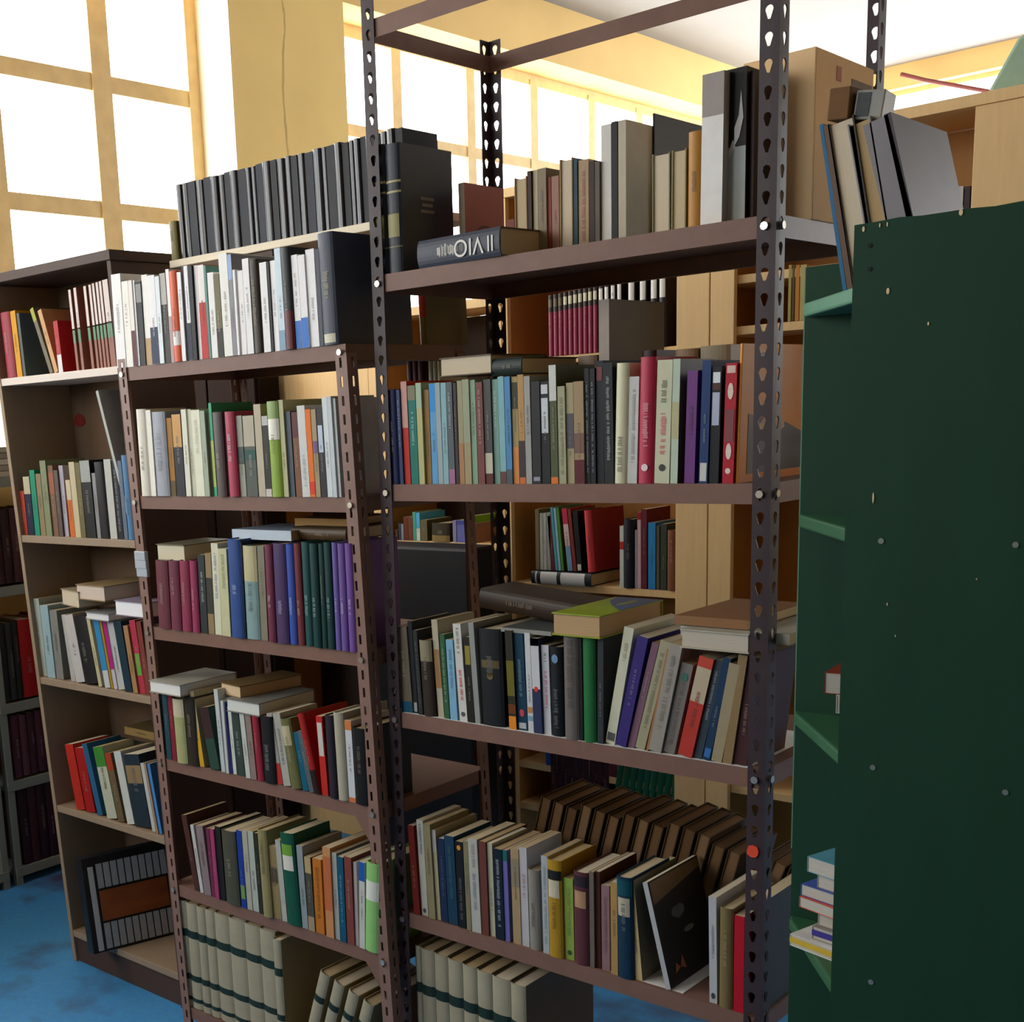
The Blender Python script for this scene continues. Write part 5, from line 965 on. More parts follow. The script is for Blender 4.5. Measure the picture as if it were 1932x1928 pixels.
["volume","leaning crimson volume with green patch, narrow wooden bookcase third shelf","books on the wooden bookcase third shelf",[-1.021,0.0626,0.945],[0,-6.77,0],[0.0271,0.1332,0.2147],"ac3448",None,"p",[["l",0.25,0.55,"58a038"]],0],
["volume","leaning brown red volume on the third shelf of the narrow wooden bookcase","books on the wooden bookcase third shelf",[-0.988,0.0595,0.945],[0,-5.95,0],[0.0221,0.1202,0.214],"7a3830",None,"p",[],0],
["volume","leaning red volume on the fourth shelf of the narrow wooden bookcase","books on the wooden bookcase fourth shelf",[-1.3917,0.0582,0.528],[0,-9.76,0],[0.0448,0.1417,0.2102],"b02a20",None,"p",[],0],
["volume","leaning dark red volume on the fourth shelf of the narrow wooden bookcase","books on the wooden bookcase fourth shelf",[-1.3452,0.0615,0.528],[0,-9.87,0],[0.0485,0.1403,0.2046],"9c1c1c",None,"p",[],0],
["volume","leaning blue slim volume on the fourth shelf of the narrow wooden bookcase","books on the wooden bookcase fourth shelf",[-1.2839,0.0612,0.528],[0,-13.61,0],[0.0265,0.1286,0.227],"2a5c80",None,"p",[],0],
["volume","leaning white volume with green head, narrow wooden bookcase fourth shelf","books on the wooden bookcase fourth shelf",[-1.2288,0.0576,0.528],[0,-11.67,0],[0.051,0.1162,0.2255],"b2b6a0",None,"p",[["b",0.72,1,"3c8030"]],0],
["volume","leaning brown volume with red head, narrow wooden bookcase fourth shelf","books on the wooden bookcase fourth shelf",[-1.1737,0.0583,0.528],[0,-11.52,0],[0.0309,0.1404,0.214],"66563c",None,"p",[["b",0.75,1,"a03c20"]],0],
["volume","leaning off white volume on the fourth shelf of the narrow wooden bookcase","books on the wooden bookcase fourth shelf",[-1.1326,0.061,0.528],[0,-10.57,0],[0.0356,0.1281,0.2247],"c0c4bc",None,"p",[],0],
["volume","leaning dark teal volume on the fourth shelf of the narrow wooden bookcase","books on the wooden bookcase fourth shelf",[-1.0928,0.0615,0.528],[0,-8.44,0],[0.0743,0.1343,0.2222],"22303a",None,"p",[["b",0.6,0.85,"8a7450"]],0],
["booklet","leaning thin white booklet on the fourth shelf of the narrow wooden bookcase","books on the wooden bookcase fourth shelf",[-1.0136,0.0628,0.528],[0,-9.37,0],[0.016,0.1155,0.2069],"b8b8b2",None,"p",[],0],
["booklet","leaning thin tan booklet on the fourth shelf of the narrow wooden bookcase","books on the wooden bookcase fourth shelf",[-0.9888,0.0578,0.528],[0,-9.56,0],[0.0092,0.1433,0.2103],"98826a",None,"p",[],0],
["booklet","leaning thin blue booklet on the fourth shelf of the narrow wooden bookcase","books on the wooden bookcase fourth shelf",[-0.9784,0.0612,0.528],[0,-9.45,0],[0.0129,0.1249,0.2106],"4a84c0",None,"p",[],0],
["ledger","first black ledger from the left in the row on the white plank","black ledgers on the white plank",[-0.8532,0.1901,2.14],[0.0,-1.2,0.0],[0.0208,0.125,0.1888],"10131a",None,"g",[],0],
["ledger","second black ledger from the left in the row on the white plank","black ledgers on the white plank",[-0.8316,0.1925,2.14],[0.0,-1.2,0.0],[0.0232,0.125,0.1888],"0c0e14",None,"g",[],0],
["ledger","third black ledger from the left in the row on the white plank","black ledgers on the white plank",[-0.8077,0.1903,2.14],[0.0,-1.2,0.0],[0.0304,0.125,0.1889],"151923",None,"p",[],0],
["ledger","fourth black ledger from the left in the row on the white plank","black ledgers on the white plank",[-0.7765,0.1938,2.14],[0.0,-1.2,0.0],[0.0304,0.125,0.1868],"0c0e14",None,"g",[],0],
["ledger","fifth black ledger from the left in the row on the white plank","black ledgers on the white plank",[-0.7453,0.193,2.14],[0.0,-1.2,0.0],[0.0304,0.125,0.1895],"1a1f2c",None,"p",[],0],
["ledger","sixth black ledger from the left in the row on the white plank","black ledgers on the white plank",[-0.7141,0.1908,2.14],[0.0,-1.2,0.0],[0.0268,0.125,0.1864],"0c0e14",None,"g",[],0],
["ledger","seventh black ledger from the left in the row on the white plank","black ledgers on the white plank",[-0.6865,0.1938,2.14],[0.0,-1.2,0.0],[0.0232,0.125,0.1861],"0c0e14",None,"g",[],0],
["ledger","eighth black ledger from the left in the row on the white plank","black ledgers on the white plank",[-0.6626,0.1925,2.14],[0.0,-1.2,0.0],[0.0232,0.125,0.1893],"151923",None,"p",[],0],
["ledger","ninth black ledger from the left in the row on the white plank","black ledgers on the white plank",[-0.6386,0.1905,2.14],[0.0,-1.2,0.0],[0.0268,0.125,0.1879],"10131a",None,"g",[],0],
["ledger","tenth black ledger from the left in the row on the white plank","black ledgers on the white plank",[-0.611,0.1913,2.14],[0.0,-1.2,0.0],[0.0304,0.125,0.1872],"151923",None,"p",[],0],
["ledger","eleventh black ledger from the left in the row on the white plank","black ledgers on the white plank",[-0.5798,0.191,2.14],[0.0,-1.2,0.0],[0.0172,0.125,0.1861],"151923",None,"g",[],0],
["ledger","twelfth black ledger from the left in the row on the white plank","black ledgers on the white plank",[-0.5618,0.193,2.14],[0.0,-1.2,0.0],[0.0172,0.125,0.1862],"151923",None,"g",[],0],
["ledger","thirteenth black ledger from the left in the row on the white plank","black ledgers on the white plank",[-0.5439,0.1924,2.14],[0.0,-1.2,0.0],[0.0232,0.125,0.1891],"1a1f2c",None,"p",[],0],
["ledger","fourteenth black ledger from the left in the row on the white plank","black ledgers on the white plank",[-0.5199,0.1925,2.14],[0.0,-1.2,0.0],[0.0304,0.125,0.1894],"0c0e14",None,"g",[],0],
["ledger","fifteenth black ledger from the left in the row on the white plank","black ledgers on the white plank",[-0.4887,0.1901,2.14],[0.0,-1.2,0.0],[0.0208,0.125,0.1892],"0c0e14",None,"p",[],0],
["ledger","sixteenth black ledger from the left in the row on the white plank","black ledgers on the white plank",[-0.4671,0.1928,2.14],[0.0,-1.2,0.0],[0.0268,0.125,0.1874],"10131a",None,"g",[],0],
["ledger","seventeenth black ledger from the left in the row on the white plank","black ledgers on the white plank",[-0.4395,0.1933,2.14],[0.0,-1.2,0.0],[0.0232,0.125,0.1889],"151923",None,"g",[],0],
["ledger","eighteenth black ledger from the left in the row on the white plank","black ledgers on the white plank",[-0.4155,0.19,2.14],[0.0,-1.2,0.0],[0.0208,0.125,0.1867],"10131a",None,"p",[],0],
["ledger","nineteenth black ledger from the left in the row on the white plank","black ledgers on the white plank",[-0.394,0.193,2.14],[0.0,-1.2,0.0],[0.0232,0.125,0.1872],"0c0e14",None,"g",[],0],
["ledger","twentieth black ledger from the left in the row on the white plank","black ledgers on the white plank",[-0.37,0.192,2.14],[0.0,-1.2,0.0],[0.0268,0.125,0.186],"1a1f2c",None,"p",[],0],
["ledger","twenty-first black ledger from the left in the row on the white plank","black ledgers on the white plank",[-0.3424,0.1933,2.14],[0.0,-1.2,0.0],[0.0268,0.125,0.1888],"1a1f2c",None,"g",[],0],
["ledger","twenty-second black ledger from the left in the row on the white plank","black ledgers on the white plank",[-0.3148,0.1938,2.14],[0.0,-1.2,0.0],[0.0172,0.125,0.1884],"151923",None,"g",[],0],
["ledger","twenty-third black ledger from the left in the row on the white plank","black ledgers on the white plank",[-0.2968,0.1906,2.14],[0.0,-1.2,0.0],[0.0268,0.125,0.1883],"10131a",None,"p",[],0],
["ledger","twenty-fourth black ledger from the left in the row on the white plank","black ledgers on the white plank",[-0.2693,0.1909,2.14],[0.0,-1.2,0.0],[0.0208,0.125,0.1898],"10131a",None,"g",[],0],
["ledger","twenty-fifth black ledger from the left in the row on the white plank","black ledgers on the white plank",[-0.2477,0.1925,2.14],[0.0,-1.2,0.0],[0.0208,0.125,0.1864],"0c0e14",None,"p",[],0],
["ledger","twenty-sixth black ledger from the left in the row on the white plank","black ledgers on the white plank",[-0.2261,0.194,2.14],[0.0,-1.2,0.0],[0.0172,0.125,0.188],"0c0e14",None,"g",[],0],
["ledger","twenty-seventh black ledger from the left in the row on the white plank","black ledgers on the white plank",[-0.2081,0.1914,2.14],[0.0,-1.2,0.0],[0.0172,0.125,0.1885],"1a1f2c",None,"g",[],0],
["ledger","twenty-eighth black ledger from the left in the row on the white plank","black ledgers on the white plank",[-0.1901,0.1936,2.14],[0.0,-1.2,0.0],[0.0172,0.125,0.1897],"0c0e14",None,"p",[],0],
["ledger","twenty-ninth black ledger from the left in the row on the white plank","black ledgers on the white plank",[-0.1721,0.1926,2.14],[0.0,-1.2,0.0],[0.0172,0.125,0.1877],"151923",None,"g",[],0],
["ledger","thirtieth black ledger from the left in the row on the white plank","black ledgers on the white plank",[-0.1541,0.1911,2.14],[0.0,-1.2,0.0],[0.0268,0.125,0.1868],"10131a",None,"p",[],0],
["ledger","thirty-first black ledger from the left in the row on the white plank","black ledgers on the white plank",[-0.1266,0.1935,2.14],[0.0,-1.2,0.0],[0.0208,0.125,0.1875],"10131a",None,"g",[],0],
["ledger","thirty-second black ledger from the left in the row on the white plank","black ledgers on the white plank",[-0.105,0.1905,2.14],[0.0,-1.2,0.0],[0.0232,0.125,0.1898],"0c0e14",None,"g",[],0],
["ledger","thirty-third black ledger from the left in the row on the white plank","black ledgers on the white plank",[-0.081,0.1913,2.14],[0.0,-1.2,0.0],[0.0208,0.125,0.1874],"10131a",None,"p",[],0],
["book","olive book at the left end of the white plank","books on the white plank",[-0.8952,0.19,2.14],[0.0,-1.0,0.0],[0.03,0.1,0.1],"7c7444",None,"h",[],0],
["volume","olive volume standing at the back right corner of the left brown rack top","books on the left rack top shelf",[-0.078,0.25,1.8547],[0.0,-2.0,0.0],[0.02,0.155,0.21],"6a5c30","5c4c24","h",[["b",0.3,0.9,"a02c20"]],0],
["volume","first cream volume with green bands from the left under the left rack","cream volumes under the left rack",[-0.806,-0.0319,0.085],[0.0,0.0,0.0],[0.0441,0.25,0.315],"a29c84","90805c","h",[["b",0.26,0.32,"1c3028"],["b",0.67,0.745,"1c3028"],["b",0.06,0.1,"1c3028"]],0],
["volume","second cream volume with green bands from the left under the left rack","cream volumes under the left rack",[-0.7608,-0.0319,0.085],[0.0,0.0,0.0],[0.0452,0.25,0.315],"a29c84","90805c","h",[["b",0.26,0.32,"1c3028"],["b",0.67,0.745,"1c3028"],["b",0.06,0.1,"1c3028"]],0],
["volume","third cream volume with green bands from the left under the left rack","cream volumes under the left rack",[-0.7147,-0.0319,0.085],[0.0,0.0,0.0],[0.0352,0.25,0.315],"a29c84","90805c","h",[["b",0.26,0.32,"1c3028"],["b",0.67,0.745,"1c3028"],["b",0.06,0.1,"1c3028"]],0],
["volume","fourth cream volume with green bands from the left under the left rack","cream volumes under the left rack",[-0.6785,-0.0319,0.085],[0.0,0.0,0.0],[0.038,0.25,0.315],"a29c84","90805c","h",[["b",0.26,0.32,"1c3028"],["b",0.67,0.745,"1c3028"],["b",0.06,0.1,"1c3028"]],0],
["volume","fifth cream volume with green bands from the left under the left rack","cream volumes under the left rack",[-0.6395,-0.0319,0.085],[0.0,0.0,0.0],[0.0574,0.25,0.315],"a29c84","90805c","h",[["b",0.26,0.32,"1c3028"],["b",0.67,0.745,"1c3028"],["b",0.06,0.1,"1c3028"]],0],
["volume","sixth cream volume with green bands from the left under the left rack","cream volumes under the left rack",[-0.5811,-0.0319,0.085],[0.0,0.0,0.0],[0.0626,0.25,0.315],"a29c84","90805c","h",[["b",0.26,0.32,"1c3028"],["b",0.67,0.745,"1c3028"],["b",0.06,0.1,"1c3028"]],0],
["volume","seventh cream volume with green bands from the left under the left rack","cream volumes under the left rack",[-0.5175,-0.0319,0.085],[0.0,0.0,0.0],[0.0579,0.25,0.315],"a29c84","90805c","h",[["b",0.26,0.32,"1c3028"],["b",0.67,0.745,"1c3028"],["b",0.06,0.1,"1c3028"]],0],
["volume","eighth cream volume with green bands from the left under the left rack","cream volumes under the left rack",[-0.4586,-0.0319,0.085],[0.0,0.0,0.0],[0.0585,0.25,0.315],"a29c84","90805c","h",[["b",0.26,0.32,"1c3028"],["b",0.67,0.745,"1c3028"],["b",0.06,0.1,"1c3028"]],0],
["volume","ninth cream volume, standing apart with its broad cover in view, left rack bottom","cream volumes under the left rack",[-0.3978,-0.0419,0.085],[0.0,0.0,0.0],[0.03,0.25,0.305],"a29c84","90805c","h",[["b",0.26,0.32,"1c3028"],["b",0.67,0.745,"1c3028"],["b",0.06,0.1,"1c3028"]],0],
["volume","first of four slumped cream volumes in the left rack bottom corner","cream volumes under the left rack",[-0.3128,-0.0439,0.0961],[0.0,19.0,0.0],[0.034,0.22,0.27],"a29c84","90805c","h",[["b",0.26,0.32,"1c3028"],["b",0.67,0.745,"1c3028"],["b",0.06,0.1,"1c3028"]],0],
["volume","second of four slumped cream volumes in the left rack bottom corner","cream volumes under the left rack",[-0.2608,-0.0439,0.0961],[0.0,19.0,0.0],[0.034,0.22,0.258],"a29c84","90805c","h",[["b",0.26,0.32,"1c3028"],["b",0.67,0.745,"1c3028"],["b",0.06,0.1,"1c3028"]],0],
["volume","third of four slumped cream volumes in the left rack bottom corner","cream volumes under the left rack",[-0.2088,-0.0439,0.0961],[0.0,19.0,0.0],[0.034,0.22,0.246],"a29c84","90805c","h",[["b",0.26,0.32,"1c3028"],["b",0.67,0.745,"1c3028"],["b",0.06,0.1,"1c3028"]],0],
["volume","fourth of four slumped cream volumes in the left rack bottom corner","cream volumes under the left rack",[-0.1568,-0.0439,0.0961],[0.0,19.0,0.0],[0.034,0.22,0.234],"a29c84","90805c","h",[["b",0.26,0.32,"1c3028"],["b",0.67,0.745,"1c3028"],["b",0.06,0.1,"1c3028"]],0],
["volume","first cream volume with green bands from the left under the tall rack","cream volumes under the tall rack",[0.034,0.02,0.11],[0.0,0.0,0.0],[0.0168,0.27,0.3544],"a29c84","5c5340","h",[["b",0.26,0.32,"1c3028"],["b",0.67,0.745,"1c3028"],["b",0.06,0.1,"1c3028"]],0],
["volume","second cream volume with green bands from the left under the tall rack","cream volumes under the tall rack",[0.0519,0.02,0.11],[0.0,0.0,0.0],[0.0397,0.27,0.3534],"a29c84","5c5340","h",[["b",0.26,0.32,"1c3028"],["b",0.67,0.745,"1c3028"],["b",0.06,0.1,"1c3028"]],0],
["volume","third cream volume with green bands from the left under the tall rack","cream volumes under the tall rack",[0.0926,0.02,0.11],[0.0,0.0,0.0],[0.0394,0.27,0.3513],"a29c84","5c5340","h",[["b",0.26,0.32,"1c3028"],["b",0.67,0.745,"1c3028"],["b",0.06,0.1,"1c3028"]],0],
["volume","fourth cream volume with green bands from the left under the tall rack","cream volumes under the tall rack",[0.133,0.02,0.11],[0.0,0.0,0.0],[0.0424,0.27,0.3491],"a29c84","5c5340","h",[["b",0.26,0.32,"1c3028"],["b",0.67,0.745,"1c3028"],["b",0.06,0.1,"1c3028"]],0],
["volume","fifth cream volume with green bands from the left under the tall rack","cream volumes under the tall rack",[0.1764,0.02,0.11],[0.0,0.0,0.0],[0.0403,0.27,0.3468],"a29c84","5c5340","h",[["b",0.26,0.32,"1c3028"],["b",0.67,0.745,"1c3028"],["b",0.06,0.1,"1c3028"]],0],
["volume","sixth cream volume with green bands from the left under the tall rack","cream volumes under the tall rack",[0.2177,0.02,0.11],[0.0,0.0,0.0],[0.0415,0.27,0.3448],"a29c84","5c5340","h",[["b",0.26,0.32,"1c3028"],["b",0.67,0.745,"1c3028"],["b",0.06,0.1,"1c3028"]],0],
["volume","seventh cream volume with green bands from the left under the tall rack","cream volumes under the tall rack",[0.2602,0.02,0.11],[0.0,0.0,0.0],[0.0501,0.27,0.3425],"a29c84","5c5340","h",[["b",0.26,0.32,"1c3028"],["b",0.67,0.745,"1c3028"],["b",0.06,0.1,"1c3028"]],0],
["volume","eighth cream volume with green bands from the left under the tall rack","cream volumes under the tall rack",[0.3113,0.02,0.11],[0.0,0.0,0.0],[0.0404,0.27,0.3398],"a29c84","5c5340","h",[["b",0.26,0.32,"1c3028"],["b",0.67,0.745,"1c3028"],["b",0.06,0.1,"1c3028"]],0],
["book","cream block of a book lying on the maroon volumes, left brown rack","books lying on top of the rows",[-0.656,-0.035,1.354],[0.0,-90.0,0.0],[0.0431,0.17,0.115],"ccc6ae","6c6650","w",[],0],
["book","pale blue book lying flat on the third shelf of the left brown rack","books lying on top of the rows",[-0.282,-0.01,1.416],[0.0,-90.0,0.0],[0.0241,0.16,0.211],"b8c8d8","8a98a8","p",[],0],
["box","tan wooden tray lying flat on the third shelf of the left rack","books lying on top of the rows",[-0.17,0.07,1.444],[0.0,-90.0,0.0],[0.0192,0.16,0.179],"b08848","8a6434","p",[],0],
["book","dark brown book lying under the tan tray on the left rack","books lying on top of the rows",[-0.127,0.02,1.417],[0.0,-90.0,0.0],[0.0295,0.17,0.182],"4a3824","3a2c1c","h",[],0],
["book","white book lying across the left post of the left brown rack","books lying on top of the rows",[-0.664,-0.075,1.002],[0.0,-90.0,0.0],[0.0322,0.2,0.131],"dcdcd8","9a968a","w",[],0],
["book","peach cream block lying on the fourth shelf of the left brown rack","books lying on top of the rows",[-0.479,-0.03,1.011],[0.0,-90.0,-8.0],[0.0322,0.2,0.091],"ccb494","6a5430","w",[],0],
["book","white block of a book lying above crimson volume, left brown rack","books lying on top of the rows",[-0.389,-0.05,0.979],[0.0,-90.0,0.0],[0.034,0.2,0.124],"d0d4cc","70706a","w",[],0],
["book","black book with white upside-down lettering lying on the tall rack top shelf","books lying on top of the rows",[0.345,-0.005,1.9923],[0.0,-90.0,-3.0],[0.0548,0.2,0.218],"3a3f4c","5a5032","h",[["x",0,1,"d4d4cc"]],0],
["book","brown book lying on the row of the tall rack second shelf","books lying on top of the rows",[0.288,0.03,1.771],[0.0,-90.0,0.0],[0.0389,0.2,0.135],"6e4a26","4a341c","f",[],0],
["book","dark green black book lying on the tall rack second shelf row","books lying on top of the rows",[0.359,0.04,1.765],[0.0,-90.0,0.0],[0.0338,0.2,0.075],"22302e","1a2422","h",[],0],
["book","thick book with lime and blue cover lying on the tall rack third shelf","books lying on top of the rows",[0.566,-0.012,1.25],[0.0,-90.0,0.0],[0.0455,0.24,0.111],"b89a74","8ea028","w",[],6],
["book","whitish slab of a book lying at the right of the third shelf","books lying on top of the rows",[0.867,-0.004,1.247],[0.0,-90.0,0.0],[0.0356,0.24,0.135],"c0b8a8","b0ac9c","w",[],0],
["book","second whitish slab lying over the leaning books of the third shelf","books lying on top of the rows",[0.926,0.03,1.263],[0.0,-90.0,0.0],[0.0192,0.24,0.211],"a8a698","a0a090","p",[],0],
["book","brown covered book topping the slabs on the tall rack third shelf","books lying on top of the rows",[0.849,0.03,1.284],[0.0,-90.0,0.0],[0.0175,0.24,0.146],"8a6644","80583a","p",[],0],
["book","dark leather book lying at the back of the tall rack third shelf","books lying on top of the rows",[0.45,0.1,1.25],[0.0,-85.0,0.0],[0.0434,0.12,0.26],"33261c","2c2018","h",[],0],
["book","pale edged thin book lying on petrol blue volume, tall rack third shelf","books lying on top of the rows",[0.438,0.01,1.242],[0.0,-90.0,0.0],[0.0092,0.2,0.125],"8a8a84","4a4e4c","p",[],0],
["book","cream book lying open edged on the wooden bookcase third shelf","books lying on top of the rows",[-1.244,0.03,1.185],[0.0,-90.0,-12.0],[0.0488,0.16,0.131],"c0b49c","94866c","w",[],0],
["book","pinkish white block lying on the wooden bookcase third shelf","books lying on top of the rows",[-1.118,0.035,1.211],[0.0,-90.0,0.0],[0.0445,0.2,0.141],"ccbcac","8a7450","w",[],0],
["book","white block lying at the wooden bookcase right edge","books lying on top of the rows",[-0.883,0.0,1.184],[0.0,-90.0,0.0],[0.043,0.16,0.142],"e8e8ec","7a7080","w",[],0],
["book","small white book lying on the leaning row of the wooden bookcase","books lying on top of the rows",[-1.114,0.04,1.152],[0.0,-90.0,0.0],[0.0222,0.14,0.114],"d8d8d8","8a8a88","w",[],0],
["book","tan board book lying at the back of the wooden bookcase fourth shelf","books lying on top of the rows",[-1.077,0.16,0.773],[0.0,-90.0,0.0],[0.0243,0.1,0.168],"8a7448","6c5a38","p",[],0],
["book","dusty teal book lying at the back of the wooden bookcase fourth shelf","books lying on top of the rows",[-1.271,0.17,0.689],[0.0,-90.0,0.0],[0.0259,0.1,0.331],"3a4440","2c3836","p",[],0],
["box_file","grey taupe box file standing tall behind the second shelf row","books in the back row of the tall rack second shelf",[0.435,0.2,1.5484],[0.0,0.0,0.0],[0.024,0.22,0.3576],"b0a8a0","4a4234","p",[],0],
["book","tall rust orange book behind the olive spine, tall rack second shelf","books in the back row of the tall rack second shelf",[0.337,0.2,1.5484],[0.0,0.0,0.0],[0.063,0.12,0.2336],"9c4a22",None,"h",[],0],
["book","dark brown book behind the dark grey spines, tall rack second shelf","books in the back row of the tall rack second shelf",[0.27,0.2,1.5484],[0.0,0.0,0.0],[0.061,0.12,0.2406],"2c2018",None,"h",[],0],
["book","dusty pink box behind the black spines, tall rack second shelf","books in the back row of the tall rack second shelf",[0.385,0.2,1.5484],[0.0,0.0,0.0],[0.046,0.1,0.2496],"8a7868",None,"h",[],0],
["book","peach brown book behind the cream volume, tall rack second shelf","books in the back row of the tall rack second shelf",[0.506,0.2,1.5484],[0.0,0.0,0.0],[0.026,0.12,0.2286],"a06840",None,"h",[],0],
["book","dark maroon book behind the crimson volume, tall rack second shelf","books in the back row of the tall rack second shelf",[0.535,0.2,1.5484],[0.0,0.0,0.0],[0.032,0.12,0.2496],"38181c",None,"h",[],0],
["book","tan book behind the cream volume with red title, tall rack second shelf","books in the back row of the tall rack second shelf",[0.608,0.2,1.5484],[0.0,0.0,0.0],[0.048,0.12,0.2466],"86684a",None,"h",[],0],
["book","buff book behind the navy spine, tall rack second shelf","books in the back row of the tall rack second shelf",[0.661,0.2,1.5484],[0.0,0.0,0.0],[0.062,0.12,0.2486],"8a7a60",None,"h",[],0],
["book","small dark red spine at the back left of the tall rack second shelf","books in the back row of the tall rack second shelf",[-0.14,0.27,1.5484],[0.0,0.0,0.0],[0.013,0.1,0.2746],"4a2028",None,"h",[],0],
["book","small plum red spine at the back left of the tall rack second shelf","books in the back row of the tall rack second shelf",[-0.123,0.27,1.5484],[0.0,0.0,0.0],[0.012,0.1,0.2736],"5a2830",None,"h",[],0],
["book","small wine red spine at the back left of the tall rack second shelf","books in the back row of the tall rack second shelf",[-0.107,0.27,1.5484],[0.0,0.0,0.0],[0.014,0.1,0.2726],"4a1c28",None,"h",[],0],
["book","small pale cream spine at the back left of the tall rack second shelf","books in the back row of the tall rack second shelf",[-0.074,0.27,1.5484],[0.0,0.0,0.0],[0.01,0.1,0.2706],"b0b098",None,"h",[],0],
["book","small cream grey spine at the back left of the tall rack second shelf","books in the back row of the tall rack second shelf",[-0.06,0.27,1.5484],[0.0,0.0,0.0],[0.009,0.1,0.2696],"a0a488",None,"h",[],0],
["book","small soft cream spine at the back left of the tall rack second shelf","books in the back row of the tall rack second shelf",[-0.047,0.27,1.5484],[0.0,0.0,0.0],[0.009,0.1,0.2686],"b0ac90",None,"h",[],0],
["book","first brown book from the left in the back row of the tall rack fourth shelf","brown books in the back row of the tall rack fourth shelf",[0.2,0.215,0.562],[0.0,14.0,0.0],[0.027,0.17,0.27],"6e5438","46341f","w",[],0],
["book","second brown book from the left in the back row of the tall rack fourth shelf","brown books in the back row of the tall rack fourth shelf",[0.236,0.215,0.562],[0.0,14.0,0.0],[0.027,0.17,0.264],"7a5e42","46341f","w",[],0],
["book","third brown book from the left in the back row of the tall rack fourth shelf","brown books in the back row of the tall rack fourth shelf",[0.272,0.215,0.562],[0.0,14.0,0.0],[0.027,0.17,0.258],"664c32","46341f","w",[],0],
["book","fourth brown book from the left in the back row of the tall rack fourth shelf","brown books in the back row of the tall rack fourth shelf",[0.308,0.215,0.562],[0.0,14.0,0.0],[0.027,0.17,0.27],"80664a","46341f","w",[],0],
["book","fifth brown book from the left in the back row of the tall rack fourth shelf","brown books in the back row of the tall rack fourth shelf",[0.344,0.215,0.562],[0.0,14.0,0.0],[0.027,0.17,0.264],"6e5438","46341f","w",[],0],
["book","sixth brown book from the left in the back row of the tall rack fourth shelf","brown books in the back row of the tall rack fourth shelf",[0.38,0.215,0.562],[0.0,14.0,0.0],[0.027,0.17,0.258],"7a5e42","46341f","w",[],0],
["book","seventh brown book from the left in the back row of the tall rack fourth shelf","brown books in the back row of the tall rack fourth shelf",[0.416,0.215,0.562],[0.0,14.0,0.0],[0.027,0.17,0.27],"664c32","46341f","w",[],0],
["book","eighth brown book from the left in the back row of the tall rack fourth shelf","brown books in the back row of the tall rack fourth shelf",[0.452,0.215,0.562],[0.0,14.0,0.0],[0.027,0.17,0.264],"80664a","46341f","w",[],0],
["book","ninth brown book from the left in the back row of the tall rack fourth shelf","brown books in the back row of the tall rack fourth shelf",[0.488,0.215,0.562],[0.0,14.0,0.0],[0.027,0.17,0.258],"6e5438","46341f","w",[],0],
["book","tenth brown book from the left in the back row of the tall rack fourth shelf","brown books in the back row of the tall rack fourth shelf",[0.524,0.215,0.562],[0.0,14.0,0.0],[0.027,0.17,0.27],"7a5e42","46341f","w",[],0],
["book","eleventh brown book from the left in the back row of the tall rack fourth shelf","brown books in the back row of the tall rack fourth shelf",[0.56,0.215,0.562],[0.0,14.0,0.0],[0.027,0.17,0.264],"664c32","46341f","w",[],0],
["book","twelfth brown book from the left in the back row of the tall rack fourth shelf","brown books in the back row of the tall rack fourth shelf",[0.596,0.215,0.562],[0.0,14.0,0.0],[0.027,0.17,0.258],"80664a","46341f","w",[],0],
["book","thirteenth brown book from the left in the back row of the tall rack fourth shelf","brown books in the back row of the tall rack fourth shelf",[0.632,0.215,0.562],[0.0,14.0,0.0],[0.027,0.17,0.24],"6e5438","46341f","w",[],0],
["book","fourteenth brown book from the left in the back row of the tall rack fourth shelf","brown books in the back row of the tall rack fourth shelf",[0.668,0.215,0.562],[0.0,14.0,0.0],[0.027,0.17,0.234],"7a5e42","46341f","w",[],0],
["book","fifteenth brown book from the left in the back row of the tall rack fourth shelf","brown books in the back row of the tall rack fourth shelf",[0.704,0.215,0.562],[0.0,20.0,0.0],[0.027,0.17,0.228],"664c32","46341f","w",[],0],
["book","sixteenth brown book from the left in the back row of the tall rack fourth shelf","brown books in the back row of the tall rack fourth shelf",[0.74,0.215,0.562],[0.0,20.0,0.0],[0.027,0.17,0.24],"80664a","46341f","w",[],0],
["book","seventeenth brown book from the left in the back row of the tall rack fourth shelf","brown books in the back row of the tall rack fourth shelf",[0.776,0.215,0.562],[0.0,20.0,0.0],[0.027,0.17,0.234],"6e5438","46341f","w",[],0],
["book","first of two big dark gilt-banded volumes beside the rack post","large dark reference volumes on the tall rack",[-0.0029,0.012,1.9923],[0.0,0.0,0.0],[0.0405,0.17,0.2623],"1e2430",None,"h",[["l",0.28,0.46,"8a8656"],["b",0.62,0.64,"a8a070"],["b",0.7,0.72,"a8a070"],["b",0.2,0.21,"8a8656"]],0],
["book","second of two big dark volumes, its black cover in view","large dark reference volumes on the tall rack",[0.0396,0.012,1.9923],[0.0,0.0,0.0],[0.0401,0.172,0.2583],"20262f","1a1f24","h",[["l",0.28,0.46,"8a8656"],["b",0.62,0.64,"a8a070"],["b",0.7,0.72,"a8a070"],["b",0.2,0.21,"8a8656"]],3],
["book","dull pink book with a ring emblem on the tall rack top shelf","books on the tall rack top shelf",[0.1146,0.16,1.9923],[0.0,0.0,0.0],[0.016,0.14,0.185],"c8c2b4","a8605a","p",[],4],
["album","white magazine file beside a black album on the tall rack","tall albums by the cardboard box",[0.748,0.03,1.9923],[0.0,0.5,0.0],[0.04,0.22,0.249],"e8e8e4","b0b0ac","p",[["b",0.72,1,"a09894"]],0],
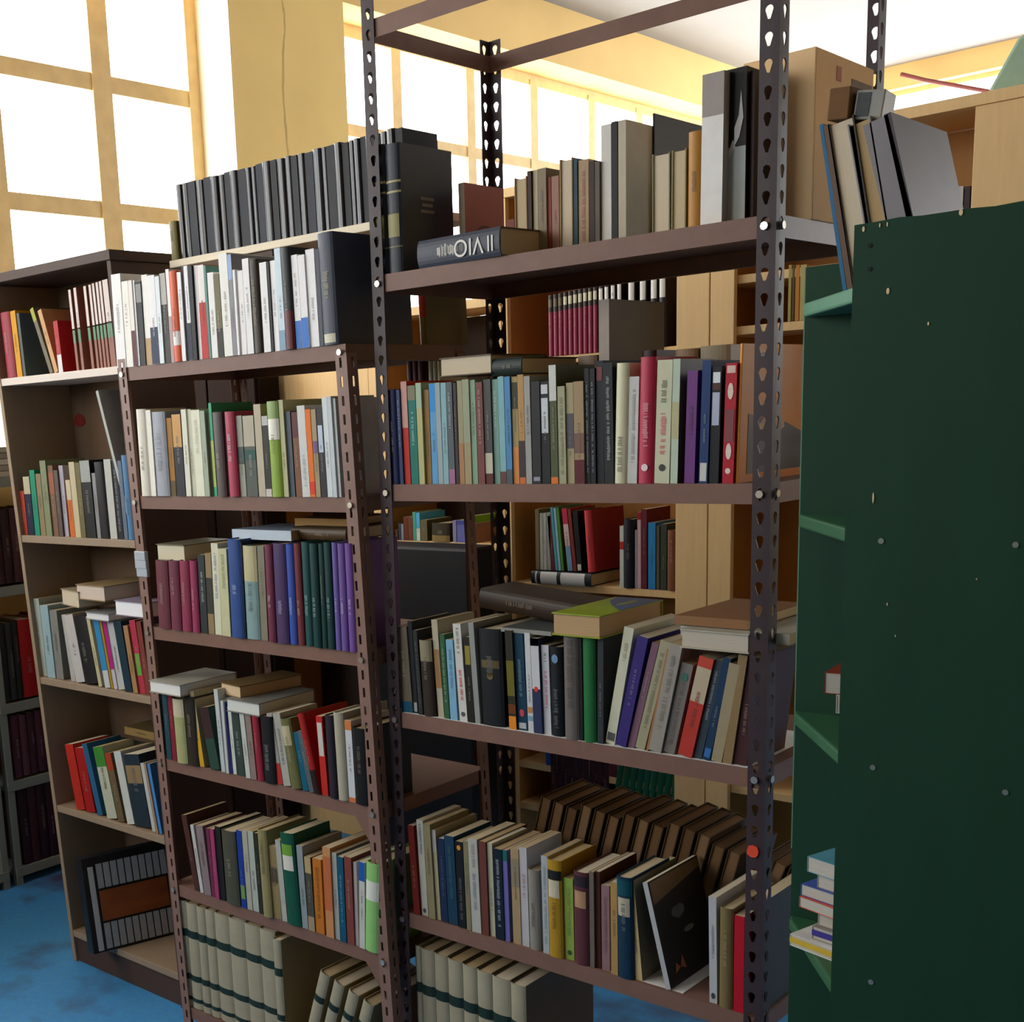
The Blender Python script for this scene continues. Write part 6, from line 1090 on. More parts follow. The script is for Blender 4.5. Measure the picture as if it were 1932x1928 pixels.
["album","black and white album with a dancing figure on the tall rack","tall albums by the cardboard box",[0.7746,0.05,1.9923],[0.0,0.0,0.0],[0.046,0.2,0.2522],"16140f","201c18","p",[["b",0,0.5,"a8b0ac"]],5],
["album","slim dark maroon album leaning on the cardboard box","tall albums by the cardboard box",[0.8226,0.06,1.9923],[0.0,0.0,0.0],[0.008,0.2,0.2452],"38241f","2c1c18","p",[],0],
["book","slim blue edged book leaning behind the green panel","leaning books on the green shelf unit",[1.041,-0.06,1.842],[0.0,-9.96,0.0],[0.006,0.18,0.266],"2c6a94","44606c","p",[],0],
["book","slim brown board leaning beside the blue edged book","leaning books on the green shelf unit",[1.048,-0.06,1.842],[0.0,-10.29,0.0],[0.01,0.2,0.2632],"6a5444","40342c","p",[],0],
["book","thick cream paged book leaning over the green unit","leaning books on the green shelf unit",[1.057,-0.06,1.841],[0.0,-10.63,0.0],[0.04,0.22,0.2656],"241c14","241c14","f",[],0],
["book","second thick cream paged book leaning over the green unit","leaning books on the green shelf unit",[1.088,-0.06,1.849],[0.0,-11.44,0.0],[0.035,0.22,0.252],"2c2018","8c8a90","f",[],0],
["folder","large silver grey folder leaning over the green unit","leaning books on the green shelf unit",[1.119,-0.06,1.881],[0.0,-15.26,0.0],[0.038,0.2,0.2166],"86848a","8a888c","p",[],0],
["folder","big slate grey folder leaning at the right on the green unit","leaning books on the green shelf unit",[1.143,-0.06,1.901],[0.0,-14.1,0.0],[0.01,0.24,0.2052],"4a444c","58545c","p",[],0],
["volume","first red volume with dark head from the left in the pale bookcase behind","labelled volumes in the pale bookcase",[-0.5834,1.52,1.868],[0.0,0.0,0.0],[0.0174,0.15,0.1957],"8c2040",None,"h",[["b",0.72,1,"2c241c"],["l",0.8,0.93,"6a5c44"]],0],
["volume","second red volume with dark head from the left in the pale bookcase behind","labelled volumes in the pale bookcase",[-0.5639,1.52,1.868],[0.0,0.0,0.0],[0.0173,0.15,0.1969],"8c2040",None,"h",[["b",0.72,1,"2c241c"],["l",0.8,0.93,"6a5c44"]],0],
["volume","third red volume with dark head from the left in the pale bookcase behind","labelled volumes in the pale bookcase",[-0.5446,1.52,1.868],[0.0,0.0,0.0],[0.0172,0.15,0.1981],"8c2040",None,"h",[["b",0.72,1,"2c241c"],["l",0.8,0.93,"6a5c44"]],0],
["volume","fourth red volume with dark head from the left in the pale bookcase behind","labelled volumes in the pale bookcase",[-0.5253,1.52,1.868],[0.0,0.0,0.0],[0.0171,0.15,0.1994],"8c2040",None,"h",[["b",0.72,1,"2c241c"],["l",0.8,0.93,"d0ccb0"]],0],
["volume","fifth red volume with dark head from the left in the pale bookcase behind","labelled volumes in the pale bookcase",[-0.5063,1.52,1.868],[0.0,0.0,0.0],[0.0172,0.15,0.2006],"8c2040",None,"h",[["b",0.72,1,"2c241c"],["l",0.8,0.93,"d0ccb0"]],0],
["volume","sixth red volume with dark head from the left in the pale bookcase behind","labelled volumes in the pale bookcase",[-0.4873,1.52,1.868],[0.0,0.0,0.0],[0.017,0.15,0.2018],"8c2040",None,"h",[["b",0.72,1,"2c241c"],["l",0.8,0.93,"d0ccb0"]],0],
["volume","seventh red volume with dark head from the left in the pale bookcase behind","labelled volumes in the pale bookcase",[-0.4684,1.52,1.868],[0.0,0.0,0.0],[0.0169,0.15,0.203],"8c2040",None,"h",[["b",0.72,1,"2c241c"],["l",0.8,0.93,"d0ccb0"]],0],
["volume","eighth red volume with dark head from the left in the pale bookcase behind","labelled volumes in the pale bookcase",[-0.4497,1.52,1.868],[0.0,0.0,0.0],[0.0168,0.15,0.2041],"8c2040",None,"h",[["b",0.72,1,"2c241c"],["l",0.8,0.93,"d0ccb0"]],0],
["volume","ninth red volume with dark head from the left in the pale bookcase behind","labelled volumes in the pale bookcase",[-0.4309,1.52,1.868],[0.0,0.0,0.0],[0.0165,0.15,0.2053],"8c2040",None,"h",[["b",0.72,1,"2c241c"],["l",0.8,0.93,"d0ccb0"]],0],
["volume","tenth red volume with dark head from the left in the pale bookcase behind","labelled volumes in the pale bookcase",[-0.4124,1.52,1.868],[0.0,0.0,0.0],[0.0164,0.15,0.2064],"8c2040",None,"h",[["b",0.72,1,"2c241c"],["l",0.8,0.93,"d0ccb0"]],0],
["volume","first dark volume with white label from the left in the pale bookcase behind","labelled volumes in the pale bookcase",[-0.3916,1.52,1.868],[0.0,0.0,0.0],[0.0176,0.15,0.2027],"2a2428",None,"h",[["l",0.7,0.97,"e8e6e0"]],0],
["volume","second dark volume with white label from the left in the pale bookcase behind","labelled volumes in the pale bookcase",[-0.3706,1.52,1.868],[0.0,0.0,0.0],[0.0175,0.15,0.2051],"2a2428",None,"h",[["l",0.7,0.97,"e8e6e0"]],0],
["volume","third dark volume with white label from the left in the pale bookcase behind","labelled volumes in the pale bookcase",[-0.3475,1.52,1.868],[0.0,0.0,0.0],[0.0176,0.15,0.2073],"2a2428",None,"h",[["l",0.7,0.97,"e8e6e0"]],0],
["volume","fourth dark volume with white label from the left in the pale bookcase behind","labelled volumes in the pale bookcase",[-0.3243,1.52,1.868],[0.0,0.0,0.0],[0.0172,0.15,0.2093],"2a2428",None,"h",[["l",0.7,0.97,"e8e6e0"]],0],
["volume","fifth dark volume with white label from the left in the pale bookcase behind","labelled volumes in the pale bookcase",[-0.2851,1.52,1.868],[0.0,0.0,0.0],[0.026,0.15,0.2097],"2a2428",None,"h",[["l",0.7,0.97,"e8e6e0"]],0],
["volume","sixth dark volume with white label from the left in the pale bookcase behind","labelled volumes in the pale bookcase",[-0.2446,1.52,1.868],[0.0,0.0,0.0],[0.0256,0.15,0.2098],"2a2428",None,"h",[["l",0.7,0.97,"e8e6e0"]],0],
["volume","seventh dark volume with white label from the left in the pale bookcase behind","labelled volumes in the pale bookcase",[-0.2064,1.52,1.868],[0.0,0.0,0.0],[0.0253,0.15,0.2101],"2a2428",None,"h",[["l",0.7,0.97,"e8e6e0"]],0],
["volume","eighth dark volume with white label from the left in the pale bookcase behind","labelled volumes in the pale bookcase",[-0.1767,1.52,1.868],[0.0,0.0,0.0],[0.025,0.15,0.2113],"2a2428",None,"h",[["l",0.7,0.97,"e8e6e0"]],0],
["volume","dun slim volume on the middle shelf of the pale bookcase behind","books on the pale bookcase middle shelf",[-0.6499,1.52,1.154],[0.0,0.0,0.0],[0.0153,0.15,0.2083],"6a6040",None,"p",[],0],
["volume","first of three grey volumes on the middle shelf of the pale bookcase behind","books on the pale bookcase middle shelf",[-0.6314,1.52,1.154],[0.0,0.0,0.0],[0.0119,0.15,0.1949],"9a9a90",None,"p",[],0],
["volume","second of three grey volumes on the middle shelf of the pale bookcase behind","books on the pale bookcase middle shelf",[-0.6176,1.52,1.154],[0.0,0.0,0.0],[0.0128,0.15,0.1951],"a0a098",None,"p",[],0],
["volume","third of three grey volumes on the middle shelf of the pale bookcase behind","books on the pale bookcase middle shelf",[-0.603,1.52,1.154],[0.0,0.0,0.0],[0.0144,0.15,0.1953],"8c8c84",None,"p",[],0],
["volume","thin dark red volume on the middle shelf of the pale bookcase behind","books on the pale bookcase middle shelf",[-0.5867,1.52,1.154],[0.0,-4.0,0.0],[0.015,0.15,0.1857],"5a1c24",None,"p",[],0],
["volume","first thin teal volume on the middle shelf of the pale bookcase behind","books on the pale bookcase middle shelf",[-0.569,1.52,1.154],[0.0,-5.0,0.0],[0.0093,0.15,0.2147],"4a90a0",None,"p",[],0],
["volume","second thin teal volume on the middle shelf of the pale bookcase behind","books on the pale bookcase middle shelf",[-0.5569,1.52,1.154],[0.0,-5.0,0.0],[0.0093,0.15,0.2132],"86b0b8",None,"p",[],0],
["volume","thin green volume on the middle shelf of the pale bookcase behind","books on the pale bookcase middle shelf",[-0.5451,1.52,1.154],[0.0,-5.0,0.0],[0.0095,0.15,0.2149],"4a8030",None,"p",[],0],
["volume","pink red volume with blue foot on the middle shelf of the pale bookcase behind","books on the pale bookcase middle shelf",[-0.5196,1.52,1.154],[0.0,-6.0,0.0],[0.0195,0.15,0.2123],"b83048",None,"p",[["b",0,0.4,"6a90a8"],["b",0.4,0.75,"d0b0b0"]],0],
["volume","slim rust volume on the middle shelf of the pale bookcase behind","books on the pale bookcase middle shelf",[-0.4968,1.52,1.154],[0.0,-6.0,0.0],[0.0122,0.15,0.211],"7a3024",None,"p",[],0],
["volume","black volume with white foot on the middle shelf of the pale bookcase behind","books on the pale bookcase middle shelf",[-0.4812,1.52,1.154],[0.0,-5.0,0.0],[0.0182,0.15,0.2041],"1c1a1a",None,"p",[["l",0.02,0.12,"c8c4bc"]],0],
["book","big red book showing its cover on the middle shelf of the pale bookcase behind","books on the pale bookcase middle shelf",[-0.439,1.52,1.154],[0.0,-4.0,0.0],[0.0278,0.2,0.2061],"c83c40","8c1c20","h",[],0],
["book","white spine with red mark on the middle shelf of the pale bookcase behind","books on the pale bookcase middle shelf",[-0.3186,1.52,1.109],[0.0,0.0,0.0],[0.0145,0.15,0.2025],"c8ccc4",None,"p",[["b",0.62,0.75,"b83020"]],0],
["volume","wide black volume on the middle shelf of the pale bookcase behind","books on the pale bookcase middle shelf",[-0.3024,1.52,1.109],[0.0,0.0,0.0],[0.0356,0.15,0.2252],"1c2028",None,"h",[],0],
["volume","slim lilac volume on the middle shelf of the pale bookcase behind","books on the pale bookcase middle shelf",[-0.2621,1.52,1.109],[0.0,0.0,0.0],[0.007,0.15,0.1908],"a09aa8",None,"p",[],0],
["book","pale pink spine with red head on the middle shelf of the pale bookcase behind","books on the pale bookcase middle shelf",[-0.2535,1.52,1.109],[0.0,0.0,0.0],[0.0128,0.15,0.2483],"c8a8a8",None,"p",[["b",0.9,1,"a01c28"]],0],
["volume","maroon volume on the middle shelf of the pale bookcase behind","books on the pale bookcase middle shelf",[-0.2389,1.52,1.109],[0.0,0.0,0.0],[0.0191,0.15,0.258],"6a2430",None,"p",[],0],
["volume","clear blue volume on the middle shelf of the pale bookcase behind","books on the pale bookcase middle shelf",[-0.2144,1.52,1.109],[0.0,0.0,0.0],[0.026,0.15,0.2156],"2c84c0",None,"p",[],0],
["volume","slim drab volume on the middle shelf of the pale bookcase behind","books on the pale bookcase middle shelf",[-0.1846,1.52,1.109],[0.0,0.0,0.0],[0.0104,0.15,0.2052],"5c543c",None,"p",[],0],
["volume","dark moss volume on the middle shelf of the pale bookcase behind","books on the pale bookcase middle shelf",[-0.1703,1.52,1.109],[0.0,0.0,0.0],[0.0214,0.15,0.2118],"3c4434",None,"p",[],0],
["volume","chestnut volume on the middle shelf of the pale bookcase behind","books on the pale bookcase middle shelf",[-0.1451,1.52,1.109],[0.0,0.0,0.0],[0.033,0.15,0.1935],"7a4c30",None,"h",[],0],
["book","black book with silver spine lying in the pale bookcase behind","books on the pale bookcase middle shelf",[-0.414,1.5,1.109],[0.0,-90.0,0.0],[0.042,0.2,0.24],"23262a","2c2e32","h",[["b",0.1,0.5,"c8c8c4"],["b",0.56,0.84,"c8c8c4"],["b",0.9,0.93,"b8b8b4"]],0],
["book","small blue spine on the lower shelf of the pale bookcase behind","books on the pale bookcase lower shelf",[-0.621,1.52,0.456],[0.0,0.0,0.0],[0.028,0.14,0.216],"2c50a0",None,"p",[],0],
["book","small grey spine on the lower shelf of the pale bookcase behind","books on the pale bookcase lower shelf",[-0.592,1.52,0.456],[0.0,0.0,0.0],[0.028,0.14,0.2035],"9a9c9c",None,"p",[],0],
["book","small silver spine on the lower shelf of the pale bookcase behind","books on the pale bookcase lower shelf",[-0.563,1.52,0.456],[0.0,0.0,0.0],[0.028,0.14,0.2066],"aeb0ae",None,"p",[],0],
["book","small charcoal spine on the lower shelf of the pale bookcase behind","books on the pale bookcase lower shelf",[-0.5339,1.52,0.456],[0.0,0.0,0.0],[0.028,0.14,0.1997],"3c3c3c",None,"p",[],0],
["book","small sky blue spine on the lower shelf of the pale bookcase behind","books on the pale bookcase lower shelf",[-0.5049,1.52,0.456],[0.0,0.0,0.0],[0.028,0.14,0.2039],"3c88b0",None,"p",[],0],
["book","small plum spine on the lower shelf of the pale bookcase behind","books on the pale bookcase lower shelf",[-0.4759,1.52,0.456],[0.0,0.0,0.0],[0.028,0.14,0.2107],"4a3a4a",None,"p",[],0],
["book","small white spine on the lower shelf of the pale bookcase behind","books on the pale bookcase lower shelf",[-0.4469,1.52,0.456],[0.0,0.0,0.0],[0.028,0.14,0.1977],"b8b4b8",None,"p",[],0],
["book","small slate spine on the lower shelf of the pale bookcase behind","books on the pale bookcase lower shelf",[-0.4178,1.52,0.456],[0.0,0.0,0.0],[0.028,0.14,0.1969],"50565a",None,"p",[],0],
["book","small red spine on the lower shelf of the pale bookcase behind","books on the pale bookcase lower shelf",[-0.3888,1.52,0.456],[0.0,0.0,0.0],[0.028,0.14,0.2],"b02828",None,"p",[],0],
["book","small wine spine on the lower shelf of the pale bookcase behind","books on the pale bookcase lower shelf",[-0.3598,1.52,0.456],[0.0,0.0,0.0],[0.028,0.14,0.2093],"5a2c3c",None,"p",[],0],
["book","small peach spine on the lower shelf of the pale bookcase behind","books on the pale bookcase lower shelf",[-0.3307,1.52,0.456],[0.0,0.0,0.0],[0.028,0.14,0.2109],"c07850",None,"p",[],0],
["book","small rust spine on the lower shelf of the pale bookcase behind","books on the pale bookcase lower shelf",[-0.3017,1.52,0.456],[0.0,0.0,0.0],[0.028,0.14,0.2052],"6a3828",None,"p",[],0],
["book","small aubergine spine on the lower shelf of the pale bookcase behind","books on the pale bookcase lower shelf",[-0.2727,1.52,0.456],[0.0,0.0,0.0],[0.028,0.14,0.198],"3a2c3c",None,"p",[],0],
["book","small royal blue spine on the lower shelf of the pale bookcase behind","books on the pale bookcase lower shelf",[-0.2437,1.52,0.456],[0.0,0.0,0.0],[0.028,0.14,0.2126],"2a5aa0",None,"p",[],0],
["book","small aqua spine on the lower shelf of the pale bookcase behind","books on the pale bookcase lower shelf",[-0.2146,1.52,0.456],[0.0,0.0,0.0],[0.028,0.14,0.2148],"6a9ca0",None,"p",[],0],
["book","small drab spine on the lower shelf of the pale bookcase behind","books on the pale bookcase lower shelf",[-0.1856,1.52,0.456],[0.0,0.0,0.0],[0.028,0.14,0.2085],"6a6450",None,"p",[],0],
["book","small moss spine on the lower shelf of the pale bookcase behind","books on the pale bookcase lower shelf",[-0.1566,1.52,0.456],[0.0,0.0,0.0],[0.028,0.14,0.2117],"404438",None,"p",[],0],
["book","small leaf green spine on the lower shelf of the pale bookcase behind","books on the pale bookcase lower shelf",[-0.1275,1.52,0.456],[0.0,0.0,0.0],[0.028,0.14,0.2192],"5c8a50",None,"p",[],0],
["volume","first dark maroon volume from the left at the pale bookcase foot","maroon volumes at the pale bookcase foot",[-0.6012,1.52,0.3],[0.0,0.0,0.0],[0.0256,0.16,0.22],"3a1c24",None,"h",[],0],
["volume","second dark maroon volume from the left at the pale bookcase foot","maroon volumes at the pale bookcase foot",[-0.5746,1.52,0.3],[0.0,0.0,0.0],[0.0256,0.16,0.22],"3a1c24",None,"h",[],0],
["volume","third dark maroon volume from the left at the pale bookcase foot","maroon volumes at the pale bookcase foot",[-0.5481,1.52,0.3],[0.0,0.0,0.0],[0.0256,0.16,0.22],"3a1c24",None,"h",[],0],
["volume","fourth dark maroon volume from the left at the pale bookcase foot","maroon volumes at the pale bookcase foot",[-0.5215,1.52,0.3],[0.0,0.0,0.0],[0.0256,0.16,0.22],"3a1c24",None,"h",[],0],
["volume","fifth dark maroon volume from the left at the pale bookcase foot","maroon volumes at the pale bookcase foot",[-0.495,1.52,0.3],[0.0,0.0,0.0],[0.0256,0.16,0.22],"3a1c24",None,"h",[],0],
["volume","sixth dark maroon volume from the left at the pale bookcase foot","maroon volumes at the pale bookcase foot",[-0.4684,1.52,0.3],[0.0,0.0,0.0],[0.0256,0.16,0.22],"3a1c24",None,"h",[],0],
["volume","seventh dark maroon volume from the left at the pale bookcase foot","maroon volumes at the pale bookcase foot",[-0.4419,1.52,0.3],[0.0,0.0,0.0],[0.0256,0.16,0.22],"3a1c24",None,"h",[],0],
["volume","eighth dark maroon volume from the left at the pale bookcase foot","maroon volumes at the pale bookcase foot",[-0.4153,1.52,0.3],[0.0,0.0,0.0],[0.0256,0.16,0.22],"3a1c24",None,"h",[],0],
["volume","ninth dark maroon volume from the left at the pale bookcase foot","maroon volumes at the pale bookcase foot",[-0.3888,1.52,0.3],[0.0,0.0,0.0],[0.0256,0.16,0.22],"3a1c24",None,"h",[],0],
["volume","first green volume from the left at the pale bookcase foot","green volumes at the pale bookcase foot",[-0.358,1.52,0.304],[0.0,9.0,0.0],[0.0234,0.16,0.21],"1c5a40",None,"h",[["t",0.3,0.6,"5a8a70"]],0],
["volume","second green volume from the left at the pale bookcase foot","green volumes at the pale bookcase foot",[-0.3321,1.52,0.304],[0.0,9.0,0.0],[0.0234,0.16,0.21],"1c5a40",None,"h",[["t",0.3,0.6,"5a8a70"]],0],
["volume","third green volume from the left at the pale bookcase foot","green volumes at the pale bookcase foot",[-0.3061,1.52,0.304],[0.0,9.0,0.0],[0.0234,0.16,0.21],"1c5a40",None,"h",[["t",0.3,0.6,"5a8a70"]],0],
["volume","fourth green volume from the left at the pale bookcase foot","green volumes at the pale bookcase foot",[-0.2802,1.52,0.304],[0.0,9.0,0.0],[0.0234,0.16,0.21],"1c5a40",None,"h",[["t",0.3,0.6,"5a8a70"]],0],
["volume","fifth green volume from the left at the pale bookcase foot","green volumes at the pale bookcase foot",[-0.2543,1.52,0.304],[0.0,9.0,0.0],[0.0234,0.16,0.21],"1c5a40",None,"h",[["t",0.3,0.6,"5a8a70"]],0],
["volume","sixth green volume from the left at the pale bookcase foot","green volumes at the pale bookcase foot",[-0.2283,1.52,0.304],[0.0,9.0,0.0],[0.0234,0.16,0.21],"1c5a40",None,"h",[["t",0.3,0.6,"5a8a70"]],0],
["volume","seventh green volume from the left at the pale bookcase foot","green volumes at the pale bookcase foot",[-0.2024,1.52,0.304],[0.0,9.0,0.0],[0.0234,0.16,0.21],"1c5a40",None,"h",[["t",0.3,0.6,"5a8a70"]],0],
["volume","eighth green volume from the left at the pale bookcase foot","green volumes at the pale bookcase foot",[-0.1764,1.52,0.304],[0.0,9.0,0.0],[0.0234,0.16,0.21],"1c5a40",None,"h",[["t",0.3,0.6,"5a8a70"]],0],
["volume","ninth green volume from the left at the pale bookcase foot","green volumes at the pale bookcase foot",[-0.1505,1.52,0.304],[0.0,9.0,0.0],[0.0234,0.16,0.21],"1c5a40",None,"h",[["t",0.3,0.6,"5a8a70"]],0],
["volume","dusky brown slim volume seen behind between the two metal racks","books seen between the two racks",[-1.2922,1.52,1.238],[0.0,0.0,0.0],[0.0139,0.15,0.0403],"6a4440",None,"p",[],0],
["volume","grey navy slim volume seen behind between the two metal racks","books seen between the two racks",[-1.2735,1.52,1.238],[0.0,0.0,0.0],[0.0101,0.15,0.063],"3c4a58",None,"p",[],0],
["volume","pale blue grey slim volume seen behind between the two metal racks","books seen between the two racks",[-1.2608,1.52,1.238],[0.0,0.0,0.0],[0.0109,0.15,0.0618],"8a98a4",None,"p",[],0],
["volume","russet volume seen behind between the two metal racks","books seen between the two racks",[-1.2475,1.52,1.238],[0.0,0.0,0.0],[0.0203,0.15,0.0886],"6a3420",None,"p",[],0],
["volume","second russet volume seen behind between the two metal racks","books seen between the two racks",[-1.2254,1.52,1.238],[0.0,0.0,0.0],[0.021,0.15,0.089],"74402a",None,"p",[],0],
["volume","green and white slim volume seen behind between the two metal racks","books seen between the two racks",[-1.2022,1.52,1.238],[0.0,0.0,0.0],[0.0159,0.15,0.1073],"4aa088",None,"p",[],0],
["volume","sky blue and white slim volume seen behind between the two metal racks","books seen between the two racks",[-1.1845,1.52,1.238],[0.0,0.0,0.0],[0.0163,0.15,0.1048],"58b8e4",None,"p",[["b",0,0.45,"d8d8cc"]],0],
["volume","olive drab volume seen behind between the two metal racks","books seen between the two racks",[-1.1659,1.52,1.238],[0.0,0.0,0.0],[0.0321,0.15,0.0789],"6a6440",None,"p",[],0],
["volume","wide dark brown volume seen behind between the two metal racks","books seen between the two racks",[-1.1102,1.52,1.238],[0.0,0.0,0.0],[0.0831,0.15,0.0689],"3c3424",None,"h",[["b",0,0.35,"8a7444"]],0],
["volume","pale lilac volume seen behind between the two metal racks","books seen between the two racks",[-1.0125,1.52,1.238],[0.0,0.0,0.0],[0.0157,0.15,0.0788],"8c88a8",None,"p",[],0],
["volume","broad periwinkle volume seen behind between the two metal racks","books seen between the two racks",[-0.9931,1.52,1.238],[0.0,0.0,0.0],[0.0493,0.15,0.0805],"6c70b4",None,"p",[["b",0.8,1,"4c4c9c"]],0],
["volume","lime slim volume seen behind between the two metal racks","books seen between the two racks",[-0.9409,1.52,1.238],[0.0,0.0,0.0],[0.0158,0.15,0.0961],"7ab83c",None,"p",[],0],
["volume","dusty rose volume seen behind between the two metal racks","books seen between the two racks",[-0.9221,1.52,1.238],[0.0,0.0,0.0],[0.015,0.15,0.0698],"8c7068",None,"p",[],0],
["binder","first binder from the near end on the grey metal shelves","binders on the grey metal shelves",[-2.24,0.345,0.72],[0.0,0.0,90.0],[0.028,0.2,0.2935],"22241f",None,"h",[],0],
["binder","second binder from the near end on the grey metal shelves","binders on the grey metal shelves",[-2.24,0.375,0.72],[0.0,0.0,90.0],[0.028,0.2,0.2946],"2c2c28",None,"h",[],0],
["binder","third binder from the near end on the grey metal shelves","binders on the grey metal shelves",[-2.24,0.405,0.72],[0.0,0.0,90.0],[0.023,0.2,0.2969],"24221f",None,"h",[],0],
["binder","fourth binder from the near end on the grey metal shelves","binders on the grey metal shelves",[-2.24,0.43,0.72],[0.0,0.0,90.0],[0.068,0.2,0.2979],"9c1418",None,"h",[],0],
["binder","fifth binder from the near end on the grey metal shelves","binders on the grey metal shelves",[-2.24,0.5,0.72],[0.0,0.0,90.0],[0.068,0.2,0.2914],"96181c",None,"h",[],0],
["binder","sixth binder from the near end on the grey metal shelves","binders on the grey metal shelves",[-2.24,0.57,0.72],[0.0,0.0,90.0],[0.068,0.2,0.2977],"8c1418",None,"h",[],0],
["binder","seventh binder from the near end on the grey metal shelves","binders on the grey metal shelves",[-2.24,0.64,0.72],[0.0,0.0,90.0],[0.078,0.2,0.2914],"7a1418",None,"h",[],0],
["binder","eighth binder from the near end on the grey metal shelves","binders on the grey metal shelves",[-2.24,0.72,0.72],[0.0,0.0,90.0],[0.028,0.2,0.291],"60141a",None,"h",[],0],
["volume","first maroon volume from the near end on the grey metal shelves","maroon volumes on the grey metal shelves",[-2.24,0.36,0.42],[0.0,0.0,90.0],[0.033,0.2,0.2388],"4a2430",None,"h",[],0],
["volume","second maroon volume from the near end on the grey metal shelves","maroon volumes on the grey metal shelves",[-2.24,0.395,0.42],[0.0,0.0,90.0],[0.033,0.2,0.2353],"55303a",None,"h",[],0],
["volume","third maroon volume from the near end on the grey metal shelves","maroon volumes on the grey metal shelves",[-2.24,0.43,0.42],[0.0,0.0,90.0],[0.033,0.2,0.2386],"3c1c26",None,"h",[],0],
["volume","fourth maroon volume from the near end on the grey metal shelves","maroon volumes on the grey metal shelves",[-2.24,0.465,0.42],[0.0,0.0,90.0],[0.033,0.2,0.2389],"4a2430",None,"h",[],0],
["volume","fifth maroon volume from the near end on the grey metal shelves","maroon volumes on the grey metal shelves",[-2.24,0.5,0.42],[0.0,0.0,90.0],[0.033,0.2,0.2389],"55303a",None,"h",[],0],
["volume","sixth maroon volume from the near end on the grey metal shelves","maroon volumes on the grey metal shelves",[-2.24,0.535,0.42],[0.0,0.0,90.0],[0.033,0.2,0.2378],"3c1c26",None,"h",[],0],
["volume","seventh maroon volume from the near end on the grey metal shelves","maroon volumes on the grey metal shelves",[-2.24,0.57,0.42],[0.0,0.0,90.0],[0.033,0.2,0.2379],"4a2430",None,"h",[],0],
["volume","eighth maroon volume from the near end on the grey metal shelves","maroon volumes on the grey metal shelves",[-2.24,0.605,0.42],[0.0,0.0,90.0],[0.033,0.2,0.238],"55303a",None,"h",[],0],
["volume","ninth maroon volume from the near end on the grey metal shelves","maroon volumes on the grey metal shelves",[-2.24,0.64,0.42],[0.0,0.0,90.0],[0.033,0.2,0.2392],"3c1c26",None,"h",[],0],
["volume","tenth maroon volume from the near end on the grey metal shelves","maroon volumes on the grey metal shelves",[-2.24,0.675,0.42],[0.0,0.0,90.0],[0.033,0.2,0.2334],"4a2430",None,"h",[],0],
["volume","eleventh maroon volume from the near end on the grey metal shelves","maroon volumes on the grey metal shelves",[-2.24,0.71,0.42],[0.0,0.0,90.0],[0.033,0.2,0.238],"55303a",None,"h",[],0],
["volume","twelfth maroon volume from the near end on the grey metal shelves","maroon volumes on the grey metal shelves",[-2.24,0.745,0.42],[0.0,0.0,90.0],[0.033,0.2,0.2336],"3c1c26",None,"h",[],0],
["volume","thirteenth maroon volume from the near end on the grey metal shelves","maroon volumes on the grey metal shelves",[-2.24,0.78,0.42],[0.0,0.0,90.0],[0.033,0.2,0.2367],"4a2430",None,"h",[],0],
["volume","first dark wine volume on the lowest grey metal shelf","wine volumes on the grey metal shelves",[-2.24,0.36,0.075],[0.0,0.0,90.0],[0.038,0.2,0.2999],"30121a",None,"h",[],0],
["volume","second dark wine volume on the lowest grey metal shelf","wine volumes on the grey metal shelves",[-2.24,0.4,0.075],[0.0,0.0,90.0],[0.038,0.2,0.2923],"3a181e",None,"h",[],0],
["volume","third dark wine volume on the lowest grey metal shelf","wine volumes on the grey metal shelves",[-2.24,0.44,0.075],[0.0,0.0,90.0],[0.038,0.2,0.2961],"2a1016",None,"h",[],0],
["volume","fourth dark wine volume on the lowest grey metal shelf","wine volumes on the grey metal shelves",[-2.24,0.48,0.075],[0.0,0.0,90.0],[0.038,0.2,0.298],"30121a",None,"h",[],0],
["volume","fifth dark wine volume on the lowest grey metal shelf","wine volumes on the grey metal shelves",[-2.24,0.52,0.075],[0.0,0.0,90.0],[0.038,0.2,0.2912],"3a181e",None,"h",[],0],
["volume","sixth dark wine volume on the lowest grey metal shelf","wine volumes on the grey metal shelves",[-2.24,0.56,0.075],[0.0,0.0,90.0],[0.038,0.2,0.2973],"2a1016",None,"h",[],0],
["volume","seventh dark wine volume on the lowest grey metal shelf","wine volumes on the grey metal shelves",[-2.24,0.6,0.075],[0.0,0.0,90.0],[0.038,0.2,0.2998],"30121a",None,"h",[],0],
["volume","eighth dark wine volume on the lowest grey metal shelf","wine volumes on the grey metal shelves",[-2.24,0.64,0.075],[0.0,0.0,90.0],[0.038,0.2,0.2977],"3a181e",None,"h",[],0],
["volume","ninth dark wine volume on the lowest grey metal shelf","wine volumes on the grey metal shelves",[-2.24,0.68,0.075],[0.0,0.0,90.0],[0.038,0.2,0.2934],"2a1016",None,"h",[],0],
["volume","tenth dark wine volume on the lowest grey metal shelf","wine volumes on the grey metal shelves",[-2.24,0.72,0.075],[0.0,0.0,90.0],[0.038,0.2,0.3],"30121a",None,"h",[],0],
["volume","eleventh dark wine volume on the lowest grey metal shelf","wine volumes on the grey metal shelves",[-2.24,0.76,0.075],[0.0,0.0,90.0],[0.038,0.2,0.2978],"3a181e",None,"h",[],0],
["volume","first dark volume on the upper grey metal shelf","dark volumes on the upper grey metal shelf",[-2.24,0.36,1.16],[0.0,0.0,90.0],[0.038,0.2,0.2728],"3a2024",None,"h",[],0],
["volume","second dark volume on the upper grey metal shelf","dark volumes on the upper grey metal shelf",[-2.24,0.4,1.16],[0.0,0.0,90.0],[0.038,0.2,0.2741],"2c1a1c",None,"h",[],0],
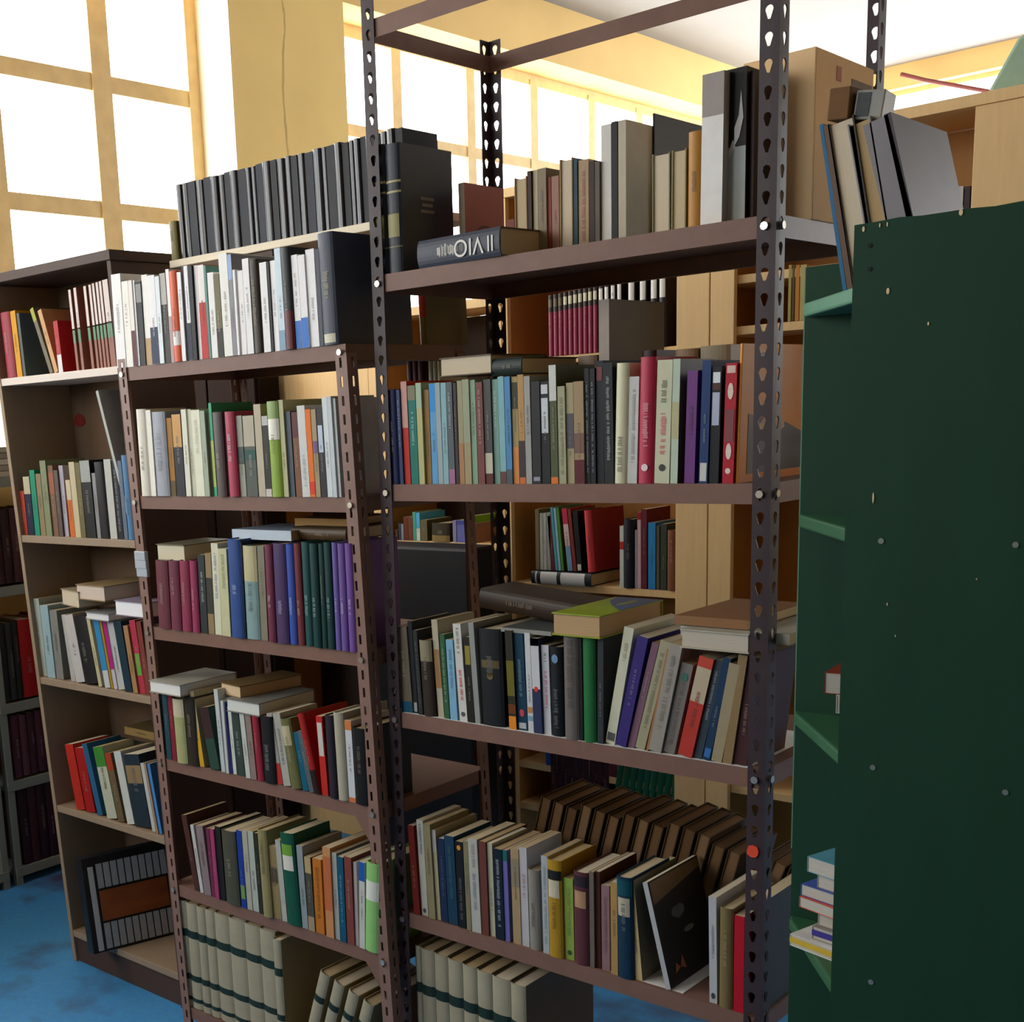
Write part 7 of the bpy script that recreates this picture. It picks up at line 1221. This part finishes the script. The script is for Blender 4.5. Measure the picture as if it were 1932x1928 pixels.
["volume","third dark volume on the upper grey metal shelf","dark volumes on the upper grey metal shelf",[-2.24,0.44,1.16],[0.0,0.0,90.0],[0.038,0.2,0.2751],"44262a",None,"h",[],0],
["volume","fourth dark volume on the upper grey metal shelf","dark volumes on the upper grey metal shelf",[-2.24,0.48,1.16],[0.0,0.0,90.0],[0.038,0.2,0.2746],"3a2024",None,"h",[],0],
["volume","fifth dark volume on the upper grey metal shelf","dark volumes on the upper grey metal shelf",[-2.24,0.52,1.16],[0.0,0.0,90.0],[0.038,0.2,0.2729],"2c1a1c",None,"h",[],0],
["volume","sixth dark volume on the upper grey metal shelf","dark volumes on the upper grey metal shelf",[-2.24,0.56,1.16],[0.0,0.0,90.0],[0.038,0.2,0.2744],"44262a",None,"h",[],0],
["volume","seventh dark volume on the upper grey metal shelf","dark volumes on the upper grey metal shelf",[-2.24,0.6,1.16],[0.0,0.0,90.0],[0.038,0.2,0.2745],"3a2024",None,"h",[],0],
["volume","eighth dark volume on the upper grey metal shelf","dark volumes on the upper grey metal shelf",[-2.24,0.64,1.16],[0.0,0.0,90.0],[0.038,0.2,0.2726],"2c1a1c",None,"h",[],0],
["volume","ninth dark volume on the upper grey metal shelf","dark volumes on the upper grey metal shelf",[-2.24,0.68,1.16],[0.0,0.0,90.0],[0.038,0.2,0.2746],"44262a",None,"h",[],0],
["volume","tenth dark volume on the upper grey metal shelf","dark volumes on the upper grey metal shelf",[-2.24,0.72,1.16],[0.0,0.0,90.0],[0.038,0.2,0.2751],"3a2024",None,"h",[],0],
["volume","eleventh dark volume on the upper grey metal shelf","dark volumes on the upper grey metal shelf",[-2.24,0.76,1.16],[0.0,0.0,90.0],[0.038,0.2,0.2781],"2c1a1c",None,"h",[],0],
["volume","pale straw slim volume right of the tall rack post, in the far pale bookcase","books in the right pale bookcase",[0.2334,1.52,1.908],[0.0,0.0,0.0],[0.0084,0.15,0.1563],"a89858",None,"p",[],0],
["volume","dark olive slim volume right of the tall rack post, in the far pale bookcase","books in the right pale bookcase",[0.2444,1.52,1.908],[0.0,0.0,0.0],[0.0068,0.15,0.155],"5a4a20",None,"p",[],0],
["volume","amber volume right of the tall rack post, in the far pale bookcase","books in the right pale bookcase",[0.2538,1.52,1.908],[0.0,0.0,0.0],[0.0114,0.15,0.1539],"c08038",None,"p",[],0],
["volume","straw volume right of the tall rack post, in the far pale bookcase","books in the right pale bookcase",[0.2677,1.52,1.908],[0.0,0.0,0.0],[0.0175,0.15,0.1523],"b8a868",None,"p",[],0],
["volume","first grey brown volume on the upper shelf of the right pale bookcase","books in the right pale bookcase",[0.6513,1.52,2.054],[0.0,0.0,0.0],[0.0121,0.15,0.1569],"6a5c54",None,"p",[],0],
["volume","second dark volume on the upper shelf of the right pale bookcase","books in the right pale bookcase",[0.667,1.52,2.054],[0.0,0.0,0.0],[0.012,0.15,0.1544],"3a2c28",None,"p",[],0],
["volume","third whitish volume on the upper shelf of the right pale bookcase","books in the right pale bookcase",[0.6814,1.52,2.054],[0.0,0.0,0.0],[0.012,0.15,0.1522],"c0b8b8",None,"p",[],0],
["volume","fourth dark volume on the upper shelf of the right pale bookcase","books in the right pale bookcase",[0.6969,1.52,2.054],[0.0,0.0,0.0],[0.0132,0.15,0.1498],"3a3034",None,"p",[],0],
["volume","fifth pale volume on the upper shelf of the right pale bookcase","books in the right pale bookcase",[0.7137,1.52,2.054],[0.0,0.0,0.0],[0.0118,0.15,0.1471],"a8a0a4",None,"p",[],0],
["book","dark grey green book half hidden behind the right front post, fourth shelf","books on the tall rack fourth shelf",[0.866,0.037,0.55],[0.0,0.0,0.0],[0.026,0.24,0.225],"2c302c","2a2e2a","p",[],0]
]

CAT = {'book': 'book', 'volume': 'book', 'paperback': 'book', 'booklet': 'booklet', 'pamphlet': 'booklet', 'album': 'album', 'ledger': 'ledger', 'box_file': 'box file',
       'box': 'box', 'folder': 'folder', 'binder': 'binder', 'file': 'file'}
GAIN = 1.0  # left unscaled: book colours already hold the light and shade of their rows
def spine_profile(w, st):
    n = 8 if st in 'hg' else 2
    b = min(0.2 * w, 0.006) if st in 'hg' else 0.0
    pts = []
    for i in range(n + 1):
        t = i / n
        pts.append((w * t, -b * (1 - (2 * t - 1) ** 2) ** 0.75 if b else 0.0))
    return pts

def mark_strip(w, st, f0, f1, z0, z1, off):
    """a patch on the spine following its curve"""
    mb = MB()
    n = 6 if st in 'hg' else 1
    b = min(0.2 * w, 0.006) if st in 'hg' else 0.0
    def P(t): return (w * t, (-b * (1 - (2 * t - 1) ** 2) ** 0.75 if b else 0.0) - off)
    for i in range(n):
        a, c = P(f0 + (f1 - f0) * i / n), P(f0 + (f1 - f0) * (i + 1) / n)
        mb.quad((a[0], a[1], z0), (c[0], c[1], z0), (c[0], c[1], z1), (a[0], a[1], z1))
    return mb

def contrast(h):
    r, g, b = rgb(h)
    return '3a342c' if 0.3 * r + 0.6 * g + 0.1 * b > 0.16 else 'b4ac98'

def book(rec):
    name, label, group, loc, rot, size, hx, cover, st, marks, art = rec
    w, d, h = size
    e = tag(empty(name, loc, tuple(R(v) for v in rot)), label, CAT.get(name, 'book'), group)
    blockc = None
    if st == 'w': blockc, st = hx, 'f'
    t = 0.0024 if st in 'hgf' else 0.0007
    t = min(t, w * 0.2)
    inset = 0.003 if st in 'hgf' else 0.0004
    gloss = {'h': (0.45, 0.28), 'g': (0.22, 0.55), 'p': (0.5, 0.22), 'f': (0.6, 0.3)}[st]
    mS = mat(cover if blockc else hx, gloss[0], 0.12, 28.0, spec=gloss[1], gain=GAIN)
    mC = mat(cover, 0.5, 0.14, 16.0, gain=GAIN) if cover else mS
    prof = spine_profile(w, st if st != 'f' else 'p')
    inner = [(min(max(p[0], t), w - t), p[1] + t) for p in prof]
    outer = [(0, d)] + prof + [(w, d)]
    inn = [(t, d)] + inner + [(w - t, d)]
    mb = MB()
    n = len(outer)
    def fl(p):   # fore-edge style: the spine turns to the back
        return (w - p[0], d - p[1]) if st == 'f' else p
    O = [fl(p) for p in outer]; I = [fl(p) for p in inn]
    for i in range(n - 1):
        a, b, c, q = O[i], O[i + 1], I[i + 1], I[i]
        ms = 1 if (i == 0 or i == n - 2) else 0
        mb.quad((*a, 0), (*b, 0), (*b, h), (*a, h), ms)
        mb.quad((*q, 0), (*c, 0), (*c, h), (*q, h), ms)
        mb.quad((*a, h), (*b, h), (*c, h), (*q, h), ms)
        mb.quad((*a, 0), (*b, 0), (*c, 0), (*q, 0), ms)
    for k in (0, n - 1):
        a, q = O[k], I[k]
        mb.quad((*a, 0), (*q, 0), (*q, h), (*a, h), 1)
    co = mb.build('cover', [mS, mC], e)
    pb = MB()
    ya, yb = t + 0.0002, d - inset
    if st == 'f': ya, yb = inset, d - t - 0.0002
    pb.box(t + 0.0001, w - t - 0.0001, ya, yb, inset, h - inset)
    pb.build('page_block', page_mat(blockc or rnd.choice(['c8b898', 'bca884', 'd0c4ac', 'b49c74'])), e)
    if st == 'f': return e, co
    auto = not any(m[0] == 't' for m in marks) and st != 'g' and w > 0.012 and not art and len(marks) < 3 and name not in ('folder', 'album', 'ledger', 'box', 'box_file')
    for mk in marks:
        kd, a, b, c = mk
        if kd == 'b':
            ob = mark_strip(w, st, 0.0, 1.0, a * h + 0.0004, b * h - 0.0004, 0.0004).build('spine_band', mat(c, gloss[0], 0.12, 28.0, spec=gloss[1], gain=GAIN), co)
        elif kd == 'l':
            ob = mark_strip(w, st, 0.12, 0.88, a * h, b * h, 0.0007).build('spine_label', mat(c, 0.55, 0.12, 60.0, gain=GAIN), co)
        elif kd == 'c':
            q = MB(); zc = (a + b) / 2 * h; rr = (b - a) / 2 * h; rx = min(rr, w * 0.26)
            yy = -(min(0.2 * w, 0.006) if st in 'hg' else 0.0) - 0.0009
            q.poly([(w / 2 + rx * math.cos(i * math.pi / 5), yy, zc + rr * math.sin(i * math.pi / 5)) for i in range(10)])
            q.build('spine_emblem', mat(c, 0.5, 0.2, 90.0, gain=GAIN), co)
        elif kd == 't':
            title(co, w, st, a * h, b * h, blend(hx, c, 0.75))
    if auto and rnd.random() < 0.75:
        a = rnd.uniform(0.25, 0.5)
        title(co, w, st, a * h, (a + rnd.uniform(0.2, 0.38)) * h, blend(hx, contrast(hx), 0.45), 0.15)
    return e, co

def blend(a, b, k):
    return ''.join('%02x' % round(int(a[i:i + 2], 16) * (1 - k) + int(b[i:i + 2], 16) * k) for i in (0, 2, 4))

def title(e, w, st, z0, z1, c, half=0.2):
    """worn lettering along the spine, too small to read: a run of fine strokes"""
    q = MB()
    b = min(0.2 * w, 0.006) if st in 'hg' else 0.0
    z = z0
    yy = -b - 0.0009
    hw = w * half
    while z < z1 - 0.003:
        s_ = rnd.uniform(0.0014, 0.0034)
        if rnd.random() < 0.16:
            z += 0.003
            continue
        l = hw * rnd.uniform(-1.0, -0.5); r = hw * rnd.uniform(0.5, 1.0)
        q.quad((w / 2 + l, yy, z), (w / 2 + r, yy, z), (w / 2 + r, yy, z + s_ * 0.6), (w / 2 + l, yy, z + s_ * 0.6))
        z += s_
    if q.v: q.build('spine_title', mat(c, 0.5, 0.1, 60.0, gain=GAIN), e)

def cover_art(e, size, art):
    """pictures printed on a cover that faces the room (right hand board, x = w)"""
    w, d, h = size
    x = w + 0.0006
    def patch(n, pts, c, off=0.0):
        q = MB(); q.poly([(x + off, a * d, b * h) for a, b in pts]); q.build(n, mat(c, 0.45, 0.3, 30.0, gain=GAIN), e)
    def blob(cy, cz, ry, rz, n=12, jit=0.15):
        return [(cy + ry * math.cos(2 * math.pi * i / n) * (1 + rnd.uniform(-jit, jit)), cz + rz * math.sin(2 * math.pi * i / n) * (1 + rnd.uniform(-jit, jit))) for i in range(n)]
    if art == 1:
        patch('cover_picture', [(0.1, 0.06), (0.95, 0.06), (0.95, 0.3), (0.6, 0.42), (0.3, 0.46), (0.1, 0.5)], '26304c')
        patch('cover_picture', blob(0.3, 0.36, 0.09, 0.06), 'c89a30', 0.0006)
        patch('cover_picture', blob(0.42, 0.42, 0.16, 0.07), 'b08a60', 0.0004)
        patch('cover_emblem', blob(0.3, 0.9, 0.08, 0.04, jit=0), '2c3a40', 0.0004)
    elif art == 2:
        patch('cover_picture', blob(0.42, 0.62, 0.12, 0.06), '5a5a50', 0.0004)
        patch('cover_picture', blob(0.55, 0.42, 0.1, 0.03), '6a6a5c', 0.0005)
        patch('cover_picture', [(0.14, 0.1), (0.18, 0.2), (0.26, 0.13), (0.32, 0.24), (0.36, 0.1), (0.25, 0.14)], '9a5a3c', 0.0005)
        patch('cover_picture', [(0.02, 0.78), (0.98, 0.9), (0.98, 0.985), (0.02, 0.985)], '6a5438', 0.0004)
    elif art == 3:
        for k in range(3):
            patch('cover_title', [(0.36 + .03 * (k == 1), 0.58 - .05 * k), (0.62 - .03 * (k == 1), 0.58 - .05 * k), (0.62 - .03 * (k == 1), 0.605 - .05 * k), (0.36 + .03 * (k == 1), 0.605 - .05 * k)], '6a6658', 0.0004)
    elif art == 4:
        o = blob(0.5, 0.35, 0.3, 0.2, 20, 0); i_ = blob(0.5, 0.35, 0.26, 0.17, 20, 0)
        q = MB()
        for k in range(20):
            j = (k + 1) % 20
            q.quad(*[(x + 0.0003, p[0] * d, p[1] * h) for p in (o[k], o[j], i_[j], i_[k])])
        q.build('cover_emblem', mat('743c3a', 0.5, gain=GAIN), e)
    elif art == 6:
        patch('cover_picture', [(0.3, 0.0), (0.98, 0.0), (0.98, 0.95), (0.75, 0.8), (0.55, 0.5)], '4a5c80', 0.0002)
        patch('cover_picture', blob(0.7, 0.35, 0.16, 0.1), '7c8a58', 0.0006)
    elif art == 5:
        yy = -0.0012
        q = MB()
        for pts in ([(0.55, 0.5), (0.75, 0.56), (0.9, 0.68), (0.8, 0.86), (0.72, 0.7), (0.55, 0.62)], [(0.1, 0.3), (0.3, 0.42), (0.6, 0.5), (0.5, 0.55), (0.2, 0.42)]):
            q.poly([(a * w, yy, b * h) for a, b in pts])
        q.build('cover_picture', mat('c8c8c4', 0.5, gain=GAIN), e)

for rec in BOOKS:
    lettering = [m for m in rec[9] if m[0] == 'x']
    rec[9] = [m for m in rec[9] if m[0] != 'x']
    e, co = book(rec)
    if rec[10]: cover_art(co, rec[5], rec[10])
    if lettering:
        w, d, h = rec[5]
        mt = mat('d4d4cc', 0.5, 0.05, 60.0, gain=GAIN)
        # spine reads along its length, upside down as the book lies
        for s_, sz, zc in (('VIO', w * 0.86, 0.36), ('lenta', w * 0.62, 0.46), ('ll', w * 0.8, 0.1)):
            if s_ == 'lenta':
                title(co, w, 'h', h * 0.54, h * 0.76, 'd4d4cc', 0.24)
                continue
            text_mesh(s_, sz, mt, co, (w / 2, -min(0.2 * w, 0.006) - 0.001, h * zc), (R(90), R(-90), 0))
